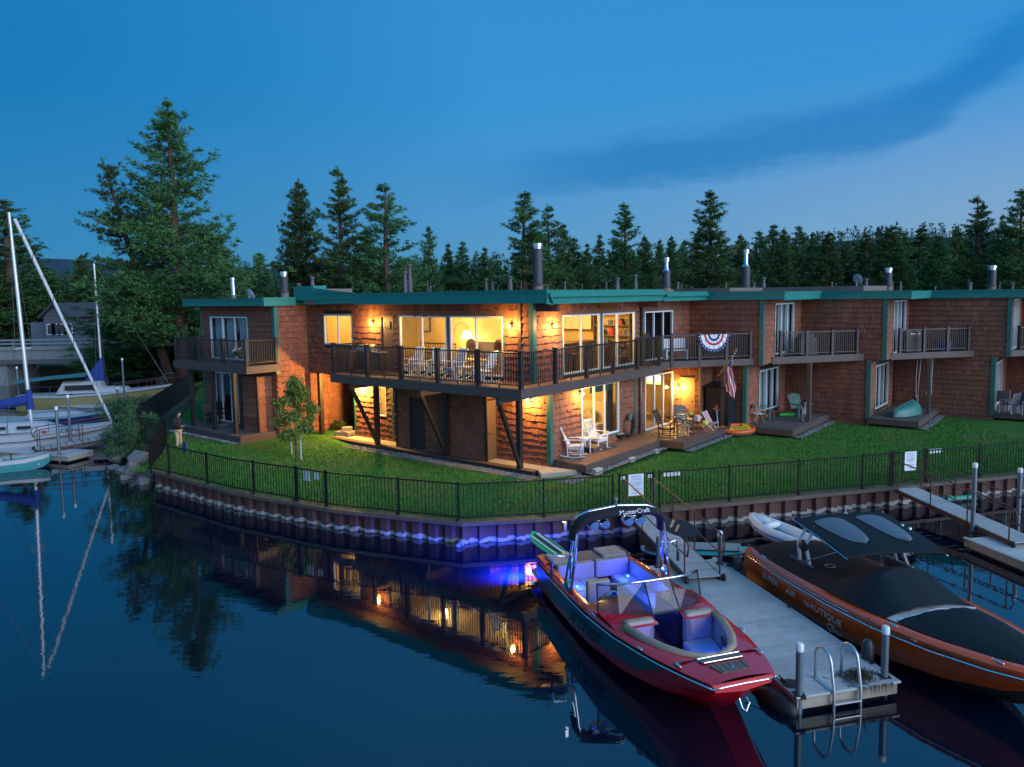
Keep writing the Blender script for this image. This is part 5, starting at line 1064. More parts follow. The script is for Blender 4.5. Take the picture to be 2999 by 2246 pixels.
xs1 = [0, 0.5, 1, 1.5, 2, 2.5, 3, 3.5, 4, 4.4, 4.8, 5.2, 5.5, 5.8, 6.0, 6.15]
H1 = Hull(T1, xs1)
mb = MB(); H1.side(mb, 0.70, 1.0); H1.bottom(mb); H1.side(mb, 0.10, 0.70, -0.004); H1.transom(mb, 0)
x6 = [stn(T1, 6.15)]; hb, zs, cb, cz, kz = x6[0]; mb.add([(6.15, hb, zs), (6.15, cb, cz), (6.15, 0, kz), (6.15, -cb, cz), (6.15, -hb, zs)], [[4, 3, 2, 1, 0]])
mb.build('hull', red_m, rb, smooth='auto')
mb = MB()
for sg in (-1, 1):
    rings = []
    for x in np.linspace(0, 5.35, 22):
        hb, zs, cb, cz, kz = stn(T1, x); lo = 0.74 - 0.10 * (x / 5.35) - 0.45 * max(0, (x - 4.6) / 0.75); r = []
        for f in (0.12, (0.12 + lo) / 2, lo): r.append((x, sg * (hb + (cb - hb) * f + 0.03 * math.sin(math.pi * f) + 0.006), zs + (cz - zs) * f))
        rings.append(r if sg > 0 else r[::-1])
    mb.loft(rings, closed=False)
mb.build('side_panel', teal_m, rb, smooth='auto')
for sg in (-1, 1):
    mb = MB(); mb.tube([(x, sg * (stn(T1, x)[0] + 0.012), stn(T1, x)[1] - 0.055) for x in xs1], 0.016, 6); mb.build('rub_rail', chrome_m, rb, smooth=True)
mb = MB(); mb.tube([(6.16, y, 0.845 - 0.02 * abs(y)) for y in np.linspace(-0.54, 0.54, 7)], 0.016, 6); mb.build('rub_rail', chrome_m, rb, smooth=True)
def inn1(x): return float(np.interp(x, [0.2, 0.5, 2, 3, 4, 4.8, 5.2, 5.45], [0.80, 0.86, 0.92, 0.94, 0.88, 0.70, 0.52, 0.30]))
mb = MB(); H1.gunwale(mb, inn1, 0.0, 5.45, 0.05, 30)
rings = []
for x in np.linspace(5.45, 6.15, 8):
    hb, zs, *_ = stn(T1, x); rings.append([(x, hb * k, zs + 0.045 * (1 - k * k)) for k in np.linspace(-1, 1, 11)])
mb.loft(rings, closed=False)
rings = [[(x, y, z + 0.0) for y in np.linspace(-0.9, 0.9, 3)] for x, z in ((0.0, 0.70), (0.25, 0.78))]
mb.loft(rings, closed=False)
for sg in (-1, 1):   # dash deck in front of each windscreen wing
    rings = []
    for x, z in ((2.95, 0.93), (3.4, 0.95), (3.8, 0.93), (4.12, 0.88)):
        rings.append([(x, sg * y, z + (0.02 if y < 0.8 else -0.05)) for y in (0.26, 0.5, 0.75, stn(T1, x)[0] - 0.06)][::sg])
    mb.loft(rings, closed=False)
mb.build('deck', red_m, rb, smooth='auto')
mb = MB()
for sg in (-1, 1):
    rings = []
    for x in np.linspace(0.25, 5.45, 26): zt = stn(T1, x)[1] + 0.046; rings.append([(x, sg * inn1(x), zt), (x, sg * (inn1(x) - 0.03), zt - 0.10), (x, sg * (inn1(x) - 0.07), 0.22)][::-sg])
    mb.loft(rings, closed=False)
mb.build('coaming', tan_m, rb, smooth='auto')
mb = MB(); rings = [[(x, -inn1(x) + 0.06, 0.22), (x, inn1(x) - 0.06, 0.22)] for x in np.linspace(0.2, 5.45, 14)]; mb.loft(rings, closed=False); mb.build('cockpit_floor', M('dark_red_floor', (0.10, 0.012, 0.014), 0.5), rb)
def cushion(name, mat, x0, x1, y0, y1, z0, z1, bv=0.035):
    mb = MB(); mb.box(x0, x1, y0, y1, z0, z1); o = mb.build(name, mat, rb, bevel=bv)
    if 'seat' in name or 'rest' in name or 'pad' in name:      # stitched seams
        mb = MB(); n_ = max(2, int((y1 - y0) / 0.3))
        for k in range(1, n_): y = y0 + (y1 - y0) * k / n_; mb.box(x0 + bv, x1 - bv, y - 0.006, y + 0.006, z1 - 0.004, z1 + 0.003)
        mb.build('seam', black_m, o)
    return o
cushion('sun_pad', grey_v, 0.05, 0.62, -0.86, -0.30, 0.74, 0.86); cushion('sun_pad', grey_v, 0.05, 0.62, 0.30, 0.86, 0.74, 0.86); cushion('sun_pad', teak_m, 0.02, 0.60, -0.28, 0.28, 0.72, 0.81)
cushion('backrest', grey_v, 0.64, 0.80, -0.82, 0.02, 0.45, 0.83); cushion('backrest', grey_v, 0.64, 0.80, 0.05, 0.82, 0.45, 0.83)
cushion('seat', bluecush_m, 0.82, 1.38, -0.80, 0.05, 0.22, 0.50); cushion('seat', bluecush_m, 0.82, 2.7, 0.38, 0.83, 0.22, 0.50); cushion('backrest', grey_v, 0.9, 2.7, 0.80, 0.87, 0.50, 0.80, 0.02)
cushion('seat', bluecush_m, 1.42, 2.2, -0.84, -0.45, 0.22, 0.48)
cushion('helm_seat', tan_m, 2.2, 2.62, -0.78, -0.30, 0.30, 0.58); cushion('helm_seat', tan_m, 2.14, 2.28, -0.78, -0.30, 0.58, 1.02)
cushion('console', black_m, 2.95, 3.85, -0.84, -0.28, 0.22, 0.90); cushion('console', black_m, 2.95, 3.85, 0.28, 0.84, 0.22, 0.90); cushion('dashboard', M('dash_dark', (0.03, 0.03, 0.04), 0.4), 2.80, 2.98, -0.80, -0.28, 0.70, 0.96)
mb = MB(); q = Vector((-0.85, 0, 0.5)).normalized(); ring = []
c = Vector((2.70, -0.52, 0.86)); ex = Vector((0, 1, 0)); ey = q.cross(ex)
mb.tube([c + (ex * math.cos(a) + ey * math.sin(a)) * 0.17 for a in np.linspace(0, 2 * math.pi, 17)], 0.016, 6, cap=False); mb.bar(c - ex * 0.16, c + ex * 0.16, 0.04, 0.012, q); mb.bar(c, c - ey * 0.16, 0.04, 0.012, q); mb.tube([c, c - q * 0.16], 0.02, 6); mb.build('steering_wheel', M('pale_wheel', (0.35, 0.35, 0.38), 0.5), rb, smooth='auto')
for y0, y1 in ((-0.84, -0.30), (0.30, 0.84)):
    cushion('bow_backrest', tan_m, 3.88, 4.06, y0, y1, 0.40, 0.98, 0.06); mb = MB(); yc = y1 - 0.05 if y1 < 0 else y0 + 0.05; mb.tube([(4.02, yc, 0.55), (4.10, yc, 0.60), (4.10, yc, 0.82), (4.02, yc, 0.88)], 0.012, 6); mb.build('grab_handle', chrome_m, rb)
for sg in (-1, 1):
    mb = MB(); mb.prism([(4.06, sg * 0.22), (4.06, sg * 0.80), (4.75, sg * 0.64), (5.2, sg * 0.42), (5.36, sg * 0.16), (5.10, sg * 0.10), (4.75, sg * 0.16)][::sg], 0.22, 0.50); mb.build('bow_seat', bluecush_m, rb, bevel=0.03)
    mb = MB(); P_ = [(4.08, 0.86), (4.5, 0.77), (4.9, 0.63), (5.22, 0.44), (5.40, 0.2), (5.44, 0.0)]
    mb.tube([(x, sg * y, 0.90) for x, y in P_], 0.075, 8); mb.build('bolster', tan_m, rb, smooth=True)
mb = MB(); mb.box(5.50, 5.62, -0.36, 0.36, 0.93, 0.955); mb.build('boarding_step', teak_m, rb, bevel=0.01); mb = MB(); mb.tube([(5.49, -0.37, 0.95), (5.49, 0.37, 0.95), (5.63, 0.33, 0.95), (5.63, -0.33, 0.95), (5.49, -0.37, 0.95)], 0.008, 5); mb.build('step_trim', chrome_m, rb)
mb = MB(); mb.prism([(5.70, -0.30), (5.70, 0.30), (5.98, 0.24), (5.98, -0.24)][::-1], 0.925, 0.95); mb.build('bow_pad', teak_m, rb)
for k in range(5): mb = MB(); mb.box(5.72, 5.96, -0.21 + 0.105 * k - 0.004, -0.21 + 0.105 * k + 0.004, 0.951, 0.954); mb.build('pad_groove', black_m, rb)
mb = MB(); mb.ell((5.88, 0, 0.955), 0.05, 0.028, 0.012, 10, 5); mb.build('bow_emblem', chrome_m, rb)
mb = MB(); mb.tube([(6.12, 0.07, 0.60), (6.2, 0.07, 0.56), (6.22, 0.0, 0.45), (6.2, -0.05, 0.50), (6.12, -0.05, 0.6)], 0.010, 6); mb.build('bow_eye', chrome_m, rb)
for x, y in ((5.5, 0.72), (4.7, 0.96), (4.75, -0.96), (5.5, -0.70), (3.2, -1.07), (1.6, -1.03), (1.6, 1.03)):
    mb = MB(); mb.ell((x, y, stn(T1, x)[1] + 0.04), 0.09, 0.03, 0.018, 10, 5); mb.build('deck_cleat', chrome_m, rb, smooth=True)
mb = MB(); mb.prism([(-0.75, -0.75), (-0.62, -0.92), (0.0, -0.98), (0.0, 0.98), (-0.62, 0.92), (-0.75, 0.75)][::-1], 0.20, 0.27); mb.build('swim_platform', teak_m, rb, bevel=0.015)
for sg in (-1, 1):      # transom corner fins
    mb = MB(); mb.prism([(-0.12, sg * 0.80), (-0.05, sg * 1.0), (0.5, sg * 1.02), (0.45, sg * 0.86)][::sg], 0.70, 0.80); mb.build('transom_corner', red_m if sg < 0 else teal_m, rb, bevel=0.02)
# windscreen
top = [(3.20, -1.00, 1.36), (3.42, -0.72, 1.40), (3.50, -0.22, 1.42), (3.50, 0.28, 1.42), (3.44, 0.72, 1.40), (3.22, 1.02, 1.36)]
bot = [(3.30, -1.03, 0.86), (3.66, -0.78, 0.93), (3.84, -0.24, 0.96), (3.84, 0.30, 0.96), (3.68, 0.80, 0.93), (3.32, 1.04, 0.86)]
wg = bpy.data.materials.new('tinted_glass'); wg.use_nodes = True; t_ = wg.node_tree; t_.nodes.remove(t_.nodes['Principled BSDF']); g_ = N(t_, 'ShaderNodeBsdfGlossy'); g_.inputs['Roughness'].default_value = 0.02; r_ = N(t_, 'ShaderNodeBsdfTransparent'); r_.inputs[0].default_value = (0.50, 0.60, 0.62, 1); f_ = N(t_, 'ShaderNodeLayerWeight'); x_ = N(t_, 'ShaderNodeMixShader'); t_.links.new(mth(t_, 'MULTIPLY_ADD', mth(t_, 'POWER', f_.outputs['Facing'], 5.0), 0.9, 0.04), x_.inputs[0]); t_.links.new(r_.outputs[0], x_.inputs[1]); t_.links.new(g_.outputs[0], x_.inputs[2]); t_.links.new(x_.outputs[0], t_.nodes['Material Output'].inputs[0])
for a, b in ((0, 2), (2, 3), (3, 5)):
    mb = MB()
    for i in range(a, b): mb.quad(bot[i], bot[i + 1], top[i + 1], top[i])
    mb.build('windscreen_pane', wg, rb)
mb = MB(); mb.tube(top, 0.024, 6); mb.build('windscreen_frame', chrome_m, rb, smooth=True); mb = MB(); mb.tube(bot, 0.022, 6)
for i in (0, 2, 3, 5): mb.tube([bot[i], top[i]], 0.016, 6)
mb.build('windscreen_seal', black_rub, rb)
# tower
for sg in (-1, 1):
    for dx in (0, 0.22):
        mb = MB(); mb.tube([(1.80 + dx * 1.4, sg * 1.06, 0.82), (1.92 + dx, sg * 0.99, 1.45), (2.02 + dx * 0.5, sg * 0.92, 2.02), (2.06 + dx * 0.45, sg * 0.80, 2.16)], 0.030, 8); mb.build('tower_leg', chrome_m, rb, smooth=True)
    mb = MB(); mb.tube([(1.95, sg * 1.02, 0.95), (1.98, sg * 0.99, 1.5)], 0.018, 6); mb.build('tower_strut', chrome_m, rb); mb = MB(); mb.lathe((1.98, sg * 1.05, 0.88), [(0.10, -0.05), (0.12, -0.03), (0.12, 0.03), (0.10, 0.05)], 16, (0, 1, 0)); mb.build('tower_hinge', chrome_m, rb, smooth='auto')
    mb = MB(); mb.tube([(1.95, sg * 1.05, 1.45), (1.9, sg * 1.35, 1.50), (1.9, sg * 1.38, 1.20)], 0.022, 7); mb.build('board_rack', chrome_m, rb, smooth=True); mb = MB(); mb.tube([(1.9, sg * 1.38, 1.22), (1.9, sg * 1.38, 1.05)], 0.03, 8); mb.build('rack_pad', black_rub, rb)
arch = [(1.98, -0.96, 1.80), (2.02, -0.93, 2.02), (2.06, -0.82, 2.16), (2.10, -0.62, 2.24), (2.12, 0, 2.30), (2.10, 0.62, 2.24), (2.06, 0.82, 2.16), (2.02, 0.93, 2.02), (1.98, 0.96, 1.80)]
mb = MB(); rings = []
for i, p in enumerate(arch):
    p = Vector(p); d = (Vector(arch[min(i + 1, 8)]) - Vector(arch[max(i - 1, 0)])).normalized(); nx = Vector((1, 0, 0)); ny = d.cross(nx).normalized(); rings.append([p + nx * (0.15 * math.cos(a)) + ny * (0.085 * math.sin(a)) for a in np.linspace(0, 2 * math.pi, 11)[:-1]])
mb.loft(rings); mb.build('tower_canvas', M('black_canvas', (0.010, 0.011, 0.013), 0.85, var=0.3, bump=0.2), rb, smooth='auto')
mb = MB(); mb.tube([(p[0] - 0.13, p[1], p[2] + 0.07) for p in arch[1:8]], 0.03, 8); mb.build('tower_tube', chrome_m, rb, smooth=True)
text('lettering', 'MasterCraft', 0.12, white_m, rb, mw=frame((2.262, 0.22, 2.30), (0, 1, 0), (-0.25, 0, 1)), depth=0.002, sx=1.1)
mb = MB(); mb.lathe((2.0, -0.05, 2.36), [(0.03, 0), (0.03, 0.05), (0.012, 0.06), (0.012, 0.12), (0.035, 0.13), (0.035, 0.17), (0.01, 0.18)], 10); mb.build('anchor_light', metal_m, rb)
for y in (-0.58, -0.34, 0.16, 0.42):
    mb = MB(); mb.ell((2.05, y, 2.08), 0.15, 0.115, 0.085, 12, 7); sp = mb.build('speaker', chrome_m, rb, smooth=True); mb = MB(); mb.lathe((2.17, y, 2.07), [(0.085, 0), (0.07, 0.02), (0.02, 0.025)], 12, (1, 0, -0.2)); mb.build('speaker_ring', M('speaker_blue', (0.02, 0.03, 0.06), 0.4, emit=0.10, ecol=(0.10, 0.30, 1.0)), sp)
mb = MB(); mb.box(1.95, 2.02, -1.16, -1.10, 1.98, 2.16); mb.build('tower_mirror', chrome_m, rb)
# the maker's dark script on the starboard side panel
xa, xb_ = 1.9, 3.9; pa = (xa, -(stn(T1, xa)[0] + 0.035), 0.42); pb = (xb_, -(stn(T1, xb_)[0] + 0.01), 0.46)
text('lettering', 'X STAR', 0.30, M('dark_script', (0.008, 0.012, 0.014), 0.4), rb, mw=frame(((xa + xb_) / 2, -(stn(T1, 2.9)[0] + 0.035), 0.46), Vector(pb) - Vector(pa), (0, 0.12, 1)), depth=0.004, shear=0.3, sx=1.25)
# blue courtesy lights and stern lights
blue = (0.02, 0.05, 1.0); bl_m = M('blue_led', (0.1, 0.2, 1.0), 0.4, emit=2.5, ecol=(0.06, 0.16, 1.0))
for k, (x, y, z, pw) in enumerate([(2.35, 0.74, 0.60, 8.0), (2.78, -0.30, 0.62, 6.0), (1.3, -0.60, 0.55, 5.0), (4.95, 0.50, 0.60, 9.0), (4.9, -0.46, 0.58, 7.0), (1.2, 0.6, 0.58, 5.0)]):
    mb = MB(); mb.ell((x, y, z), 0.03, 0.03, 0.02, 8, 5); mb.build('courtesy_light', bl_m, rb, smooth=True); lamp('blue_light', (x - 0.02, y * 0.9, z + 0.08), pw, blue, 0.04, rb)
for y, pw in ((-1.0, 1500), (-0.35, 1000), (0.45, 200)):
    mb = MB(); mb.ell((-0.78, y * 0.85, 0.10), 0.03, 0.05, 0.03, 8, 5); mb.build('stern_light', bl_m, rb, smooth=True); q_ = lamp('blue_stern_light', (-0.92, y * 1.15, 0.34), pw, blue, 0.05, rb); q_.data.type = 'SPOT'; q_.data.spot_size = R(150); q_.data.spot_blend = 1.0; q_.rotation_euler = Vector((0.45, -0.25 * y, 0.95)).to_track_quat('Z', 'Y').to_euler()
mb = MB(); mb.prism([(2.25, 0.80), (2.7, 0.80), (2.7, 0.86), (2.25, 0.86)], 0.52, 0.72); mb.build('side_pocket', black_m, rb); mb = MB(); mb.prism([(4.65, 0.64), (5.15, 0.40), (5.12, 0.37), (4.62, 0.61)], 0.52, 0.78); mb.build('side_pocket', black_m, rb)
# wake boards held in the racks
def board(name, label, p, q, wd, mat, stripes=None, cat='wake board', th=0.03, up=(0, 0, 1), point=0.55):
    p, q = Vector(p), Vector(q); L_ = (q - p).length; t = thing(name, label, cat, (p + q) / 2); m = frame((0, 0, 0), q - p, Vector(up).cross(q - p)); n_ = 14; rings = []
    for i in range(n_ + 1):
        f = i / n_; x = (f - 0.5) * L_; w_ = wd / 2 * max(0.02, (1 - abs(2 * f - 1) ** (2.4 / point * 0.6))) ** 0.5; rk = 0.05 * (2 * f - 1) ** 4; rings.append([m @ Vector((x, w_ * math.cos(a), th / 2 * math.sin(a) + rk)) for a in np.linspace(0, 2 * math.pi, 9)[:-1]])
    mb = MB(); mb.loft(rings); mb.build('board_body', mat, t, smooth='auto')
    for (f0, f1, y0, y1, mt) in (stripes or []):
        mb = MB(); a_, b_ = (f0 - 0.5) * L_, (f1 - 0.5) * L_
        for zz in (1, -1): mb.quad(*[m @ Vector((x, y * wd / 2, zz * (th / 2 + 0.003) + 0.05 * (2 * x / L_) ** 4)) for x, y in (((a_, y0), (b_, y0), (b_, y1), (a_, y1)) if zz > 0 else ((a_, y0), (a_, y1), (b_, y1), (b_, y0)))])
        mb.build('board_stripe', mt, t)
    return t
gb = M('green_board', (0.03, 0.42, 0.12), 0.3); wb = M('white_board', (0.70, 0.72, 0.66), 0.3); kb = M('black_board', (0.015, 0.015, 0.018), 0.3)
z1 = lambda x, y: (1500 + x / 2.549, 1450 + y / 2.549)
board('wake_board', 'green and white striped board in the left rack of the red boat tower', at(*z1(148, 288), 1.62), at(*z1(388, 462), 1.38), 0.46, gb, [(0.1, 0.9, -0.62, -0.42, wb), (0.08, 0.92, -0.2, 0.05, kb), (0.08, 0.92, 0.12, 0.4, wb), (0.15, 0.85, 0.48, 0.66, kb)], up=(0.35, -0.4, 1))
board('wake_board', 'dark brown oval board in the right rack of the red boat tower', at(*z1(1112, 205), 1.62), at(*z1(1392, 285), 1.50), 0.44, M('brown_board', (0.035, 0.022, 0.020), 0.3), [(0.25, 0.32, -0.3, 0.7, M('wood_stripe', (0.45, 0.25, 0.12), 0.4)), (0.42, 0.48, -0.6, 0.3, M('wood_stripe', (0, 0, 0)))], up=(0.0, -0.75, 1), point=0.8)

# ------------------------------------------------------------------ the covered orange motor boat
or_m = M('orange_gelcoat', (0.72, 0.085, 0.012), 0.16, coat=0.6, var=0.05); cov_m = M('black_boat_cover', (0.006, 0.013, 0.018), 0.8, var=0.3, scale=5, bump=0.25, spec=0.3); brcov_m = M('dark_brown_cover', (0.022, 0.014, 0.013), 0.85, var=0.3, scale=6, bump=0.25, spec=0.25)
OBD = Vector((0.262, -0.965, 0)); ob = thing('motor_boat', 'orange motor boat under black covers right of the middle dock', 'boat', (6.16, 16.78, 0), math.atan2(OBD.y, OBD.x))
T2 = [(0, 0.98, 0.68, 0.93, 0.06, -0.25), (0.25, 1.02, 0.70, 0.96, 0.06, -0.25), (1.5, 1.12, 0.72, 1.04, 0.08, -0.3), (3, 1.18, 0.76, 1.06, 0.10, -0.3), (4.2, 1.13, 0.80, 0.94, 0.15, -0.28), (5.2, 0.95, 0.84, 0.66, 0.24, -0.15), (6.0, 0.66, 0.87, 0.36, 0.40, 0.12), (6.5, 0.34, 0.88, 0.16, 0.60, 0.45), (6.66, 0.06, 0.885, 0.04, 0.78, 0.74)]
xs2 = [0, 0.25, 0.8, 1.5, 2.2, 3, 3.6, 4.2, 4.7, 5.2, 5.6, 6.0, 6.3, 6.5, 6.66]
H2 = Hull(T2, xs2); mb = MB(); H2.side(mb, 0.0, 1.0, n=4); H2.transom(mb, 0); mb.build('hull', or_m, ob, smooth='auto'); mb = MB(); H2.bottom(mb); mb.build('hull_bottom', black_rub, ob)
mb = MB(); H2.gunwale(mb, lambda x: max(0.02, stn(T2, x)[0] - 0.20), 0.0, 6.66, 0.05, 30); mb.build('deck', or_m, ob, smooth='auto')
for sg in (-1, 1):
    mb = MB(); mb.tube([(x, sg * (stn(T2, x)[0] + 0.014), stn(T2, x)[1] - 0.10) for x in xs2], 0.017, 6); mb.build('rub_rail', chrome_m, ob, smooth=True)
    mb = MB(); mb.tube([(x, sg * (stn(T2, x)[0] + 0.006), stn(T2, x)[1] - 0.04) for x in xs2[:7]], 0.007, 5); mb.build('trim_line', chrome_m, ob, smooth=True)
def cover(name, mat, rows, n=12):
    """rows: x, half width, edge z, crown height"""
    mb = MB(); rings = []
    for x, hw, ze, cr in rows: rings.append([(x + 0.02 * math.sin(9 * k), hw * k, ze + cr * (1 - abs(k) ** 2.6) + 0.008 * math.sin(17 * k + x * 9)) for k in np.linspace(-1, 1, n + 1)])
    mb.loft(rings, closed=False); return mb.build(name, mat, ob, smooth='auto')
cover('stern_cover', brcov_m, [(0.05, 0.92, 0.70, 0.10), (0.6, 0.98, 0.74, 0.18), (1.3, 1.0, 0.76, 0.22), (2.0, 1.02, 0.78, 0.16), (2.6, 1.02, 0.80, 0.20), (2.9, 1.02, 0.81, 0.26)])
cover('cabin_cover', cov_m, [(2.75, 1.03, 0.82, 0.26), (3.2, 1.03, 0.83, 0.48), (3.55, 1.02, 0.84, 0.56), (3.95, 0.98, 0.85, 0.30), (4.25, 0.93, 0.86, 0.12)])
cover('bow_deck', M('white_gelcoat', (0.66, 0.68, 0.70), 0.3), [(4.0, 0.92, 0.84, 0.05), (4.4, 0.86, 0.86, 0.04), (4.7, 0.82, 0.87, 0.02)])
cover('bow_cover', cov_m, [(4.42, 0.86, 0.87, 0.10), (4.9, 0.82, 0.885, 0.16), (5.4, 0.68, 0.90, 0.14), (5.9, 0.48, 0.91, 0.10), (6.25, 0.28, 0.915, 0.04), (6.4, 0.1, 0.92, 0.01)])
mb = MB(); mb.tube([(4.40, y, 0.985 - 0.11 * abs(y)) for y in np.linspace(-0.82, 0.82, 9)], 0.012, 6); mb.build('cover_strap', M('grey_strap', (0.4, 0.42, 0.44), 0.6), ob)
ltm = M('silver_letter', (0.62, 0.54, 0.52), 0.35)
def on_side(x, z): hb, zs, cb, cz, kz = stn(T2, x); f = (zs - z) / (zs - cz); return Vector((x, -(hb + (cb - hb) * f + 0.03 * math.sin(math.pi * f) + 0.008), z))
for s_, x, sz in (('SUPER', 1.12, 0.19), ('AIR', 1.86, 0.19), ('NAUTIQUE', 2.86, 0.19)):
    text('lettering', s_, sz, ltm, ob, mw=frame(on_side(x, 0.42), on_side(x + 0.2, 0.42) - on_side(x - 0.2, 0.42), on_side(x, 0.50) - on_side(x, 0.36)), depth=0.003, shear=0.25, sx=1.15)
c = on_side(3.15, 0.20); mb = MB(); m_ = frame(c, on_side(3.3, 0.2) - on_side(3.0, 0.2), on_side(3.15, 0.3) - on_side(3.15, 0.15)); mb.tube([m_ @ Vector((-0.08 + 0.09 * math.cos(a), 0.08 * math.sin(a), 0.004)) for a in np.linspace(0.3, 6.0, 14)], 0.010, 5); mb.bar(m_ @ Vector((-0.08, 0, 0.004)), m_ @ Vector((0.16, -0.06, 0.004)), 0.02, 0.01); mb.build('side_emblem', ltm, ob)
def on_deck(x): hb, zs, *_ = stn(T2, x); return Vector((x, -(hb - 0.035), zs + 0.022))
text('lettering', '4282 19CE', 0.085, M('dark_number', (0.06, 0.012, 0.010), 0.5), ob, mw=frame(on_side(5.28, 0.80) + Vector((0, 0.01, 0.008)), on_side(5.4, 0.8) - on_side(5.1, 0.8), (0, 0.6, 1)), depth=0.003, sx=1.1)
mb = MB(); mb.box(4.92, 5.0, -0.003, 0.003, -0.03, 0.04); o = mb.build('sticker', white_m, ob); o.matrix_local = frame(on_side(4.95, 0.80), on_side(5.1, 0.8) - on_side(4.8, 0.8), (0, 0.5, 1)) @ Matrix.Translation((-4.96, 0, 0))
for x in (0.7, 4.45, 6.05):
    mb = MB(); mb.ell((x, -(stn(T2, x)[0] - 0.10), stn(T2, x)[1] + 0.05), 0.12, 0.028, 0.016, 10, 5); mb.build('deck_cleat', chrome_m, ob, smooth=True)
z2 = lambda x, y: (2100 + x / 2.367, 1450 + y / 2.367)
obi = ob.matrix_basis.inverted() if False else None
def OB(p): d = Vector(p) - Vector((6.16, 16.78, 0)); pr = Vector((-OBD.y, OBD.x, 0)); return Vector((d.dot(OBD), d.dot(pr), p[2]))
# folded tower and sun top
crn = [OB(at(*z2(535, 168), 1.75)), OB(at(*z2(1160, 118), 1.75)), OB(at(*z2(1590, 385), 1.58)), OB(at(*z2(900, 415), 1.58))]
def can(u, v, dz=0.0):
    a = crn[0].lerp(crn[1], u); b = crn[3].lerp(crn[2], u); p = a.lerp(b, v); p.z += 0.10 * math.sin(math.pi * u) ** 0.7 * (0.6 + 0.4 * math.sin(math.pi * v)) + dz - 0.08 * max(0, v - 0.85) / 0.15 * 0.5; return p
mb = MB(); rings = [[can(u, v) for u in np.linspace(0, 1, 13)] + [can(u, v, -0.03) for u in np.linspace(1, 0, 13)] for v in np.linspace(0, 1, 9)]; mb.loft(rings); mb.build('sun_top', cov_m, ob, smooth='auto')
skin = M('blue_grey_mesh', (0.10, 0.14, 0.17), 0.6, var=0.25, scale=6)
for uc in (0.27, 0.72):
    mb = MB(); rings = []
    for v in np.linspace(0.16, 0.84, 13):
        f = (v - 0.16) / 0.68; w_ = 0.15 * (1 - (f) ** 3.2) ** 0.5 if f > 0.02 else 0.13; rings.append([can(uc + w_ * k + 0.02 * (f - 0.5), v, 0.012 + 0.03 * (1 - k * k)) for k in np.linspace(-1, 1, 7)])
    mb.loft(rings, closed=False); mb.build('board_sleeve', skin, ob, smooth=True)
for u in (0.0, 1.0):
    mb = MB(); mb.tube([can(u, -0.04, -0.02), can(u, 0.5, -0.02), can(u, 1.02, -0.03)], 0.016, 6); mb.build('top_tube', chrome_m, ob)
for sg, A0 in ((-1, (600, 480)), (1, (1280, 480))):
    foot = OB(at(*z2(*A0), 0.86))
    for dx in (0.0, 0.34):
        a = foot + Vector((dx - 0.1, 0, -0.08)); b = foot + Vector((-0.25 + dx * 0.7, 0.05 * -sg, 0.42)); c_ = foot + Vector((0.05 + dx * 0.6, 0.06 * -sg, 0.86)); mb = MB(); mb.tube([a, b, c_], 0.036, 8); mb.build('tower_leg', white_m if sg < 0 else alu_m, ob, smooth=True)
    mb = MB(); mb.ell(foot + Vector((-0.02, 0, 0.38)), 0.16, 0.06, 0.10, 10, 6); mb.build('tower_clamp', black_rub, ob, smooth=True)
    mb = MB(); mb.prism([(foot.x - 0.45, foot.y - 0.05), (foot.x + 0.30, foot.y - 0.05), (foot.x + 0.30, foot.y + 0.05), (foot.x - 0.45, foot.y + 0.05)], foot.z - 0.14, foot.z + 0.06); mb.build('tower_base', M('dark_blue_base', (0.03, 0.04, 0.08), 0.3), ob, bevel=0.03)
mb = MB(); mb.tube([OB(at(*z2(605, 462), 0.98)), OB(at(*z2(872, 385), 1.50))], 0.014, 6); mb.build('support_pole', chrome_m, ob)
mb = MB(); p = can(0.55, 0.02, 0.0); mb.lathe(p, [(0.05, 0), (0.02, 0.02), (0.02, 0.10), (0.035, 0.11), (0.035, 0.16), (0.01, 0.17)], 10); mb.build('anchor_light', M('light_base', (0.35, 0.35, 0.36), 0.4), ob)
mb = MB(); c = OB(at(*z2(785, 490), 1.0)); mb.tube([c + Vector((0.10 * math.cos(a), 0.10 * math.sin(a), 0.0)) for a in np.linspace(0, 6.28, 14)], 0.008, 5); mb.build('cover_vent', M('grey_ring', (0.3, 0.3, 0.3), 0.5), ob)
def fender(label, p, L_=0.5, r=0.11, rope=0.5):
    t = thing('fender', label, 'fender', p); mb = MB(); mb.lathe((0, 0, 0), [(0.02, -L_ / 2), (r * 0.7, -L_ * 0.42), (r, -L_ * 0.25), (r, L_ * 0.25), (r * 0.7, L_ * 0.42), (0.02, L_ / 2)], 12); mb.build('fender_body', M('dark_fender', (0.03, 0.035, 0.045), 0.45), t, smooth=True); mb = MB(); mb.tube([(0, 0, L_ / 2), (0.02, 0.05, L_ / 2 + rope)], 0.008, 5); mb.build('fender_rope', black_rub, t)
fender('dark fender hanging between the orange boat and the dock', at(*z2(1045, 1085), 0.42), 0.46, 0.10, 0.35); fender('dark fender hanging at the stern of the orange boat', at(*z2(145, 475), 0.45), 0.34, 0.10, 0.2)

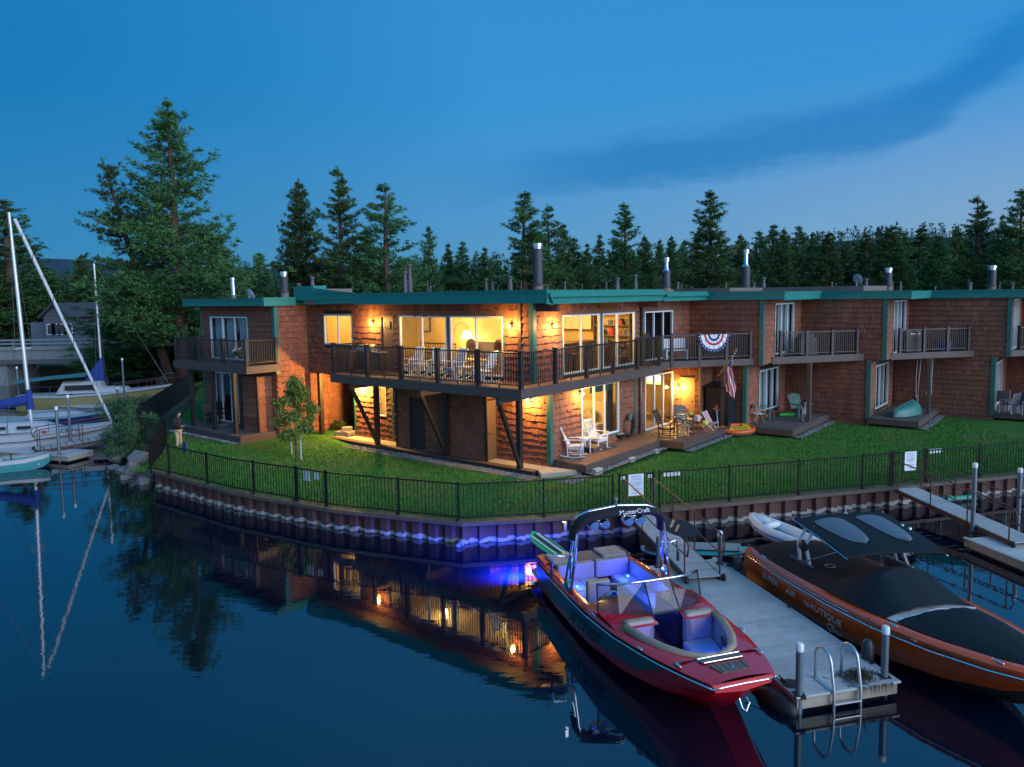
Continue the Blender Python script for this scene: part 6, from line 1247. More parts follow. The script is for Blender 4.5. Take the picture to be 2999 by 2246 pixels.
# ------------------------------------------------------------------ kayak, paddle boards
kw = M('white_pvc', (0.62, 0.64, 0.66), 0.45, var=0.06); kb2 = M('blue_stripe', (0.04, 0.10, 0.50), 0.4)
ka, kb_ = at(*z2(238, 165), 0.30), at(*z2(700, 400), 0.20); kd = (kb_ - ka); L_ = kd.length; t = thing('inflatable_kayak', 'white inflatable kayak with blue stripe behind the orange boat stern', 'kayak', ka, math.atan2(kd.y, kd.x))
for sg in (-1, 1):
    P_ = [(0.02, sg * 0.02, 0.14), (0.25, sg * 0.16, 0.07), (0.7, sg * 0.28, 0.0), (L_ * 0.5, sg * 0.33, -0.02), (L_ - 0.5, sg * 0.25, 0.0), (L_ + 0.3, sg * 0.03, 0.1)]; mb = MB(); mb.tube(P_, [0.06, 0.11, 0.14, 0.15, 0.14, 0.06], 12); mb.build('side_tube', kw, t, smooth=True); mb = MB(); mb.tube([(x, y + sg * r_ * 0.92, z + 0.02) for (x, y, z), r_ in zip(P_[1:5], (0.11, 0.14, 0.15, 0.14))], 0.018, 6); mb.build('side_stripe', kb2, t, smooth=True)
mb = MB(); mb.prism([(0.3, -0.12), (L_ - 0.3, -0.2), (L_ - 0.3, 0.2), (0.3, 0.12)], -0.12, -0.05); mb.build('floor', kw, t); mb = MB(); mb.ell((0.42, 0, 0.10), 0.34, 0.20, 0.09, 12, 7); mb.build('spray_cover', kw, t, smooth=True); mb = MB(); mb.ell((0.9, 0, 0.10), 0.10, 0.26, 0.10, 10, 6); mb.build('seat_roll', kw, t, smooth=True)
pb = board('paddle_board', 'teal edged grey paddle board floating behind the middle gangway', at(*z1(1180, 400), 0.10), at(*z1(1760, 420), 0.10), 0.78, M('teal_edge', (0.06, 0.33, 0.33), 0.4), [(0.08, 0.92, -0.72, 0.72, M('grey_pad', (0.22, 0.27, 0.28), 0.7))], 'paddle board', 0.15, point=0.9)
text('lettering', 'TOBIN SPORTS', 0.115, black_m, pb, mw=frame(at(*z1(1535, 458), 0.13) - pb.location, (0.995, 0.05, 0), (0.0, 0.15, 1)), depth=0.002, sx=1.25)
board('paddle_board', 'white and dark red paddle board floating left of the middle gangway', at(*z1(962, 405), 0.08), at(*z1(1330, 440), 0.08), 0.7, M('white_rim', (0.6, 0.6, 0.6), 0.4), [(0.08, 0.92, -0.7, 0.7, M('dark_red_pad', (0.09, 0.03, 0.025), 0.7))], 'paddle board', 0.13, point=0.9)
# ------------------------------------------------------------------ trees
bark_m = M('pine_bark', (0.090, 0.050, 0.036), 0.9, var=0.5, scale=5, stretch=(1, 1, 0.25), bump=0.6)
def needle_mat(name, col, tip):
    m = bpy.data.materials.new(name); m.use_nodes = True; t = m.node_tree; b = t.nodes['Principled BSDF']; b.inputs['Roughness'].default_value = 0.7; b.inputs['Specular IOR Level'].default_value = 0.2
    ge = N(t, 'ShaderNodeNewGeometry'); oi = N(t, 'ShaderNodeObjectInfo'); co = N(t, 'ShaderNodeTexCoord'); nn = N(t, 'ShaderNodeTexNoise'); nn.inputs['Scale'].default_value = 0.55; nn.inputs['Detail'].default_value = 4; t.links.new(co.outputs['Object'], nn.inputs['Vector'])
    f = mth(t, 'ADD', mth(t, 'MULTIPLY', ge.outputs['Random Per Island'], 0.55), mth(t, 'MULTIPLY_ADD', nn.outputs[0], 1.5, -0.55), clamp=True)
    mx = N(t, 'ShaderNodeMix', data_type='RGBA'); t.links.new(f, mx.inputs[0]); mx.inputs[6].default_value = (*col, 1); mx.inputs[7].default_value = (*tip, 1)
    hs = N(t, 'ShaderNodeHueSaturation'); t.links.new(mx.outputs[2], hs.inputs['Color']); t.links.new(mth(t, 'MULTIPLY_ADD', oi.outputs['Random'], 0.5, 0.75), hs.inputs['Value']); t.links.new(mth(t, 'MULTIPLY_ADD', oi.outputs['Random'], 0.05, 0.475), hs.inputs['Hue']); t.links.new(hs.outputs[0], b.inputs['Base Color']); return m
pine_m = needle_mat('pine_needles', (0.030, 0.086, 0.034), (0.095, 0.190, 0.055))
def pine_mesh(seed, H, crown0, wid, nwh, per, tufts, shape=0.8, tsize=0.5, gap=0.0, blades=9, trunk_r=None, top_round=0.0):
    """needle triangles and limbs of one conifer, returned as (crown mesh, trunk mesh)"""
    g = np.random.default_rng(seed); V, F = [], []; lim = MB(); tr = trunk_r or H * 0.014
    lim.tube([(0, 0, -0.5), (0.02 * H * g.normal() * 0.15, 0, H * 0.3), (0.02 * H * g.normal() * 0.2, 0.01 * H * g.normal() * 0.3, H * 0.65), (0, 0, H * 0.99)], [tr * 1.25, tr, tr * 0.6, tr * 0.12], 8); cs, ds, ss = [], [], []
    for i in range(nwh):
        f = (i + g.uniform(-0.3, 0.3)) / nwh; ph_ = g.uniform(0, 6.28); 
        for k in range(per + (1 if f < 0.5 else 0)):
            if g.random() < gap: continue
            fk = min(0.985, max(0, f + g.normal() * 0.55 / nwh * 1.6)); z = H * (crown0 + (0.985 - crown0) * fk); L_ = wid * ((1 - fk) ** shape * (0.62 + 0.38 * min(1, fk * 5))) + 0.10
            a = g.uniform(0, 2 * np.pi); l_ = L_ * g.uniform(0.5, 1.12) * (1 + 0.30 * math.sin(2 * a + ph_ + fk * 9)); up = 0.32 * f + 0.02 + g.normal() * 0.1; d = np.array([np.cos(a), np.sin(a), 0]); p0 = np.array([0, 0, z]); pts = [p0 + d * l_ * s_ + np.array([0, 0, l_ * (up * s_ - 0.28 * s_ * (1 - s_) * (1 - f) + 0.25 * s_ ** 3)]) for s_ in (0, 0.35, 0.7, 1.0)]
            lim.tube([tuple(q) for q in pts], [max(0.012, tr * 0.22 * (1 - f * 0.6)), max(0.01, tr * 0.16 * (1 - f * 0.6)), 0.012, 0.006], 3, cap=False)
            nt_ = max(3, int(tufts * l_ / wid + 2))
            for j in range(nt_):
                s_ = 0.28 + 0.75 * (j + g.random()) / nt_; s_ = min(1.05, s_); i0 = min(2, int(s_ / 0.34)); q = np.array(pts[i0]) + (np.array(pts[i0 + 1]) - np.array(pts[i0])) * ((s_ - (0, 0.35, 0.7)[i0]) / (0.35, 0.35, 0.3)[i0]); sp = l_ * 0.20 * (1.1 - 0.3 * s_); side = np.array([-d[1], d[0], 0]) * g.normal() * sp
                cs.append(q + side + np.array([0, 0, abs(g.normal()) * 0.12 * l_ * 0.5])); ds.append(d * 0.6 + side / (sp + 1e-6) * 0.25 + np.array([0, 0, 0.55 + 0.3 * f])); ss.append(tsize * g.uniform(0.7, 1.25) * (0.75 + 0.25 * (1 - f)))
    for k in range(4): cs.append(np.array([0, 0, H * (0.955 + 0.012 * k)])); ds.append(np.array([0, 0, 1.0])); ss.append(tsize * 0.7)
    cs, ds, ss = np.array(cs), np.array(ds), np.array(ss); n = len(cs); ds /= np.linalg.norm(ds, axis=1)[:, None]
    r = g.normal(0, 0.62, (n, blades, 3)) + ds[:, None, :]; r /= np.linalg.norm(r, axis=2)[:, :, None]; ax = np.cross(r, g.normal(size=(n, blades, 3))); ax /= np.linalg.norm(ax, axis=2)[:, :, None]; w_ = (ss * 0.075)[:, None, None]; L_ = (ss[:, None] * g.uniform(0.6, 1.0, (n, blades)))[:, :, None]; c = cs[:, None, :] + r * 0.02
    vs = np.stack([c - ax * w_ * 0.4, c + r * L_ * 0.55 + ax * w_, c + r * L_, c + r * L_ * 0.55 - ax * w_], 2).reshape(-1, 3); me = mesh_np('_mesh', vs, np.arange(len(vs)).reshape(-1, 4), pine_m, quads=True); me.name = 'crown'
    lm = bpy.data.meshes.new('trunk'); lm.from_pydata(lim.v, [], lim.f); lm.materials.append(bark_m); lm.shade_smooth(); return me, lm
PINES = {'big': pine_mesh(1, 22, 0.16, 4.6, 30, 8, 30, 0.80, 0.50, 0.12, 13), 'lean': pine_mesh(2, 18, 0.18, 3.2, 24, 6, 24, 0.65, 0.42, 0.12, 12), 'dense': pine_mesh(3, 18, 0.03, 3.3, 36, 9, 22, 0.8, 0.48, 0.0, 12), 'open': pine_mesh(4, 18, 0.10, 3.0, 24, 7, 25, 0.68, 0.46, 0.15, 13), 'slim': pine_mesh(5, 16, 0.04, 2.2, 34, 8, 17, 0.80, 0.44, 0.02, 11), 'open2': pine_mesh(6, 18, 0.05, 3.0, 29, 8, 24, 0.78, 0.46, 0.06, 12)}
def pine(kind, label, top, Y, hw=None, base_z=0.6, lean=None, rz=None, name='pine_tree'):
    """top: photo pixel of the tip (2212 scale), Y metres ahead; hw: crown half width in those pixels"""
    p = far(top[0] * 1.35579, top[1] * 1.35579, Y); cr, tk = PINES[kind]; H0 = {'big': 22, 'slim': 16}.get(kind, 18); w0 = {'big': 4.6, 'lean': 3.2, 'dense': 3.3, 'slim': 2.2}.get(kind, 3.0); H = p.z - base_z; sz = H / H0; sx = sz if hw is None else 1.75 * hw * 1.35579 / FPX * Y / w0
    t = thing(name, label, 'tree', (p.x, p.y, base_z), random.uniform(0, 6.28) if rz is None else rz, 'pines around the houses'); t.scale = (sx, sx, sz)
    if lean is not None: t.location = (lean[0], lean[1], base_z); d = p - Vector((lean[0], lean[1], base_z)); t.rotation_euler = d.to_track_quat('Z', 'Y').to_euler(); t.scale = (sx, sx, d.length / H0)
    for nm, me in (('trunk', tk), ('crown', cr)): o = bpy.data.objects.new(nm, me); C.objects.link(o); o.parent = t
    return t
pine('big', 'tallest pine, broad crown above the left townhouse', (360, 210), 50, 102, rz=1.0)
b_ = at(372 * 1.35579, 818 * 1.35579, 0.6); pine('lean', 'leaning reddish pine left of the tallest pine', (219, 340), 51, 62, lean=(b_.x * 51 / b_.y, 51))
pine('open2', 'dark pine at the left edge behind the white mast', (10, 430), 80, 74); pine('dense', 'dark tree behind the roof of the far house', (92, 572), 88, 55); pine('dense', 'dark tree left of the far house at the photo edge', (28, 560), 90, 50); pine('dense', 'short dense tree between the left edge pine and the leaning pine', (176, 548), 84, 34); pine('dense', 'bushy tree at the foot of the leaning pine', (300, 560), 58, 90); pine('dense', 'bushy low tree right of the tallest trunk', (470, 520), 56, 62); pine('dense', 'dark low tree right of the far house by the bridge', (205, 570), 82, 40)
pine('dense', 'dense dark conifer left of the tall pair behind the roof', (645, 387), 62, 50); pine('open', 'tall open pine right of the dense conifer', (729, 360), 58, 52); pine('dense', 'low bushy pine between two tall open pines', (788, 492), 60, 42); pine('open', 'open pine with bare trunk above the long roof', (832, 396), 57, 62)
pine('open2', 'small pine standing alone right of the open pine', (926, 488), 62, 32); pine('slim', 'thin pine left of a pair above the lit windows', (968, 525), 74, 22); pine('slim', 'thin pine right of a pair above the lit windows', (1000, 520), 72, 26); pine('slim', 'spindly pine left of the big dark flue', (1047, 533), 70, 22)
pine('open2', 'tall pine just left of the big dark flue', (1134, 413), 58, 58); pine('open', 'tall pine just right of the big dark flue', (1183, 442), 61, 40); pine('slim', 'slim pine at the right shoulder of the flue pines', (1216, 482), 64, 30); pine('slim', 'low pine above the right glass doors', (1240, 512), 68, 34)
pine('open2', 'pointed pine left of the silver capped flue', (1348, 438), 62, 46); pine('dense', 'dense low pine right of the pointed pine', (1392, 508), 66, 34); pine('open2', 'large pine above the second townhouse roof', (1535, 411), 58, 60, rz=2.0); pine('slim', 'thin pine left of the large pine above the second roof', (1296, 505), 74, 22)
pine('open', 'layered pine near the right edge above the fourth roof', (2113, 423), 66, 48); pine('slim', 'thin pine between the two right edge pines', (2166, 462), 68, 20); pine('open2', 'pine cut by the right edge of the photo', (2207, 408), 64, 50)
for k, (x, y, w_) in enumerate([(1268, 525, 20), (1450, 508, 26), (1478, 520, 22), (1505, 500, 24), (1600, 505, 30), (1640, 498, 34), (1672, 484, 34), (1694, 492, 26), (1726, 487, 34), (1756, 502, 24), (1790, 500, 38), (1830, 520, 30), (1872, 505, 34), (1925, 486, 48), (1952, 500, 36), (1990, 492, 46), (2030, 505, 40), (2070, 500, 40), (560, 545, 30), (1425, 515, 22)]):
    pine(('slim', 'dense', 'open2')[k % 3], ['slim pine just above the right glass doors', 'dark pine in the gap right of the pointed pine', 'low pine left of the large pine over the second roof', 'pine at the left foot of the large pine over the second roof', 'pine at the right foot of the large pine over the second roof', 'pine above the third roof, leftmost of the row', 'tall twin-topped pine above the third roof', 'narrow pine beside the twin-topped pine', 'dark pine left of the distant ridge', 'narrow pine left of the distant ridge', 'broad pine in front of the left end of the ridge', 'low pine in front of the distant ridge', 'pine in front of the middle of the ridge', 'broad tall pine in front of the right half of the ridge', 'pine touching the broad tall pine on its right', 'broad pine in front of the right end of the ridge', 'bushy pine right of the ridge', 'bushy pine left of the layered right edge pine', 'low pine between the tallest pine and the dense conifer', 'thin dark pine right of the pointed pine'][k], (x, y), 72 + (k * 7) % 22, w_)
# the far wood: one mass of small conifers
fm = needle_mat('far_needles', (0.022, 0.068, 0.040), (0.050, 0.120, 0.056))
V, F = [], []; q = 0; g = np.random.default_rng(11)
nT = 780; tx = g.uniform(-0.78, 0.80, nT); ty = g.uniform(78, 230, nT); th_ = 6.0 + ty * (0.060 + 0.016 * np.clip(tx * 2, -1, 1)) * g.uniform(0.62, 1.05, nT); px_ = tx * ty
vs_all = []
for i in range(nT):
    m_ = 330; f = g.random(m_) ** 0.8; a = g.uniform(0, 6.283, m_); rad = th_[i] * 0.19 * (1 - f) ** 0.75 * g.uniform(0.3, 1.1, m_); c = np.stack([px_[i] + rad * np.cos(a), ty[i] + rad * np.sin(a), 0.6 + th_[i] * (0.03 + 0.94 * f)], 1); d = np.stack([np.cos(a), np.sin(a), g.uniform(-0.1, 0.9, m_)], 1) * (th_[i] * 0.075 * (1.15 - f))[:, None]; s_ = np.cross(d, g.normal(size=(m_, 3))) * 0.30 / (np.linalg.norm(d, axis=1)[:, None] + 1e-6) * (th_[i] * 0.085 * (1.15 - f))[:, None]
    vs_all.append(np.stack([c - s_, c + s_, c + d * 1.6], 1).reshape(-1, 3))
vs_all = np.concatenate(vs_all); tag(mesh_np('far_wood', vs_all, np.arange(len(vs_all)).reshape(-1, 3), fm), kind='stuff')
# hills with trees along their crest
def hill(name, pts, Y, depth, col):
    mb = MB(); rings = []
    for px, py in pts:
        p = far(px * 1.35579, py * 1.35579, Y); rings.append([(p.x * 0.9, Y - depth, 0.3), (p.x * 0.97, Y - depth * 0.4, p.z * 0.55), (p.x, Y, p.z), (p.x * 1.1, Y + depth, 0.3)])
    mb.loft(rings, closed=False); tag(mb.build(name, M(name + '_cover', col, 0.95, var=0.3, scale=0.03)), kind='structure')
hill('far_hill', [(1560, 560), (1650, 545), (1740, 528), (1800, 522), (1870, 517), (1950, 513), (2040, 512), (2120, 516), (2230, 525), (2400, 545)], 620, 160, (0.008, 0.036, 0.046)); hill('left_far_hill', [(-80, 575), (40, 562), (100, 558), (150, 560), (220, 570), (420, 580), (560, 578), (700, 590)], 900, 200, (0.010, 0.042, 0.062))  # blue of the distant haze is put into the hill colours
vs_all = []
for i in range(240):
    px = g.uniform(1640, 2240); py = np.interp(px, [1560, 1650, 1740, 1800, 1870, 1950, 2040, 2120, 2230], [560, 545, 528, 522, 517, 513, 512, 516, 525]) + g.uniform(-2, 8); b_ = far(px * 1.35579, py * 1.35579, 618 - g.uniform(0, 30)); h_ = g.uniform(5, 12); m_ = 26; f = g.random(m_) ** 0.7; a = g.uniform(0, 6.28, m_); rad = h_ * 0.17 * (1 - f) * g.uniform(0.3, 1, m_); c = np.stack([b_.x + rad * np.cos(a), b_.y + rad * np.sin(a), b_.z + h_ * (0.12 + 0.85 * f)], 1); d = np.stack([np.cos(a), np.sin(a), g.uniform(-0.1, 0.9, m_)], 1) * h_ * 0.09; s_ = np.cross(d, g.normal(size=(m_, 3))); s_ = s_ / np.linalg.norm(s_, axis=1)[:, None] * h_ * 0.05; vs_all.append(np.stack([c - s_, c + s_, c + d * 1.5], 1).reshape(-1, 3)); vs_all.append(np.array([[b_.x - 0.2, b_.y, b_.z - 2], [b_.x + 0.2, b_.y, b_.z - 2], [b_.x, b_.y, b_.z + h_]]))
vs_all = np.concatenate(vs_all); tag(mesh_np('ridge_trees', vs_all, np.arange(len(vs_all)).reshape(-1, 3), M('ridge_foliage', (0.010, 0.036, 0.040), 0.9)), kind='stuff')

# leafy plants: clusters of leaves on thin stems
def leafy(name, label, cat, base, blobs, n, leaf, mat, stems=None, seed=3, stem_mat=None, droop=0.3, aspect=0.32):
    t = thing(name, label, cat, base); g = np.random.default_rng(seed); cs = []
    for (cx, cy, cz, rx, ry, rz), share in blobs: k = int(n * share); u = g.normal(size=(k, 3)); u /= np.linalg.norm(u, axis=1)[:, None]; u *= (g.random(k) ** 0.45)[:, None]; cs.append(u * np.array([rx, ry, rz]) + np.array([cx, cy, cz]))
    c = np.concatenate(cs); k = len(c); d = g.normal(size=(k, 3)); d[:, 2] -= droop; d /= np.linalg.norm(d, axis=1)[:, None]; s_ = np.cross(d, g.normal(size=(k, 3))); s_ /= np.linalg.norm(s_, axis=1)[:, None]; L_ = (leaf * g.uniform(0.6, 1.3, k))[:, None]
    vs = np.stack([c, c + d * L_ * 0.5 + s_ * L_ * aspect, c + d * L_, c + d * L_ * 0.5 - s_ * L_ * aspect], 1).reshape(-1, 3); mesh_np('foliage', vs, np.arange(len(vs)).reshape(-1, 4), mat, t, quads=True)
    if stems:
        mb = MB()
        for pts, r_ in stems: mb.tube(pts, r_, 5)
        mb.build('stem', stem_mat or bark_m, t)
    return t
leaf_m = needle_mat('young_leaves', (0.09, 0.18, 0.035), (0.24, 0.32, 0.07)); will_m = needle_mat('willow_leaves', (0.035, 0.10, 0.045), (0.10, 0.20, 0.09)); shrub_m = needle_mat('shrub_leaves', (0.03, 0.07, 0.015), (0.07, 0.12, 0.03))
tb = at(868, 1353, lawn_z(-8, 26.5)); H = 3.05
bl = []; stm = [([(0, 0, 0), (0.02, 0, 0.9), (0.0, 0.02, 1.8), (0.0, 0, H * 0.93)], [0.035, 0.030, 0.022, 0.008])]; g = random.Random(5)
for i in range(30):
    f = i / 29; a = g.random() * 6.28; r_ = (0.78 * (1 - abs(f - 0.35) * 1.15)) * g.uniform(0.55, 1.1); z = 1.05 + (H - 1.15) * f; x, y = r_ * math.cos(a), r_ * math.sin(a); bl.append(((x, y, z, 0.27, 0.27, 0.22), 1 / 34)); stm.append(([(0, 0, z - 0.45), (x * 0.5, y * 0.5, z - 0.1), (x, y, z + 0.05)], [0.014, 0.009, 0.004]))
bl.append(((0, 0, H - 0.3, 0.16, 0.16, 0.45), 3 / 34)); tr_ = leafy('young_tree', 'young staked tree in the lawn before the left townhouse', 'tree', tb, bl, 5600, 0.105, leaf_m, None, 4)
mb = MB()
for i, (pts, r_) in enumerate(stm): mb.tube(pts, r_, 6)
mb.build('trunk', bark_m, tr_)
for k, (px, py, hh) in enumerate(((856, 1337, 1.0), (882, 1347, 1.75))):
    p = at(px, py, lawn_z(-8, 26.5)); t = thing('tree_stake', ['shorter white stake left of the young tree', 'taller white stake right of the young tree'][k], 'stake', p); mb = MB(); mb.tube([(0, 0, -0.1), (-0.05 if k == 0 else 0.01, 0, hh)], 0.03, 8); mb.build('pole', M('white_stake', (0.55, 0.56, 0.56), 0.7, var=0.15), t); mb = MB(); mb.tube([(0, 0, hh * 0.62), tuple(tb + Vector((0, 0, hh * 0.66)) - p)], 0.012, 5); mb.build('tie', black_rub, t)
wbp = at(388, 1330, 0.2); bl = []; g = random.Random(9)
for i in range(46): a = g.random() * 6.28; r_ = g.random() ** 0.6 * 1.05; z = 0.1 + (1.95 - 0.75 * r_) * g.random(); bl.append(((r_ * math.cos(a) * 1.05, r_ * math.sin(a), z, 0.30, 0.30, 0.26), 1 / 46))
leafy('willow_shrub', 'feathery green willow shrub outside the left fence corner', 'shrub', wbp, bl, 9000, 0.15, will_m, [([(0, 0, 0), (0.5 * math.cos(a), 0.5 * math.sin(a), 1.4)], 0.015) for a in (0, 1, 2, 3, 4, 5)], 8, droop=-0.35, aspect=0.09)
leafy('willow_shrub', 'smaller dark shrub behind the mesh fence at the far left bank', 'shrub', Vector((-19.6, 38, 0.3)), [((0.3 * i, 0.4 * i, 0.8, 0.7, 0.9, 0.6), 0.2) for i in range(-2, 3)], 3500, 0.18, will_m, None, 12, aspect=0.12)
for k, (u, v, r_) in enumerate([(2.0, 11.4, 0.5), (2.9, 11.45, 0.55), (3.9, 11.3, 0.6), (4.8, 11.3, 0.6), (5.8, 11.2, 0.6)]):
    leafy('low_shrub', ['low shrub nearest the lawn along the orange breezeway wall', 'second low shrub along the orange breezeway wall', 'third low shrub along the orange breezeway wall', 'fourth low shrub along the orange breezeway wall', 'farthest low shrub in the breezeway'][k], 'shrub', W(u, v, 0.75), [((0, 0, 0.22, r_, r_ * 0.8, 0.30), 1)], 900, 0.10, shrub_m, None, 20 + k)
# boulders at the wall's left end
rock_m = M('grey_boulder', (0.17, 0.17, 0.165), 0.85, var=0.4, scale=2.5, bump=0.6, dirt=(0.10, 0.095, 0.09))
def rock(label, p, sx, sy, sz, seed):
    g = random.Random(seed); mb = MB(); mb.ell((0, 0, 0), 1, 1, 1, 22, 14)
    ph = [(Vector((g.gauss(0, 1), g.gauss(0, 1), g.gauss(0, 1))).normalized(), g.uniform(0.55, 0.92)) for _ in range(22)]; nv = []
    for v in mb.v:
        v = Vector(v)
        for n_, c_ in ph:
            e_ = v.dot(n_) - c_
            if e_ > 0: v = v - n_ * e_
        v = v * (1 + g.uniform(-0.025, 0.025)); nv.append((v.x * sx, v.y * sy, v.z * sz))
    mb.v = nv; o = mb.build('boulder', rock_m); o.location = p; o.rotation_euler = (0, 0, g.random() * 3); tag(o, label, 'rock')
zz = lambda x, y: (x / 3.682, 1050 + y / 3.682)
for k, (x, y, z, sx, sy, sz, lb) in enumerate([(1500, 1090, 0.32, 0.55, 0.5, 0.52, 'largest pale boulder against the left end of the sea wall'), (1340, 1215, 0.05, 0.6, 0.45, 0.28, 'flat slanting boulder at the waterline below the willow'), (1540, 1330, 0.02, 0.55, 0.4, 0.28, 'boulder at the waterline at the foot of the sea wall corner'), (1360, 1290, 0.02, 0.3, 0.25, 0.16, 'small low boulder at the waterline left of the corner'), (1250, 1080, 0.15, 0.4, 0.35, 0.25, 'grey boulder under the willow shrub'), (1590, 1260, 0.12, 0.28, 0.25, 0.25, 'small boulder wedged beside the sea wall corner'), (1420, 1180, 0.2, 0.4, 0.35, 0.35, 'middle boulder between the largest and the flat one'), (1220, 1180, 0.0, 0.3, 0.3, 0.14, 'lowest boulder nearest the left water')]): rock(lb, at(*zz(x, y), z), sx, sy, sz, 30 + k)
gv, gf = [], []
for k in range(120):
    c = at(*zz(1520 + random.uniform(-70, 70), 1240), 0.28); a = random.random() * 6.28; l_ = random.uniform(0.25, 0.5); i = len(gv); gv += [c + Vector((0.008, 0, 0)), c - Vector((0.008, 0, 0)), c + Vector((math.cos(a) * l_ * 0.6, math.sin(a) * l_ * 0.6 - 0.1, random.uniform(-0.15, 0.3)))]; gf.append([i, i + 1, i + 2])
mb = MB(); mb.add(gv, gf); tag(mb.build('dry_grass', M('dry_grass', (0.22, 0.19, 0.12), 0.9)), kind='stuff')

# ------------------------------------------------------------------ sailboats, pedal boat, bridge and far house on the left
sailw = M('white_hull', (0.44, 0.46, 0.48), 0.35, var=0.05); blue_c = M('blue_sail_cover', (0.012, 0.042, 0.24), 0.8, var=0.2, bump=0.2); mast_m = M('mast_metal', (0.60, 0.62, 0.64), 0.35, metal=0.4); wire_m = M('rigging_wire', (0.16, 0.17, 0.18), 0.4, metal=0.7)
def sailhull(t, L_, B_, fb, hullm, stripe=None):
    tab = [(0, B_ * 0.36, fb * 0.95, B_ * 0.26, 0.02, -0.2), (L_ * 0.3, B_ * 0.49, fb * 0.9, B_ * 0.42, -0.05, -0.4), (L_ * 0.6, B_ * 0.46, fb * 0.98, B_ * 0.34, -0.05, -0.4), (L_ * 0.85, B_ * 0.25, fb * 1.15, B_ * 0.12, 0.0, -0.2), (L_ * 0.97, B_ * 0.07, fb * 1.25, 0.03, 0.3, 0.2), (L_, 0.03, fb * 1.28, 0.02, fb * 0.9, fb * 0.8)]
    h = Hull(tab, list(np.linspace(0, L_, 18))); mb = MB(); h.side(mb, 0.0, 1.0, n=4); h.bottom(mb); h.transom(mb, 0); mb.build('hull', hullm, t, smooth='auto'); mb = MB(); mb.loft([[(x, y * stn(tab, x)[0], stn(tab, x)[1] + 0.05 * (1 - y * y)) for y in np.linspace(-1, 1, 7)] for x in np.linspace(0, L_, 18)], closed=False); mb.build('deck', sailw, t, smooth='auto')
    if stripe:
        for f0, f1 in stripe: mb = MB(); h.side(mb, f0, f1, 0.008); mb.build('stripe', M('navy_stripe', (0.02, 0.03, 0.08), 0.4), t, smooth='auto')
    return tab
# white sloop nearest the camera on the left
mb_top = far(26, 622, 33.6); mbase = at(92, 1238, 1.0); hd = Vector((0.985, 0.17, 0)); t = thing('sailboat', 'white sailboat with tall mast and blue boom cover at the left edge', 'sailboat', (-25.8, 32.2, 0), math.atan2(hd.y, hd.x)); tab = sailhull(t, 7.8, 2.5, 0.85, sailw, [(0.30, 0.34), (0.38, 0.40)])
def LB(p, t=t): d = Vector(p) - t.location; c_, s_ = math.cos(-t.rotation_euler.z), math.sin(-t.rotation_euler.z); return Vector((d.x * c_ - d.y * s_, d.x * s_ + d.y * c_, d.z))
mb = MB(); rings = [[(x, y * w_, 0.88 + h_ * (1 - abs(y) ** 4)) for y in np.linspace(-1, 1, 9)] for x, w_, h_ in ((1.6, 0.75, 0.02), (1.8, 0.78, 0.42), (3.5, 0.78, 0.44), (5.0, 0.62, 0.36), (5.9, 0.40, 0.05))]; mb.loft(rings, closed=False); mb.build('cabin', sailw, t, smooth='auto')
for x in (2.2, 3.2, 4.2): mb = MB(); mb.box(x, x + 0.55, -0.80, -0.74, 1.05, 1.18); mb.build('cabin_window', M('dark_window', (0.02, 0.025, 0.03), 0.2), t)
m0, m1 = LB(far(92, 1238, 32.9)), LB(far(26, 622, 32.9)); mb = MB(); mb.tube([m0, m0.lerp(m1, 0.5), m1], [0.085, 0.08, 0.06], 12); mb.build('mast', mast_m, t, smooth='auto')
bow = Vector((7.75, 0, 1.15)); mb = MB(); mb.tube([bow, m0.lerp(m1, 0.97) + Vector((0.2, 0, 0))], [0.055, 0.075], 9); mb.build('furled_jib', M('furled_sail', (0.50, 0.52, 0.54), 0.8, var=0.15, scale=12, stretch=(1, 1, 3)), t, smooth='auto')
mb = MB(); q = [bow.lerp(m0.lerp(m1, 0.97) + Vector((0.2, 0, 0)), f) + Vector((0.085 * math.cos(f * 60), 0.085 * math.sin(f * 60), 0)) for f in np.linspace(0.02, 0.97, 120)]; mb.tube(q, 0.012, 4); mb.build('jib_line', wire_m, t)
mb = MB(); mb.tube([m0 + Vector((-0.02, 0, 1.05)), m0 + Vector((-1.6, 0, 0.78)), m0 + Vector((-3.6, 0, 0.72))], [0.24, 0.20, 0.13], 10); mb.tube([m0 + Vector((0, 0, 0.62)), m0 + Vector((-0.01, 0, 1.5))], [0.16, 0.10], 10); mb.build('boom_cover', blue_c, t, smooth='auto')
sp = m0.lerp(m1, 0.36); mb = MB(); mb.bar(sp - Vector((0, 0.75, 0)), sp + Vector((0, 0.75, 0)), 0.035); mb.bar(sp - Vector((0.35, 0, 0)), sp + Vector((0.3, 0, 0)), 0.03); mb.build('spreader', mast_m, t)
mb = MB()
for a in (Vector((3.9, -1.1, 0.85)), Vector((3.9, 1.1, 0.85)), Vector((3.2, -1.1, 0.85)), Vector((0.1, 0, 0.9))): mb.tube([a, sp + Vector((0, 0.75 * (1 if a.y > 0 else -1 if a.y < 0 else 0), 0)), m1] if a.y else [a, m1], 0.010, 4)
mb.tube([Vector((0, -0.85, 1.45)), Vector((3, -1.15, 1.40)), Vector((5.5, -0.9, 1.45)), Vector((7.5, -0.2, 1.65))], 0.010, 4)
for x in (1, 2.5, 4, 5.5): mb.tube([(x, -stn(tab, x)[0] + 0.03, 0.85), (x, -stn(tab, x)[0] + 0.05, 1.45)], 0.012, 5)
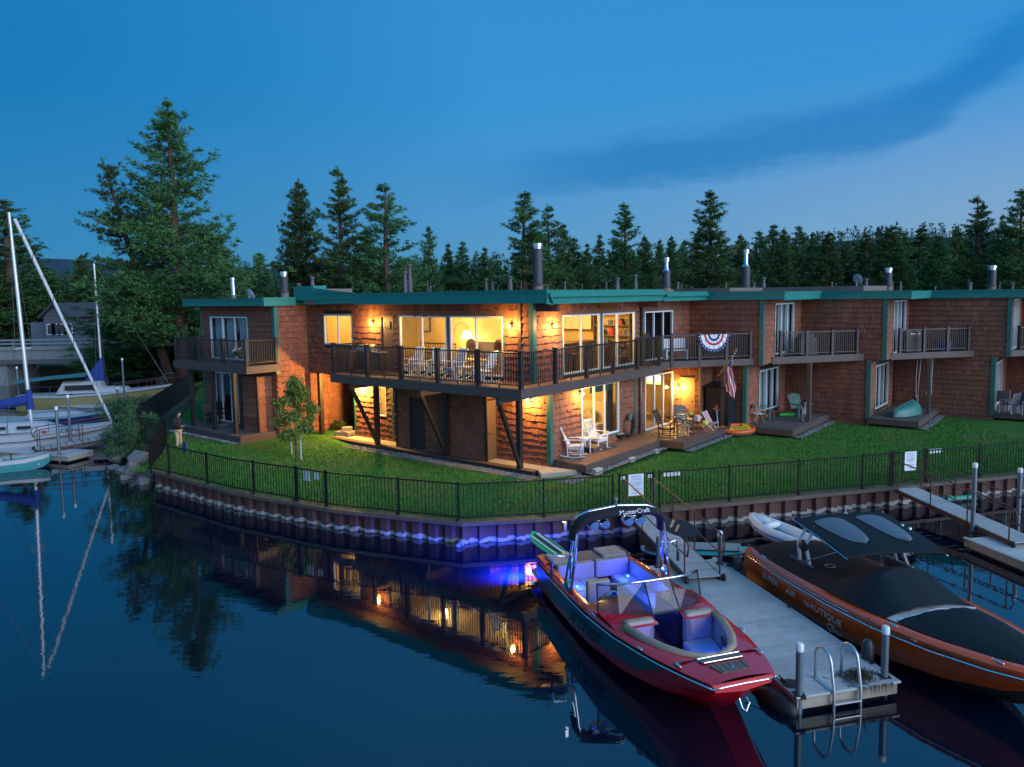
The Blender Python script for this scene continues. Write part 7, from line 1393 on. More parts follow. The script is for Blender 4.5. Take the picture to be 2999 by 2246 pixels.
mb.build('rigging', wire_m, t); text('lettering', 'CF 7899 GJ', 0.17, M('dark_letter', (0.03, 0.03, 0.05), 0.5), t, mw=frame((6.25, -stn(tab, 6.25)[0] - 0.02, 0.92), (1, 0.26, 0), (0, -0.1, 1)), depth=0.003); mb = MB(); mb.box(5.25, 5.45, -stn(tab, 5.35)[0] - 0.012, -stn(tab, 5.35)[0], 0.85, 0.98); mb.build('sticker', M('red_sticker', (0.4, 0.06, 0.05), 0.5), t)
# yellow-hulled sloop behind
hd = Vector((0.97, 0.24, 0)); t2 = thing('sailboat', 'yellow and white sailboat with shorter mast and blue sail bag', 'sailboat', (-30.0, 45.3, 0), math.atan2(hd.y, hd.x)); tab2 = sailhull(t2, 8.6, 2.5, 0.95, M('yellow_hull', (0.27, 0.24, 0.11), 0.4, var=0.1)); mb = MB(); rings = [[(x, y * w_, 0.96 + h_ * (1 - abs(y) ** 5)) for y in np.linspace(-1, 1, 9)] for x, w_, h_ in ((2.2, 0.85, 0.02), (2.5, 0.85, 0.72), (4.6, 0.78, 0.66), (4.7, 0.7, 0.32), (6.0, 0.55, 0.26), (6.2, 0.5, 0.0))]; mb.loft(rings, closed=False); mb.build('cabin', sailw, t2, smooth='auto')
mb = MB(); mb.box(2.75, 4.45, -0.87, -0.80, 1.18, 1.48); mb.build('cabin_window', M('dark_window', (0, 0, 0)), t2)
mb = MB()
for s_ in (1, -1):
    mb.tube([(1.02 * x, s_ * (stn(tab2, x)[0] + 0.012), stn(tab2, x)[1] - 0.03) for x in np.linspace(0.1, 8.3, 14)], 0.05, 6)
mb.build('rub_strake', sailw, t2, smooth='auto')
m0, m1 = LB(far(302, 1150, 46.6), t2), LB(far(275, 772, 46.6), t2); mb = MB(); mb.tube([m0, m1], [0.075, 0.06], 10); mb.build('mast', mast_m, t2, smooth='auto'); mb = MB(); mb.prism([(m0.x - 1.15, m0.y - 0.1), (m0.x + 0.15, m0.y - 0.1), (m0.x + 0.15, m0.y + 0.1), (m0.x - 1.15, m0.y + 0.1)], 0, 0.01)
mb = MB(); rings = [[m0 + Vector((-1.0, 0.12 * s_, 0.55 + 0.3 * k)) + Vector((0, 0, 0)) for s_, k in ((-1, 0), (-1, 1), (1, 1), (1, 0))], [m0 + Vector((0.12, 0.14 * s_, 0.75 + 1.6 * k)) for s_, k in ((-1, 0), (-1, 1), (1, 1), (1, 0))]]; mb.loft(rings); mb.build('sail_bag', blue_c, t2, bevel=0.06)
mb = MB(); mb.tube([(m0.x - 3.8, 0.9, 1.75), (m0.x - 2.5, 0.9, 1.95), (m0.x - 0.3, 0.9, 2.2)], 0.01, 4); rings = [[(x, y, z - 0.15 * abs(y) ** 1.5) for y in np.linspace(-1.0, 1.0, 7)] for x, z in ((m0.x - 4.6, 1.85), (m0.x - 2.6, 2.05), (m0.x - 0.6, 2.15))]; mb.loft(rings, closed=False); mb.build('boom_tent', M('teal_tent', (0.05, 0.16, 0.18), 0.8, var=0.15), t2, smooth='auto')
mb = MB()
for a in ((8.4, 0, 1.3), (0.2, 0, 1.1), (m0.x, -1.15, 1.0), (m0.x, 1.15, 1.0)): mb.tube([a, m1], 0.012, 4)
for x in np.linspace(0.8, 8, 7): mb.tube([(x, -stn(tab2, x)[0] + 0.04, stn(tab2, x)[1]), (x, -stn(tab2, x)[0] + 0.05, stn(tab2, x)[1] + 0.6)], 0.012, 4)
mb.tube([(x, -stn(tab2, x)[0] + 0.05, stn(tab2, x)[1] + 0.6) for x in np.linspace(0.8, 8.3, 9)], 0.01, 4); mb.tube([(8.0, -0.25, 1.2), (8.2, -0.25, 1.9), (8.75, 0, 1.95), (8.2, 0.25, 1.9), (8.0, 0.25, 1.2)], 0.018, 5); mb.build('rigging', wire_m, t2)
# low covered boat and yellow kayak between, pedal boat in front
hd = Vector((0.97, 0.22, 0)); t3 = thing('sailboat', 'low white boat with dark blue hull lying between the two sailboats', 'sailboat', (-26.9, 38.0, 0), math.atan2(hd.y, hd.x)); sailhull(t3, 6.6, 2.0, 0.62, M('navy_hull', (0.015, 0.035, 0.16), 0.35)); mb = MB(); rings = [[(x, y * w_, 0.64 + h_ * (1 - abs(y) ** 4)) for y in np.linspace(-1, 1, 7)] for x, w_, h_ in ((1.8, 0.6, 0.02), (2.1, 0.62, 0.3), (4.0, 0.5, 0.26), (4.8, 0.35, 0.02))]; mb.loft(rings, closed=False); mb.build('cabin', sailw, t3, smooth='auto'); mb = MB(); mb.tube([(0.3, -0.8, 0.95), (2.5, -0.95, 0.95), (5.0, -0.7, 1.0), (6.5, 0, 1.1)], 0.02, 5); mb.build('pulpit_rail', wire_m, t3)
mb = MB(); mb.ell((0, 0, 0), 1.3, 0.28, 0.18, 14, 7); o = mb.build('kayak', M('yellow_kayak', (0.38, 0.38, 0.05), 0.5), smooth=True); o.location = at(20, 1228, 0.35); o.rotation_euler = (0, 0, 0.1); tag(o, 'yellow kayak lying beyond the white sailboat at the left edge', 'kayak')
hd = Vector((0.90, 0.43, 0)); t4 = thing('pedal_boat', 'white and teal pedal boat in front of the left dock', 'pedal boat', (-20.9, 28.45, 0), math.atan2(hd.y, hd.x)); T4 = [(0, 0.62, 0.40, 0.5, -0.05, -0.1), (0.5, 0.70, 0.40, 0.62, -0.05, -0.1), (1.8, 0.68, 0.44, 0.58, -0.05, -0.1), (2.4, 0.5, 0.50, 0.38, 0.05, 0.0), (2.6, 0.30, 0.50, 0.25, 0.2, 0.2)]
h4 = Hull(T4, [0, 0.5, 1, 1.5, 1.8, 2.1, 2.4, 2.6]); mb = MB(); h4.side(mb, 0.25, 1.0); h4.bottom(mb); mb.build('hull', M('teal_plastic', (0.05, 0.26, 0.28), 0.45), t4, smooth='auto'); mb = MB(); h4.side(mb, 0, 0.25, 0.02); h4.gunwale(mb, lambda x: max(0.05, stn(T4, x)[0] - 0.14), 0, 2.6, 0.03); mb.box(0.1, 2.3, -0.5, 0.5, 0.16, 0.22); mb.build('shell', sailw, t4, smooth='auto')
for y in (-0.28, 0.28): mb = MB(); mb.box(0.55, 0.95, y - 0.22, y + 0.22, 0.22, 0.42); mb.box(0.45, 0.58, y - 0.22, y + 0.22, 0.42, 0.72); mb.build('seat', sailw, t4, bevel=0.05)
mb = MB(); mb.tube([(1.3, 0, 0.2), (1.28, 0, 0.62), (1.20, 0, 0.66)], 0.025, 6); mb.build('tiller', black_rub, t4)
# road bridge
conc = M('bridge_concrete', (0.26, 0.27, 0.27), 0.85, var=0.25, scale=0.8, bump=0.2, dirt=(0.16, 0.16, 0.16)); YB = 59
def fB(px, py): return far(px * 1.35579, py * 1.35579, YB)
br = thing('road_bridge', 'grey concrete road bridge with metal guard rail behind the sailboats', 'bridge', (-34, YB, 0)); zb0, zb1, zrl = fB(150, 775).z, fB(150, 752).z, fB(150, 732).z; off = Vector((-34, YB, 0))
mb = MB(); mb.box(-60, 15, 0, 5, zb0, zb1 - 0.1); mb.build('bridge_deck', conc, br); mb = MB(); mb.box(-60, 15, -0.15, 0.15, zb1 - 0.1, zb1 + 0.15); mb.build('kerb', conc, br); mb = MB(); mb.box(-60, 15, -0.14, 5, zb0 - 0.35, zb0); mb.build('girder', M('girder', (0.12, 0.12, 0.12), 0.8, var=0.2), br)
for z in (zb1 + 0.45, zrl): mb = MB(); mb.box(-60, 15, -0.06, 0.0, z - 0.11, z + 0.03); mb.build('guard_rail', M('rail_steel', (0.30, 0.34, 0.36), 0.4, metal=0.5), br)
for k in range(38): mb = MB(); mb.box(-58 + 1.95 * k, -57.9 + 1.95 * k, 0.0, 0.1, zb1, zrl); mb.build('rail_post', M('rail_steel', (0, 0, 0)), br)
for x in (-18, -6.5, 1.5, 6.0): mb = MB(); mb.box(x - 0.4, x + 0.4, 0.3, 4.6, -1, zb0 - 0.3); mb.build('pier', conc, br)
mb = MB(); mb.box(-60, -20, 0.5, 4.8, -1, zb0 - 0.3); mb.build('abutment', conc, br)
mb = MB(); mb.box(-60, 14, 6.5, 7.0, -1, 1.0); mb.build('bank_wall', M('brick_bank', (0.12, 0.06, 0.045), 0.9, var=0.4, scale=1.5), br)
hp = far(240 * 1.0, 945, 69); hs = thing('far_house', 'blue grey gabled house beyond the bridge', 'house', (hp.x, 69, 1.0)); hx0 = -8.0; sid = M('blue_grey_siding', (0.09, 0.115, 0.14), 0.8, var=0.1)
P0_ = far(58, 945, 69); P1_ = far(206, 945, 69); zg = far(170, 890, 69).z - 1.0; ze = far(206, 925, 69).z - 1.0; xa, xb2, xg = P0_.x - hp.x, P1_.x - hp.x, far(163, 890, 69).x - hp.x; xl = far(128, 930, 69).x - hp.x
for k in range(int((ze) / 0.22)): mb = MB(); mb.box(xl, xb2, -0.02 - 0.015, 0.05, k * 0.22, k * 0.22 + 0.215); mb.build('siding_board', sid, hs)
mb = MB(); mb.box(xl, xb2 - 0.02, 0.05, 6, 0, ze); mb.build('wall', sid, hs); mb = MB(); mb.add([(xl, 0, ze), (xb2, 0, ze), (xg, 0, zg), (xl, 6, ze), (xb2, 6, ze), (xg, 6, zg)], [[0, 1, 2], [5, 4, 3], [0, 3, 4, 1]]); mb.build('gable', sid, hs); mb = MB(); mb.bar((xg, 3, zg + 0.05), (xb2 + 0.3, 3, ze - 0.15), 7, 0.15, (0, 0, 1)); mb.bar((xg, 3, zg + 0.05), (xl - 0.3, 3, ze - 0.15), 7, 0.15, (0, 0, 1)); mb.build('roof', M('dark_roof', (0.05, 0.055, 0.065), 0.9), hs)
mb = MB(); mb.box(xa, xl, 1.5, 6, 0, ze * 0.86); mb.build('side_wing', M('pale_siding', (0.12, 0.145, 0.17), 0.8), hs)
for fx in (0.10, 0.26, 0.52, 0.72):
    x = xl + (xb2 - xl) * fx; mb = MB(); mb.box(x, x + 0.85, -0.06, 0.0, ze * 0.60, ze * 0.60 + 1.0); w_ = mb.build('window', frame_m, hs); mb = MB(); mb.box(x + 0.07, x + 0.78, -0.075, -0.06, ze * 0.60 + 0.07, ze * 0.60 + 0.93); mb.build('pane', M('dark_pane', (0.03, 0.04, 0.06), 0.1), w_)

# ------------------------------------------------------------------ the person by the fence
skin_m = M('skin', (0.42, 0.25, 0.18), 0.6); jacket = M('dark_jacket', (0.012, 0.013, 0.018), 0.85, var=0.2); khaki = M('khaki_trousers', (0.42, 0.34, 0.22), 0.85, var=0.1)
def skinned(name, mat, verts, edges, radii, parent, root=0, sub=2):
    me = bpy.data.meshes.new(name); me.from_pydata(verts, edges, []); o = bpy.data.objects.new(name, me); C.objects.link(o); o.parent = parent; s_ = o.modifiers.new('skin', 'SKIN'); ly = me.skin_vertices[0] if me.skin_vertices else None
    if ly is None:
        bpy.context.view_layer.update(); ly = me.skin_vertices[0] if me.skin_vertices else None
    for i, r_ in enumerate(radii):
        r_ = r_ if isinstance(r_, tuple) else (r_, r_); ly.data[i].radius = r_; ly.data[i].use_root = (i == root)
    o.modifiers.new('sub', 'SUBSURF').levels = sub; o.modifiers['sub'].render_levels = sub; me.materials.append(mat); return o
pp = at(524, 1316, 0.58); ps = thing('person', 'person in dark jacket and khaki trousers looking down at a small device by the fence', 'person', pp, R(-25)); ps.scale = (0.88,) * 3
S_ = [(0, 0, 0.92), (0.0, 0.0, 1.10), (0.02, 0, 1.30), (0.05, 0, 1.44), (0.07, 0, 1.52), (0, 0.17, 1.40), (0.04, 0.22, 1.14), (0.25, 0.10, 1.08), (0, -0.17, 1.40), (0.04, -0.22, 1.14), (0.25, -0.10, 1.08)]
def try_skin(*a, **k):
    try: return skinned(*a, **k)
    except Exception as ex: print('skin', ex)
try_skin('jacket', jacket, S_, [(0, 1), (1, 2), (2, 3), (3, 4), (2, 5), (5, 6), (6, 7), (2, 8), (8, 9), (9, 10)], [(0.15, 0.11), (0.15, 0.11), (0.17, 0.11), (0.09, 0.08), 0.06, 0.075, 0.058, 0.045, 0.075, 0.058, 0.045], ps)
try_skin('trousers', khaki, [(0, 0, 0.92), (0.0, 0.09, 0.84), (0.02, 0.11, 0.48), (-0.02, 0.12, 0.09), (0, -0.09, 0.84), (0.06, -0.10, 0.48), (0.03, -0.11, 0.09)], [(0, 1), (1, 2), (2, 3), (0, 4), (4, 5), (5, 6)], [(0.14, 0.11), 0.095, 0.072, 0.062, 0.095, 0.072, 0.062], ps)
hd_ = Vector((0.12, 0, 1.64)); mb = MB(); mb.ell(hd_, 0.098, 0.076, 0.115, 14, 10); mb.ell(hd_ + Vector((0.095, 0, -0.015)), 0.018, 0.012, 0.022, 8, 5); mb.ell(hd_ + Vector((0.085, 0, -0.065)), 0.012, 0.025, 0.008, 8, 4)
for y in (-0.077, 0.077): mb.ell(hd_ + Vector((0, y, -0.005)), 0.016, 0.010, 0.028, 8, 5)
mb.tube([(0.06, 0, 1.48), (0.09, 0, 1.58)], 0.05, 10); mb.build('head', skin_m, ps, smooth=True)
for y in (-0.032, 0.032): mb = MB(); mb.ell(hd_ + Vector((0.090, y, 0.012)), 0.010, 0.012, 0.007, 7, 4); mb.build('eye', M('eye_dark', (0.02, 0.015, 0.012), 0.3), ps)
mb = MB(); mb.ell(hd_ + Vector((-0.012, 0, 0.045)), 0.105, 0.084, 0.085, 14, 8); mb.ell(hd_ + Vector((0.07, 0, 0.06)), 0.075, 0.07, 0.02, 12, 5); mb.build('cap', M('dark_cap', (0.015, 0.014, 0.016), 0.9), ps, smooth=True)
for sg in (-1, 1):
    mb = MB(); c = Vector((0.30, sg * 0.075, 1.09)); mb.ell(c, 0.045, 0.028, 0.038, 10, 6)
    for k in range(4): f0 = c + Vector((0.025, sg * (-0.012), 0.028 - 0.018 * k)); mb.tube([f0, f0 + Vector((0.035 - 0.004 * k, -sg * 0.02, 0.0)), f0 + Vector((0.03, -sg * 0.05, 0.0))], [0.0095, 0.009, 0.007], 6)
    mb.tube([c + Vector((0, -sg * 0.01, 0.035)), c + Vector((0.02, -sg * 0.035, 0.055)), c + Vector((0.03, -sg * 0.05, 0.045))], [0.012, 0.010, 0.008], 6); mb.build('hand', skin_m, ps, smooth=True)
    mb = MB(); mb.loft([[(x, sg * 0.115 + y * w_, z) for y, z in ((-1, 0), (-1, h_ * 0.6), (-0.6, h_), (0.6, h_), (1, h_ * 0.6), (1, 0))] for x, w_, h_ in ((-0.08, 0.035, 0.08), (0.0, 0.045, 0.11), (0.10, 0.05, 0.07), (0.18, 0.035, 0.04))]); mb.build('shoe', M('brown_shoe', (0.22, 0.15, 0.10), 0.7), ps, bevel=0.01)
mb = MB(); mb.box(-0.03, 0.03, -0.07, 0.07, -0.015, 0.015); o = mb.build('handheld_device', M('device_grey', (0.10, 0.11, 0.12), 0.4), bevel=0.008); o.location = ps.matrix_basis @ Vector((0.335, 0, 1.10)) if False else pp + Vector((0.335 * 0.88 * math.cos(R(-25)), 0.335 * 0.88 * math.sin(R(-25)), 1.10 * 0.88)); o.rotation_euler = (0, R(-30), R(-25)); tag(o, 'small grey device held by the person', 'device')
mb = MB(); mb.box(-0.02, 0.02, -0.13, 0.13, 0.0, 0.55); o = mb.build('blue_board', M('blue_panel', (0.02, 0.09, 0.20), 0.6), bevel=0.01); o.location = at(543, 1334, 0.60); o.rotation_euler = (0, 0, R(55)); tag(o, 'dark blue panel standing on the lawn behind the left fence', 'panel')
# ------------------------------------------------------------------ furniture on the decks and balconies
chair_w = M('white_chair_paint', (0.72, 0.74, 0.78), 0.45); chair_k = M('black_chair_paint', (0.025, 0.027, 0.032), 0.45)
r5 = lambda x, y: (1450 + x / 3.687, 1050 + y / 3.687); r6 = lambda x, y: (1980 + x / 3.186, 780 + y / 3.186); r7 = lambda x, y: (2450 + x / 3.186, 780 + y / 3.186); r1 = lambda x, y: (500 + x / 3.012, 780 + y / 3.012)
def rocker(label, p, rz, mat, slats=5, tube_=False, group='rocking chairs', horiz=False, s=0.92):
    """faces local +x"""
    t = thing('rocking_chair', label, 'rocking chair', p, rz, group); t.scale = (s,) * 3
    for sg in (-1, 1):
        mb = MB(); mb.tube([(-0.62, sg * 0.26, 0.10), (-0.35, sg * 0.26, 0.035), (-0.05, sg * 0.26, 0.018), (0.22, sg * 0.26, 0.035), (0.40, sg * 0.26, 0.075)], 0.02, 6); mb.build('rocker', mat, t)
        mb = MB(); mb.bar((0.24, sg * 0.26, 0.03), (0.26, sg * 0.26, 0.66), 0.042); mb.build('front_leg', mat, t); mb = MB(); mb.bar((-0.24, sg * 0.24, 0.03), (-0.27, sg * 0.24, 0.50), 0.042); mb.bar((-0.27, sg * 0.24, 0.50), (-0.52, sg * 0.24, 1.14), 0.042); mb.build('rear_leg', mat, t)
        mb = MB(); mb.bar((-0.40, sg * 0.28, 0.66), (0.32, sg * 0.28, 0.68), 0.09, 0.022); mb.build('armrest', mat, t); mb = MB(); mb.bar((-0.25, sg * 0.25, 0.2), (0.25, sg * 0.25, 0.2), 0.025); mb.build('stretcher', mat, t)
    for k in range(7): mb = MB(); x = -0.24 + 0.078 * k; mb.box(x, x + 0.068, -0.27, 0.27, 0.40 + 0.008 * k, 0.42 + 0.008 * k); mb.build('seat_slat', mat, t)
    mb = MB(); mb.box(-0.26, 0.28, -0.25, -0.23, 0.34, 0.41); mb.box(-0.26, 0.28, 0.23, 0.25, 0.34, 0.41); mb.box(0.25, 0.28, -0.25, 0.25, 0.34, 0.43); mb.build('seat_frame', mat, t)
    d = Vector((-0.25, 0, 0.64)).normalized()
    if horiz:
        for k in range(6): mb = MB(); q = Vector((-0.285, 0, 0.55)) + d * 0.10 * k; mb.bar(q - Vector((0, 0.24, 0)), q + Vector((0, 0.24, 0)), 0.02, 0.07, d); mb.build('back_slat', mat, t)
    else:
        for k in range(slats): mb = MB(); y = -0.18 + 0.36 * k / (slats - 1); q = Vector((-0.27, y, 0.46)); mb.bar(q, q + d * 0.62, 0.052, 0.014, (1, 0, 0)); mb.build('back_slat', mat, t)
        mb = MB(); q = Vector((-0.275, 0, 0.47)); mb.bar(q - Vector((0, 0.23, 0)), q + Vector((0, 0.23, 0)), 0.03, 0.06, d)
        mb.build('back_rail', mat, t)
    mb = MB(); q = Vector((-0.27, 0, 0.50)) + d * 0.62; mb.bar(q - Vector((0, 0.27, 0)), q + Vector((0, 0.27, 0)), 0.03, 0.10, d); mb.build('head_rail', mat, t); return t
def side_table(label, p, mat, h=0.5, w_=0.24, rz=0.0, round_=False):
    t = thing('side_table', label, 'side table', p, rz); mb = MB()
    if round_: mb.cyl((0, 0, 0), w_, h - 0.03, h, 18)
    else: mb.box(-w_, w_, -w_, w_, h - 0.03, h)
    mb.build('tabletop', mat, t)
    for a in (-1, 1):
        for b in (-1, 1): mb = MB(); mb.box(a * w_ * 0.7 - 0.02, a * w_ * 0.7 + 0.02, b * w_ * 0.7 - 0.02, b * w_ * 0.7 + 0.02, 0, h - 0.03); mb.build('leg', mat, t)
    return t
zd = 0.967
rocker('white rocking chair nearest the corner of the brown deck', at(*r5(868, 1058), zd), R(-15), chair_w); rocker('white rocking chair in front of the lit bedroom door', at(*r5(1110, 975), zd), R(-48), chair_w); side_table('small round white table between the white rocking chairs', at(*r5(960, 1010), zd), chair_w, 0.52, 0.22, 0.5, True)
rocker('black rocking chair at the left of the patio pair', at(*r5(1850, 848), zd), R(-30), chair_k, horiz=True); rocker('black rocking chair at the right of the patio pair', at(*r5(2050, 810), zd), R(-75), chair_k, horiz=True); side_table('small tan table between the black rocking chairs', at(*r5(2030, 835), zd), M('tan_table', (0.36, 0.26, 0.12), 0.6), 0.45, 0.2, 0.3)
t = thing('hose_reel', 'coiled dark hose on a wall reel between the glass doors', 'hose', W(6.72, -0.16, 1.55), ROT); mb = MB()
for k in range(5):
    mb.tube([((0.26 + 0.02 * k) * math.cos(a), -0.03 - 0.012 * k, -0.12 + (0.38 + 0.02 * k) * math.sin(a)) for a in np.linspace(0, 2 * math.pi, 21)], 0.016, 5, cap=False)
mb.build('hose', M('dark_hose', (0.02, 0.022, 0.02), 0.6), t); mb = MB(); mb.lathe((0, 0.0, 0.22), [(0.14, 0), (0.14, 0.1)], 14, (0, -1, 0)); mb.build('reel', M('grey_reel', (0.12, 0.12, 0.12), 0.5), t)
t = thing('fire_bowl', 'low round fire bowl on the brown deck below the hose', 'fire bowl', at(*r5(1330, 868), zd)); mb = MB(); mb.lathe((0, 0, 0), [(0.12, 0.02), (0.26, 0.10), (0.31, 0.19), (0.33, 0.2), (0.33, 0.22), (0.28, 0.22)], 18); mb.build('bowl', M('dark_iron', (0.03, 0.03, 0.03), 0.6), t, smooth='auto'); mb = MB(); mb.ell((0, 0, 0.2), 0.27, 0.27, 0.05, 14, 5); mb.build('ash', M('pale_ash', (0.4, 0.36, 0.30), 0.95, var=0.5, scale=20), t)
# on the long balcony
t = thing('gas_grill', 'covered-lid gas grill at the left end of the long balcony', 'grill', W(0.25, 7.35, ZD), ROT + R(90)); mb = MB(); mb.box(-0.35, 0.35, -0.25, 0.25, 0.1, 0.78); mb.build('cabinet', chair_k, t); mb = MB(); rings = [[(x, 0.27 * math.cos(a), 0.82 + 0.26 * math.sin(a)) for a in np.linspace(0, math.pi, 9)] for x in (-0.42, 0.42)]; mb.loft(rings); mb.build('lid', M('steel_lid', (0.40, 0.38, 0.36), 0.3, metal=0.9), t, smooth='auto')
for x in (-0.62, 0.62): mb = MB(); mb.box(x - 0.18, x + 0.18, -0.24, 0.24, 0.78, 0.82); mb.build('side_shelf', metal_m, t)
mb = MB(); mb.cyl((0.1, -0.0, 0), 0.14, 0.12, 0.5, 12); mb.build('gas_bottle', M('blue_bottle', (0.08, 0.25, 0.42), 0.4), t); mb = MB(); mb.box(-0.28, 0.28, -0.29, -0.25, 0.86, 0.885); mb.build('handle', metal_m, t)
for k, (v, rz, lb) in enumerate([(5.0, R(170), 'white rocking chair at the left of the long balcony'), (3.75, R(205), 'white rocking chair second from the left on the long balcony'), (2.9, R(170), 'white rocking chair third from the left on the long balcony'), (1.45, R(95), 'white rocking chair turned sideways at the right of the long balcony')]): rocker(lb, W(0.15 if k < 3 else 0.0, v, ZD + 0.002), ROT + rz, chair_w, horiz=True)
side_table('white table between the two left balcony chairs', W(-0.05, 4.38, ZD), chair_w, 0.5, 0.27, ROT); side_table('white table between the two right balcony chairs', W(-0.05, 2.2, ZD), chair_w, 0.5, 0.27, ROT)
t = thing('planter_box', 'dark planter box on the rail at the right end of the long balcony', 'planter', W(6.9, -0.72, 4.80), ROT); mb = MB(); mb.box(-0.45, 0.55, -0.10, 0.10, 0, 0.05); mb.box(0.1, 0.32, -0.08, 0.08, 0.05, 0.18); mb.build('box', chair_k, t)
# shed, flag, bunting and things round the second patio
a, b = at(*r6(258, 1468), 0.955), at(*r6(420, 1490), 0.955); sd = thing('storage_shed', 'dark metal storage shed with ribbed roof beside the tan door', 'shed', W(11.05, -1.36, 0.957), ROT); w1, dp, hh = 1.02, 0.80, 1.55; shm = M('shed_metal', (0.018, 0.024, 0.032), 0.35, metal=0.3, var=0.15)
mb = MB(); mb.box(0, dp, -w1, 0, 0, hh); mb.build('wall_panel', shm, sd)
for k in range(2): mb = MB(); mb.box(-0.02, 0.0, -w1 + 0.04 + 0.48 * k, -w1 + 0.49 + 0.48 * k, 0.06, hh - 0.06); d = mb.build('door', shm, sd); mb = MB(); y = -w1 + 0.47 + 0.07 * k; mb.box(-0.035, -0.02, y - 0.012, y + 0.012, 0.7, 0.85); mb.build('handle', metal_m, d)
mb = MB(); mb.bar((-0.12, -w1 / 2, hh + 0.04), (dp + 0.05, -w1 / 2, hh + 0.16), w1 + 0.16, 0.04); mb.build('roof', shm, sd)
for k in range(9): mb = MB(); y = -w1 - 0.04 + 0.135 * k; mb.bar((-0.12, y, hh + 0.07), (dp + 0.05, y, hh + 0.19), 0.025, 0.025); mb.build('roof_rib', shm, sd)
red_c = M('flag_red', (0.45, 0.02, 0.035), 0.8); wht_c = M('flag_white', (0.72, 0.72, 0.74), 0.8); blu_c = M('flag_blue', (0.015, 0.03, 0.14), 0.8)
pt = W(11.0, -2.22, 0); q0 = PLq = None
fd = math.hypot(pt.x, pt.y)
def near(px, py, Y): return far(px, py, Y)
f0, f1 = near(*r6(400, 1015), pt.y - 0.1), near(*r6(572, 765), pt.y - 0.7); fl_ = thing('flag', 'striped flag with stars hanging from an angled pole on the patio column', 'flag', f0); mb = MB(); mb.tube([(0, 0, 0), f1 - f0], 0.017, 7); mb.build('flagpole', M('light_pole', (0.45, 0.33, 0.18), 0.5), fl_); mb = MB(); mb.lathe((0, 0, 0), [(0.03, -0.03), (0.03, 0.08)], 8, f1 - f0); mb.build('pole_bracket', metal_m, fl_)
# cloth hangs from the pole: columns run down, hoist along the pole
P_ = f1 - f0; h0, h1 = P_ * 0.97, P_ * 0.45; Lf = 1.75; nr, nc = 14, 13
def clo(i, j):                            # i across the hoist (0 tip), j down the fly
    f = j / nc; s_ = i / (nr - 1); hp_ = h0.lerp(h1, s_); ctr = h0.lerp(h1, 0.55); p = hp_.lerp(Vector((ctr.x + (s_ - 0.5) * 0.38, ctr.y + 0.05 * math.sin(s_ * 16), hp_.z)), min(1, f * 2.2)); return p + Vector((0.03 * math.sin(j * 0.9 + i), 0.05 * math.sin(s_ * 14 + j * 0.5) * min(1, f * 3), -Lf * f * (0.98 - 0.12 * s_)))
for k in range(13):
    mb = MB(); i0, i1 = k * (nr - 1) / 13, (k + 1) * (nr - 1) / 13
    for j in range(nc):
        if k < 7 and j < 5: continue
        mb.quad(clo(i0, j), clo(i1, j), clo(i1, j + 1), clo(i0, j + 1))
    if mb.v: mb.build('stripe', red_c if k % 2 == 0 else wht_c, fl_, smooth=True)
mb = MB()
for k in range(7):
    for j in range(5): i0, i1 = k * (nr - 1) / 13, (k + 1) * (nr - 1) / 13; mb.quad(clo(i0, j), clo(i1, j), clo(i1, j + 1), clo(i0, j + 1))
mb.build('star_field', blu_c, fl_, smooth=True); mb = MB()
for k in range(4):
    for j in range(6): p = clo(0.6 + k * 1.9, 0.4 + j * 0.8) + Vector((0, -0.02, 0)); mb.add([p + Vector((0.022 * math.cos(a) * (1 if q % 2 == 0 else 0.4), 0, 0.022 * math.sin(a) * (1 if q % 2 == 0 else 0.4))) for q, a in enumerate(np.linspace(0, 2 * math.pi, 11)[:-1])], [list(range(10))])
mb.build('star', wht_c, fl_)
# half-round bunting on the second balcony rail
A_ = Vector((8.75, -0.55)); B_ = Vector((11.86, -2.96)); dd = (B_ - A_).normalized(); nn_ = Vector((dd.y, -dd.x)); c_ = A_.lerp(B_, 0.565) + nn_ * 0.075; bt = thing('bunting', 'half round red white and blue bunting hung on the balcony rail', 'bunting', W(c_.x, c_.y, 4.80), ROT + math.atan2(dd.y, dd.x)); Rb = 0.50
def fold(r_, a): return ((r_ * math.cos(a)) * 0.98, -0.02 - 0.02 * math.sin(a * 14) * (0.3 + r_), -r_ * 1.0 * math.sin(a))
for k, (ra, rb_, mt) in enumerate([(0.02, 0.18, wht_c), (0.18, 0.27, blu_c), (0.27, 0.36, wht_c), (0.36, 0.45, red_c), (0.45, 0.60, wht_c), (0.60, 0.74, blu_c)]):
    mb = MB()
    for i in range(36):
        a0, a1 = math.pi * i / 36, math.pi * (i + 1) / 36; mb.quad(fold(ra, a0), fold(rb_, a0), fold(rb_, a1), fold(ra, a1))
    mb.build('band', mt, bt, smooth=True)
mb = MB()
for i in range(15):
    a0 = math.pi * (i + 0.5) / 15; p = Vector(fold(0.67, a0)) + Vector((0, -0.02, 0)); mb.add([p + Vector((0.035 * math.cos(a) * (1 if q % 2 == 0 else 0.4), 0, 0.035 * math.sin(a) * (1 if q % 2 == 0 else 0.4))) for q, a in enumerate(np.linspace(0, 2 * math.pi, 11)[:-1])], [list(range(10))])
mb.build('star', M('gold_star', (0.6, 0.55, 0.3), 0.7), bt)
t = thing('cooler_box', 'white cooler box at the foot of the dark shed', 'cooler', at(*r6(492, 1488), 0.66), ROT); mb = MB(); mb.box(-0.26, 0.26, -0.17, 0.17, 0, 0.24); mb.build('box', white_m, t, bevel=0.02); mb = MB(); mb.box(-0.27, 0.27, -0.18, 0.18, 0.242, 0.30); mb.build('lid', white_m, t, bevel=0.02)
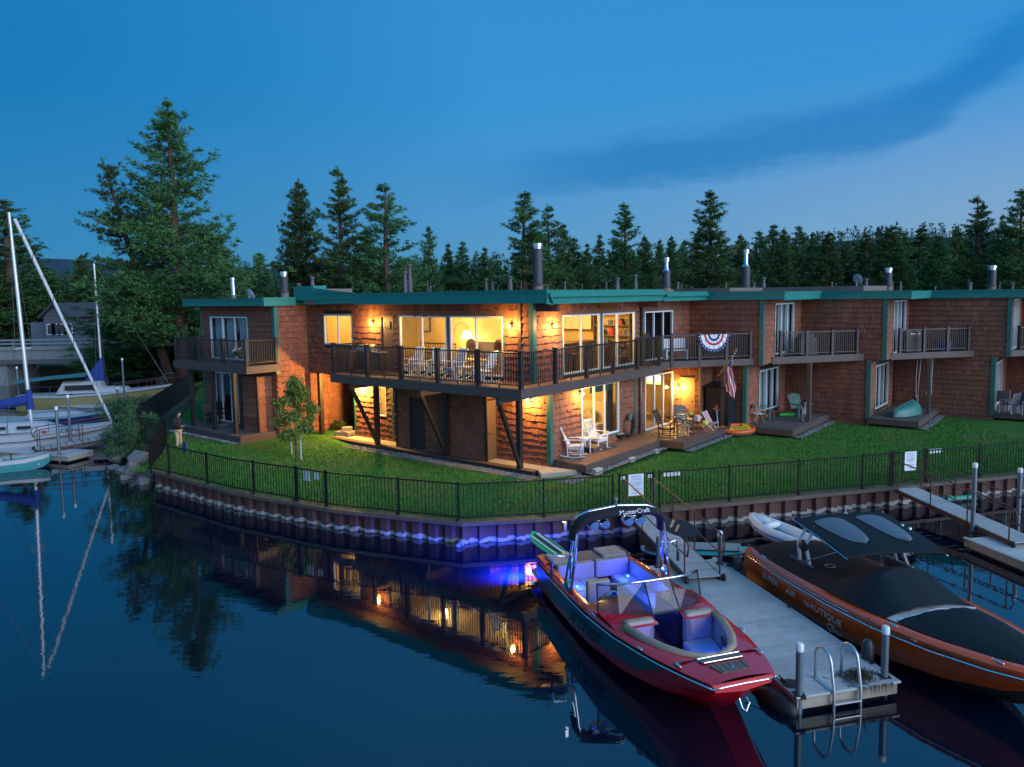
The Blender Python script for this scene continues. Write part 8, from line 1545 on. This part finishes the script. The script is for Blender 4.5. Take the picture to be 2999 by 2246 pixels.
a, b = near(*r6(583, 1485), 32.0), near(*r6(518, 1160), 33.4); t = thing('leaning_pole', 'blue and white pole leaning beside the dark shed', 'pole', a); mb = MB(); mb.tube([(0, 0, -0.1), (b - a) * 0.55], 0.022, 7); mb.build('lower_part', white_m, t); mb = MB(); mb.tube([(b - a) * 0.55, (b - a)], 0.022, 7); mb.build('upper_part', M('blue_pole', (0.10, 0.25, 0.5), 0.5), t)
rc = at(*r6(572, 1545), lawn_z(9.5, 31) + 0.14); rf = thing('inflatable_raft', 'orange and black inflatable raft lying on the lawn', 'raft', rc + Vector((0, 0, 0.06)), R(8)); rf.rotation_euler = (R(14), 0, R(8)); ring = [(0.68 * math.cos(a) * (1.0), 0.36 * math.sin(a), 0) for a in np.linspace(0, 2 * math.pi, 25)]
mb = MB(); mb.tube([(x, y, 0.07) for x, y, z in ring], 0.11, 10, cap=False); mb.build('upper_tube', M('raft_orange', (0.65, 0.10, 0.02), 0.4), rf, smooth=True); mb = MB(); mb.tube([(x * 0.99, y * 0.99, -0.04) for x, y, z in ring], 0.11, 10, cap=False); mb.build('lower_tube', black_rub, rf, smooth=True); mb = MB(); mb.prism([(x * 0.9, y * 0.9) for x, y, z in ring[:-1]], -0.08, 0.05); mb.build('floor', black_rub, rf)
mb = MB(); mb.prism([(-0.42, -0.30), (0.40, -0.32), (0.52, -0.16), (0.48, 0.2), (0.30, 0.24), (0.2, 0.02), (-0.3, 0.0), (-0.5, -0.12)], 0.175, 0.182); mb.build('yellow_panel', M('raft_yellow', (0.70, 0.42, 0.02), 0.5), rf); text('lettering', 'EXPLORER', 0.13, kb, rf, (0.05, -0.16, 0.186), (0, 0, 0), 0.001)
def folding_chair(label, p, rz, wood, seat):
    t = thing('director_chair', label, 'director chair', p, rz, 'director chairs on the grey deck'); t.scale = (0.9,) * 3
    for x in (-0.2, 0.2):
        for s_ in (-1, 1): mb = MB(); mb.bar((x, -0.25 * s_, 0), (x, 0.25 * s_, 0.44), 0.03); mb.build('leg', wood, t)
    for y in (-0.27, 0.27): mb = MB(); mb.bar((-0.24, y, 0.62), (0.24, y, 0.62), 0.05, 0.025); mb.build('armrest', wood, t); mb = MB(); mb.bar((-0.22, y, 0.42), (-0.26, y, 0.88), 0.03); mb.bar((0.2, y, 0.42), (0.2, y, 0.62), 0.03); mb.build('upright', wood, t)
    mb = MB(); mb.box(-0.22, 0.22, -0.26, 0.26, 0.42, 0.44); mb.build('seat', seat, t); mb = MB(); mb.box(-0.275, -0.26, -0.28, 0.28, 0.68, 0.88); mb.build('backrest', seat, t); return t
folding_chair('wooden director chair with pale blue canvas by the deck corner', at(*r6(765, 1455), 0.95), R(10), M('light_wood', (0.36, 0.22, 0.09), 0.5), M('pale_canvas', (0.52, 0.58, 0.62), 0.85)); folding_chair('dark framed director chair with pale canvas close to the window', at(*r6(825, 1420), 0.95), R(-20), M('steel_grey', (0.08, 0.10, 0.12), 0.5), M('pale_canvas', (0, 0, 0)))
side_table('small folding table beside the director chairs', at(*r6(870, 1430), 0.95), M('steel_grey', (0, 0, 0)), 0.42, 0.18, 0.4)
adk = M('dark_green_plastic', (0.012, 0.10, 0.075), 0.5); t = thing('adirondack_chair', 'dark green slatted chair behind the bicycle', 'chair', at(*r6(1150, 1395), 0.95), R(-75))
for k in range(6): mb = MB(); y = -0.24 + 0.096 * k; d = 0.06 * (1 - abs(k - 2.5) / 2.5); mb.bar((-0.18, y, 0.30), (-0.48, y * 1.1, 0.92 + d), 0.08, 0.02, (1, 0, 0)); mb.build('back_slat', adk, t)
for k in range(5): mb = MB(); x = -0.15 + 0.11 * k; mb.box(x, x + 0.1, -0.27, 0.27, 0.30 + 0.02 * k, 0.32 + 0.02 * k); mb.build('seat_slat', adk, t)
for y in (-0.33, 0.33): mb = MB(); mb.box(-0.40, 0.42, y - 0.07, y + 0.07, 0.54, 0.565); mb.build('armrest', adk, t); mb = MB(); mb.bar((0.36, y * 0.9, 0), (0.34, y * 0.9, 0.54), 0.08, 0.05); mb.build('front_leg', adk, t); mb = MB(); mb.bar((-0.35, y * 0.85, 0), (0.3, y * 0.85, 0.38), 0.09, 0.04); mb.build('rear_leg', adk, t)
bk = thing('bicycle', 'white bicycle leaning at the column of the grey deck', 'bicycle', at(*r6(1188, 1448), 0.95), R(58)); bkm = M('bicycle_white', (0.65, 0.67, 0.68), 0.35)
for x in (0.0, 0.95):
    mb = MB(); mb.tube([(x + 0.30 * math.cos(a), 0, 0.32 + 0.30 * math.sin(a)) for a in np.linspace(0, 2 * math.pi, 25)], 0.022, 7, cap=False); w_ = mb.build('wheel', M('grey_tyre', (0.22, 0.23, 0.24), 0.6), bk, smooth=True); mb = MB(); mb.tube([(x + 0.27 * math.cos(a), 0, 0.32 + 0.27 * math.sin(a)) for a in np.linspace(0, 2 * math.pi, 25)], 0.010, 5, cap=False)
    for a in np.linspace(0, math.pi, 9)[:-1]: mb.bar((x + 0.27 * math.cos(a), 0, 0.32 + 0.27 * math.sin(a)), (x - 0.27 * math.cos(a), 0, 0.32 - 0.27 * math.sin(a)), 0.004)
    mb.build('rim', metal_m, w_)
mb = MB(); j = dict(bb=(0.40, 0, 0.30), st=(0.30, 0, 0.76), hd=(0.80, 0, 0.80), fk=(0.95, 0, 0.32), rr=(0, 0, 0.32))
for p, q in (('bb', 'st'), ('st', 'hd'), ('bb', 'hd'), ('hd', 'fk'), ('bb', 'rr'), ('st', 'rr')): mb.tube([j[p], j[q]], 0.018, 7)
mb.tube([j['hd'], (0.78, 0, 0.98)], 0.014, 6); mb.build('frame', bkm, bk); mb = MB(); mb.tube([(0.68, -0.30, 1.0), (0.78, -0.2, 0.99), (0.80, 0, 0.98), (0.78, 0.2, 0.99), (0.68, 0.30, 1.0)], 0.013, 6); mb.build('handlebar', black_rub, bk); mb = MB(); mb.ell((0.28, 0, 0.86), 0.13, 0.07, 0.035, 10, 5); mb.build('saddle', black_rub, bk, smooth=True); mb = MB(); mb.ell((0.16, 0, 0.80), 0.02, 0.04, 0.04, 8, 5); mb.build('rear_reflector', M('red_reflector', (0.5, 0.02, 0.02), 0.3), bk)
mb = MB(); mb.tube([(-0.33, 0, 0.08), (0.33, 0, 0.08)], 0.085, 12); mb.tube([(-0.34, 0, 0.08), (0.34, 0, 0.08)], 0.03, 8); o = mb.build('rolled_mat', M('bright_green_mat', (0.05, 0.42, 0.06), 0.7), smooth='auto'); o.location = at(*r6(1030, 1400), 0.95); o.rotation_euler = (0, 0, R(5)); tag(o, 'bright green rolled mat on the grey deck', 'mat')
t = thing('wall_lantern', 'unlit black lantern left of the third ground floor window', 'wall lamp', near(*r6(775, 1035), 33.3)); mb = MB(); mb.box(-0.06, 0.06, -0.06, 0.06, -0.14, 0.10); mb.build('lantern_glass', M('dark_lantern', (0.03, 0.035, 0.04), 0.3), t); mb = MB(); mb.lathe((0, 0, 0.10), [(0.10, 0), (0.03, 0.08)], 8); mb.bar((0, 0, 0.1), (0.02, 0.25, 0.16), 0.03); mb.build('cap', black_m, t)
# patio clutter lit by the wall lamp
t = thing('low_table', 'low pale table behind the black rocking chairs', 'table', at(*r6(150, 1500), zd), ROT); mb = MB(); mb.box(-0.45, 0.45, -0.25, 0.25, 0.36, 0.39); mb.build('tabletop', M('pale_top', (0.50, 0.46, 0.42), 0.6), t)
for a in (-0.4, 0.4):
    for b in (-0.2, 0.2): mb = MB(); mb.box(a - 0.02, a + 0.02, b - 0.02, b + 0.02, 0, 0.36); mb.build('leg', metal_m, t)
for k, (x, y, z, r_, col, lb, nm) in enumerate([(272, 1462, 0.42, 0.12, (0.62, 0.62, 0.10), 'yellow green ball on the toy heap by the patio edge', 'ball'), (245, 1490, 0.20, 0.09, (0.60, 0.22, 0.08), 'orange toy ball on the toy heap by the patio edge', 'ball'), (300, 1487, 0.18, 0.09, (0.40, 0.16, 0.42), 'purple toy ball on the toy heap by the patio edge', 'ball'), (92, 1345, 0.75, 0.14, (0.60, 0.04, 0.02), 'red cushion on the heap below the tan door', 'cushion'), (130, 1375, 0.62, 0.13, (0.45, 0.42, 0.08), 'yellow towel on the heap below the tan door', 'towel'), (30, 1312, 0.95, 0.18, (0.16, 0.18, 0.09), 'olive life vest hung on the heap below the lamp', 'life vest'), (150, 1400, 0.50, 0.12, (0.03, 0.03, 0.03), 'black bag on the heap below the tan door', 'bag')]):
    mb = MB(); mb.ell((0, 0, 0), r_, r_ * (1.0 if nm == 'ball' else 0.8), r_ * (1.0 if nm == 'ball' else 0.6), 12, 7); o = mb.build(nm.replace(' ', '_'), M(nm.replace(' ', '_') + '_%d' % k, col, 0.6, var=0.2), smooth=True); o.location = at(*r6(x, y), zd + z); tag(o, lb, nm)
for k, (x, y, w_, h_, col, lb) in enumerate([(60, 1450, 0.5, 0.45, (0.5, 0.5, 0.48), 'white storage tub below the wall lamp beside the lit glass door'), (200, 1435, 0.22, 0.24, (0.55, 0.56, 0.58), 'steel pot on the low table'), (120, 1420, 0.40, 0.55, (0.05, 0.06, 0.08), 'dark storage box under the tan door')]):
    mb = MB(); mb.box(-w_ / 2, w_ / 2, -w_ / 3, w_ / 3, 0, h_); o = mb.build('storage_box', M('tub_%d' % k, col, 0.5), bevel=0.02); o.location = at(*r6(x, y + 20), zd) if k != 1 else at(*r6(200, 1445), zd + 0.40); o.rotation_euler = (0, 0, ROT); tag(o, lb, 'box')
t = thing('beach_chair', 'small folded pink and white beach chair at the patio edge', 'chair', at(*r6(325, 1525), zd), R(-40))
for y in (-0.2, 0.2): mb = MB(); mb.tube([(-0.22, y, 0), (0.20, y, 0.34), (-0.05, y, 0.30), (-0.30, y, 0.75)], 0.014, 6); mb.tube([(0.22, y, 0), (-0.1, y, 0.30)], 0.014, 6); mb.build('frame', white_m, t)
mb = MB(); mb.box(-0.05, 0.22, -0.19, 0.19, 0.27, 0.29); mb.bar((-0.05, 0, 0.30), (-0.29, 0, 0.73), 0.38, 0.015, (1, 0, 0)); mb.build('sling', M('pink_sling', (0.55, 0.28, 0.30), 0.8), t)
t = thing('kick_scooter', 'small scooter with red handlebar at the patio edge', 'scooter', at(*r6(395, 1530), zd), R(20)); mb = MB(); mb.tube([(-0.10, 0, 0.85), (0.0, 0, 0.10)], 0.02, 7); mb.build('stem', M('blue_stem', (0.35, 0.45, 0.6), 0.4), t); mb = MB(); mb.tube([(-0.12, -0.2, 0.86), (-0.12, 0.2, 0.86)], 0.02, 7); mb.build('handlebar', M('red_grip', (0.5, 0.05, 0.04), 0.5), t); mb = MB(); mb.box(0.0, 0.5, -0.05, 0.05, 0.06, 0.08); mb.build('foot_board', black_m, t)
for x in (0, 0.5): mb = MB(); mb.lathe((x, 0, 0.06), [(0.055, -0.015), (0.06, 0), (0.055, 0.015)], 12, (0, 1, 0)); mb.build('wheel', black_rub, t)
# canoe deck
cn = thing('canoe', 'teal canoe lying upturned on the fourth deck', 'canoe', at(*r7(620, 1395), 0.95), R(38)); cm_ = M('teal_canoe', (0.035, 0.17, 0.15), 0.45, var=0.1); mb = MB(); rings = []
for x, w_, h_ in ((-0.85, 0.02, 0.02), (-0.75, 0.12, 0.30), (-0.3, 0.34, 0.42), (0.4, 0.42, 0.52), (0.9, 0.40, 0.60), (0.95, 0.38, 0.58)): rings.append([(x, w_ * math.cos(a), 0.03 + h_ * math.sin(a) ** 0.8 if math.sin(a) > 1e-6 else 0.03) for a in np.linspace(0, math.pi, 11)])
mb.loft(rings, closed=True); mb.build('hull', cm_, cn, smooth='auto'); mb = MB(); mb.tube([(-0.85, 0, 0.05), (-0.75, 0, 0.35), (-0.3, 0, 0.47), (0.4, 0, 0.57), (0.95, 0, 0.64)], 0.02, 6); mb.build('keel_strip', cm_, cn)
for k, (x0, y0, x1, y1, lb) in enumerate([(755, 868, 742, 1225, 'left hanging white rope below the fourth balcony'), (788, 868, 752, 1360, 'long white rope from the fourth balcony down to the canoe'), (902, 865, 886, 1190, 'right hanging white rope below the fourth balcony'), (836, 1170, 866, 1345, 'curved pale hose leaning at the column of the fourth deck')]):
    a, b = near(*r7(x0, y0), 34.0), near(*r7(x1, y1), 33.2); mb = MB(); mb.tube([a, a.lerp(b, 0.5) + Vector((-0.03, 0, -0.02)), b], 0.014, 5); tag(mb.build('hanging_rope', M('white_rope', (0.5, 0.5, 0.5), 0.8)), lb, 'rope')
bx = thing('plank_bench', 'weathered pale plank box standing against the last long wall', 'bench', at(*r7(1312, 1392), 0.60), ROT + R(90) + R(180)); mb = MB(); wp = M('weathered_plank', (0.30, 0.28, 0.25), 0.85, var=0.4, scale=4, dirt=(0.14, 0.10, 0.08))
for z in (0.02, 0.32): mb = MB(); mb.box(-0.62, 0.62, -0.03, 0.03, z, z + 0.26); mb.build('plank', wp, bx)
for z in (0.28, 0.58): mb = MB(); mb.box(-0.66, 0.66, -0.05, 0.05, z, z + 0.04); mb.build('rail', M('dark_red_rail', (0.07, 0.03, 0.025), 0.8), bx)
for x in (-0.65, 0.65): mb = MB(); mb.box(x - 0.03, x + 0.03, -0.06, 0.06, 0, 0.6); mb.build('post', M('dark_red_rail', (0, 0, 0)), bx)
for k, (x, y, rz, lb) in enumerate([(1600, 1370, R(120), 'grey mesh patio chair seen from behind at the right edge'), (1545, 1340, R(60), 'folded grey patio chair beside the right edge window'), (1715, 1380, R(200), 'white armed patio chair cut by the right edge')]):
    t = thing('patio_chair', lb, 'chair', at(*r7(x, y), 0.94), rz, 'patio chairs at the right edge')
    for s_ in (-0.25, 0.25): mb = MB(); mb.tube([(0.25, s_, 0), (0.24, s_, 0.60), (-0.25, s_, 0.62)], 0.014, 6); mb.tube([(-0.28, s_, 0), (-0.2, s_, 0.42), (-0.36, s_, 0.95)], 0.014, 6); mb.build('frame', M('pale_tube', (0.45, 0.47, 0.5), 0.4), t)
    mb = MB(); mb.box(-0.22, 0.25, -0.24, 0.24, 0.40, 0.42); mb.bar((-0.22, 0, 0.42), (-0.35, 0, 0.93), 0.48, 0.015, (1, 0, 0)); mb.build('sling', M('grey_sling', (0.09, 0.085, 0.09), 0.8), t)
# balconies of the dark houses
lbox('covered_grill', 'black covered grill behind the third balcony rail', 'grill', 15.2, -4.15, 3.73, R(-40), [('cover', black_m, [(-0.4, 0.4, -0.25, 0.25, 0, 0.75), (-0.3, 0.3, -0.2, 0.2, 0.75, 0.92)])]); lbox('covered_grill', 'black grill with pale handle behind the fourth balcony rail', 'grill', 19.3, -7.5, 3.7, R(-40), [('cabinet', black_m, [(-0.4, 0.4, -0.25, 0.25, 0, 0.7)]), ('lid', M('grill_lid', (0.06, 0.06, 0.07), 0.3), [(-0.35, 0.35, -0.22, 0.22, 0.7, 0.95)]), ('handle', metal_m, [(-0.25, 0.25, -0.30, -0.27, 0.8, 0.83)])])
t = thing('blue_tub', 'blue tub chair behind the fourth balcony rail', 'tub', W(20.6, -8.65, 3.7), ROT); mb = MB(); mb.lathe((0, 0, 0), [(0.25, 0), (0.32, 0.35), (0.30, 0.42), (0.1, 0.40)], 14); mb.build('shell', M('tub_blue', (0.03, 0.10, 0.28), 0.5), t, smooth='auto')
lbox('balcony_bench', 'white bench behind the bunting on the second balcony', 'bench', 9.9, -0.55, 3.77, R(-40), [('seat', white_m, [(-0.5, 0.5, -0.2, 0.2, 0.35, 0.4)]), ('backrest', white_m, [(-0.5, 0.5, 0.18, 0.22, 0.45, 0.85)]), ('leg', white_m, [[(a - 0.03, a + 0.03, -0.18, 0.18, 0, 0.35)] for a in (-0.45, 0.45)])])
# left deck things
for k, (x, y, rz, lb) in enumerate([(345, 1395, R(-60), 'dark patio chair on the left deck behind the middle column'), (415, 1375, R(-100), 'dark patio chair on the left deck by the glass door')]):
    t = thing('dark_chair', lb, 'chair', at(*r1(x, y), 1.1), rz, 'dark chairs on the left deck')
    for a in (-0.22, 0.22):
        for b in (-0.24, 0.24): mb = MB(); mb.box(a - 0.025, a + 0.025, b - 0.025, b + 0.025, 0, 0.62 if a > 0 else 0.9); mb.build('leg', black_m, t)
    mb = MB(); mb.box(-0.24, 0.25, -0.25, 0.25, 0.38, 0.42); mb.build('seat', black_m, t); mb = MB(); mb.box(-0.26, -0.22, -0.25, 0.25, 0.5, 0.9); mb.build('backrest', black_m, t)
    for b in (-0.25, 0.25): mb = MB(); mb.box(-0.24, 0.27, b - 0.03, b + 0.03, 0.60, 0.63); mb.build('armrest', black_m, t)
a, b = at(*r1(550, 1420), 1.1), near(*r1(592, 1225), 35.5); t = thing('leaning_ladder', 'pale folding ladder leaning at the left glass door', 'ladder', a); d = b - a
for o_ in (Vector((0, 0, 0)), Vector((0.16, 0.05, 0))): mb = MB(); mb.bar(o_, o_ + d * (1 if o_.length == 0 else 1), 0.03); mb.build('rail', alu_m, t)
for f in (0.15, 0.35, 0.55, 0.75): mb = MB(); mb.bar(d * f, d * f + Vector((0.16, 0.05, 0)), 0.03); mb.build('rung', alu_m, t)
mb = MB(); mb.box(-0.25, 0.25, -0.22, 0.22, 0, 0.012); o = mb.build('door_mat', M('pale_mat', (0.32, 0.30, 0.27), 0.9)); o.location = at(*r1(480, 1395), 1.105); o.rotation_euler = (0, 0, ROT); tag(o, 'pale door mat on the left deck', 'mat')
t = thing('hanging_planter', 'white flowers hanging at the right end of the left balcony rail', 'planter', W(-2.12, 12.5, 4.5), ROT); g = random.Random(3)
for k in range(9): mb = MB(); mb.ell((g.uniform(-0.08, 0.08), g.uniform(-0.25, 0.25), g.uniform(-0.12, 0.12)), 0.05, 0.05, 0.04, 7, 4); mb.build('flower', white_m, t, smooth=True)
mb = MB(); mb.ell((0, 0, -0.12), 0.12, 0.28, 0.12, 10, 6); mb.build('leaves', shrub_m, t)
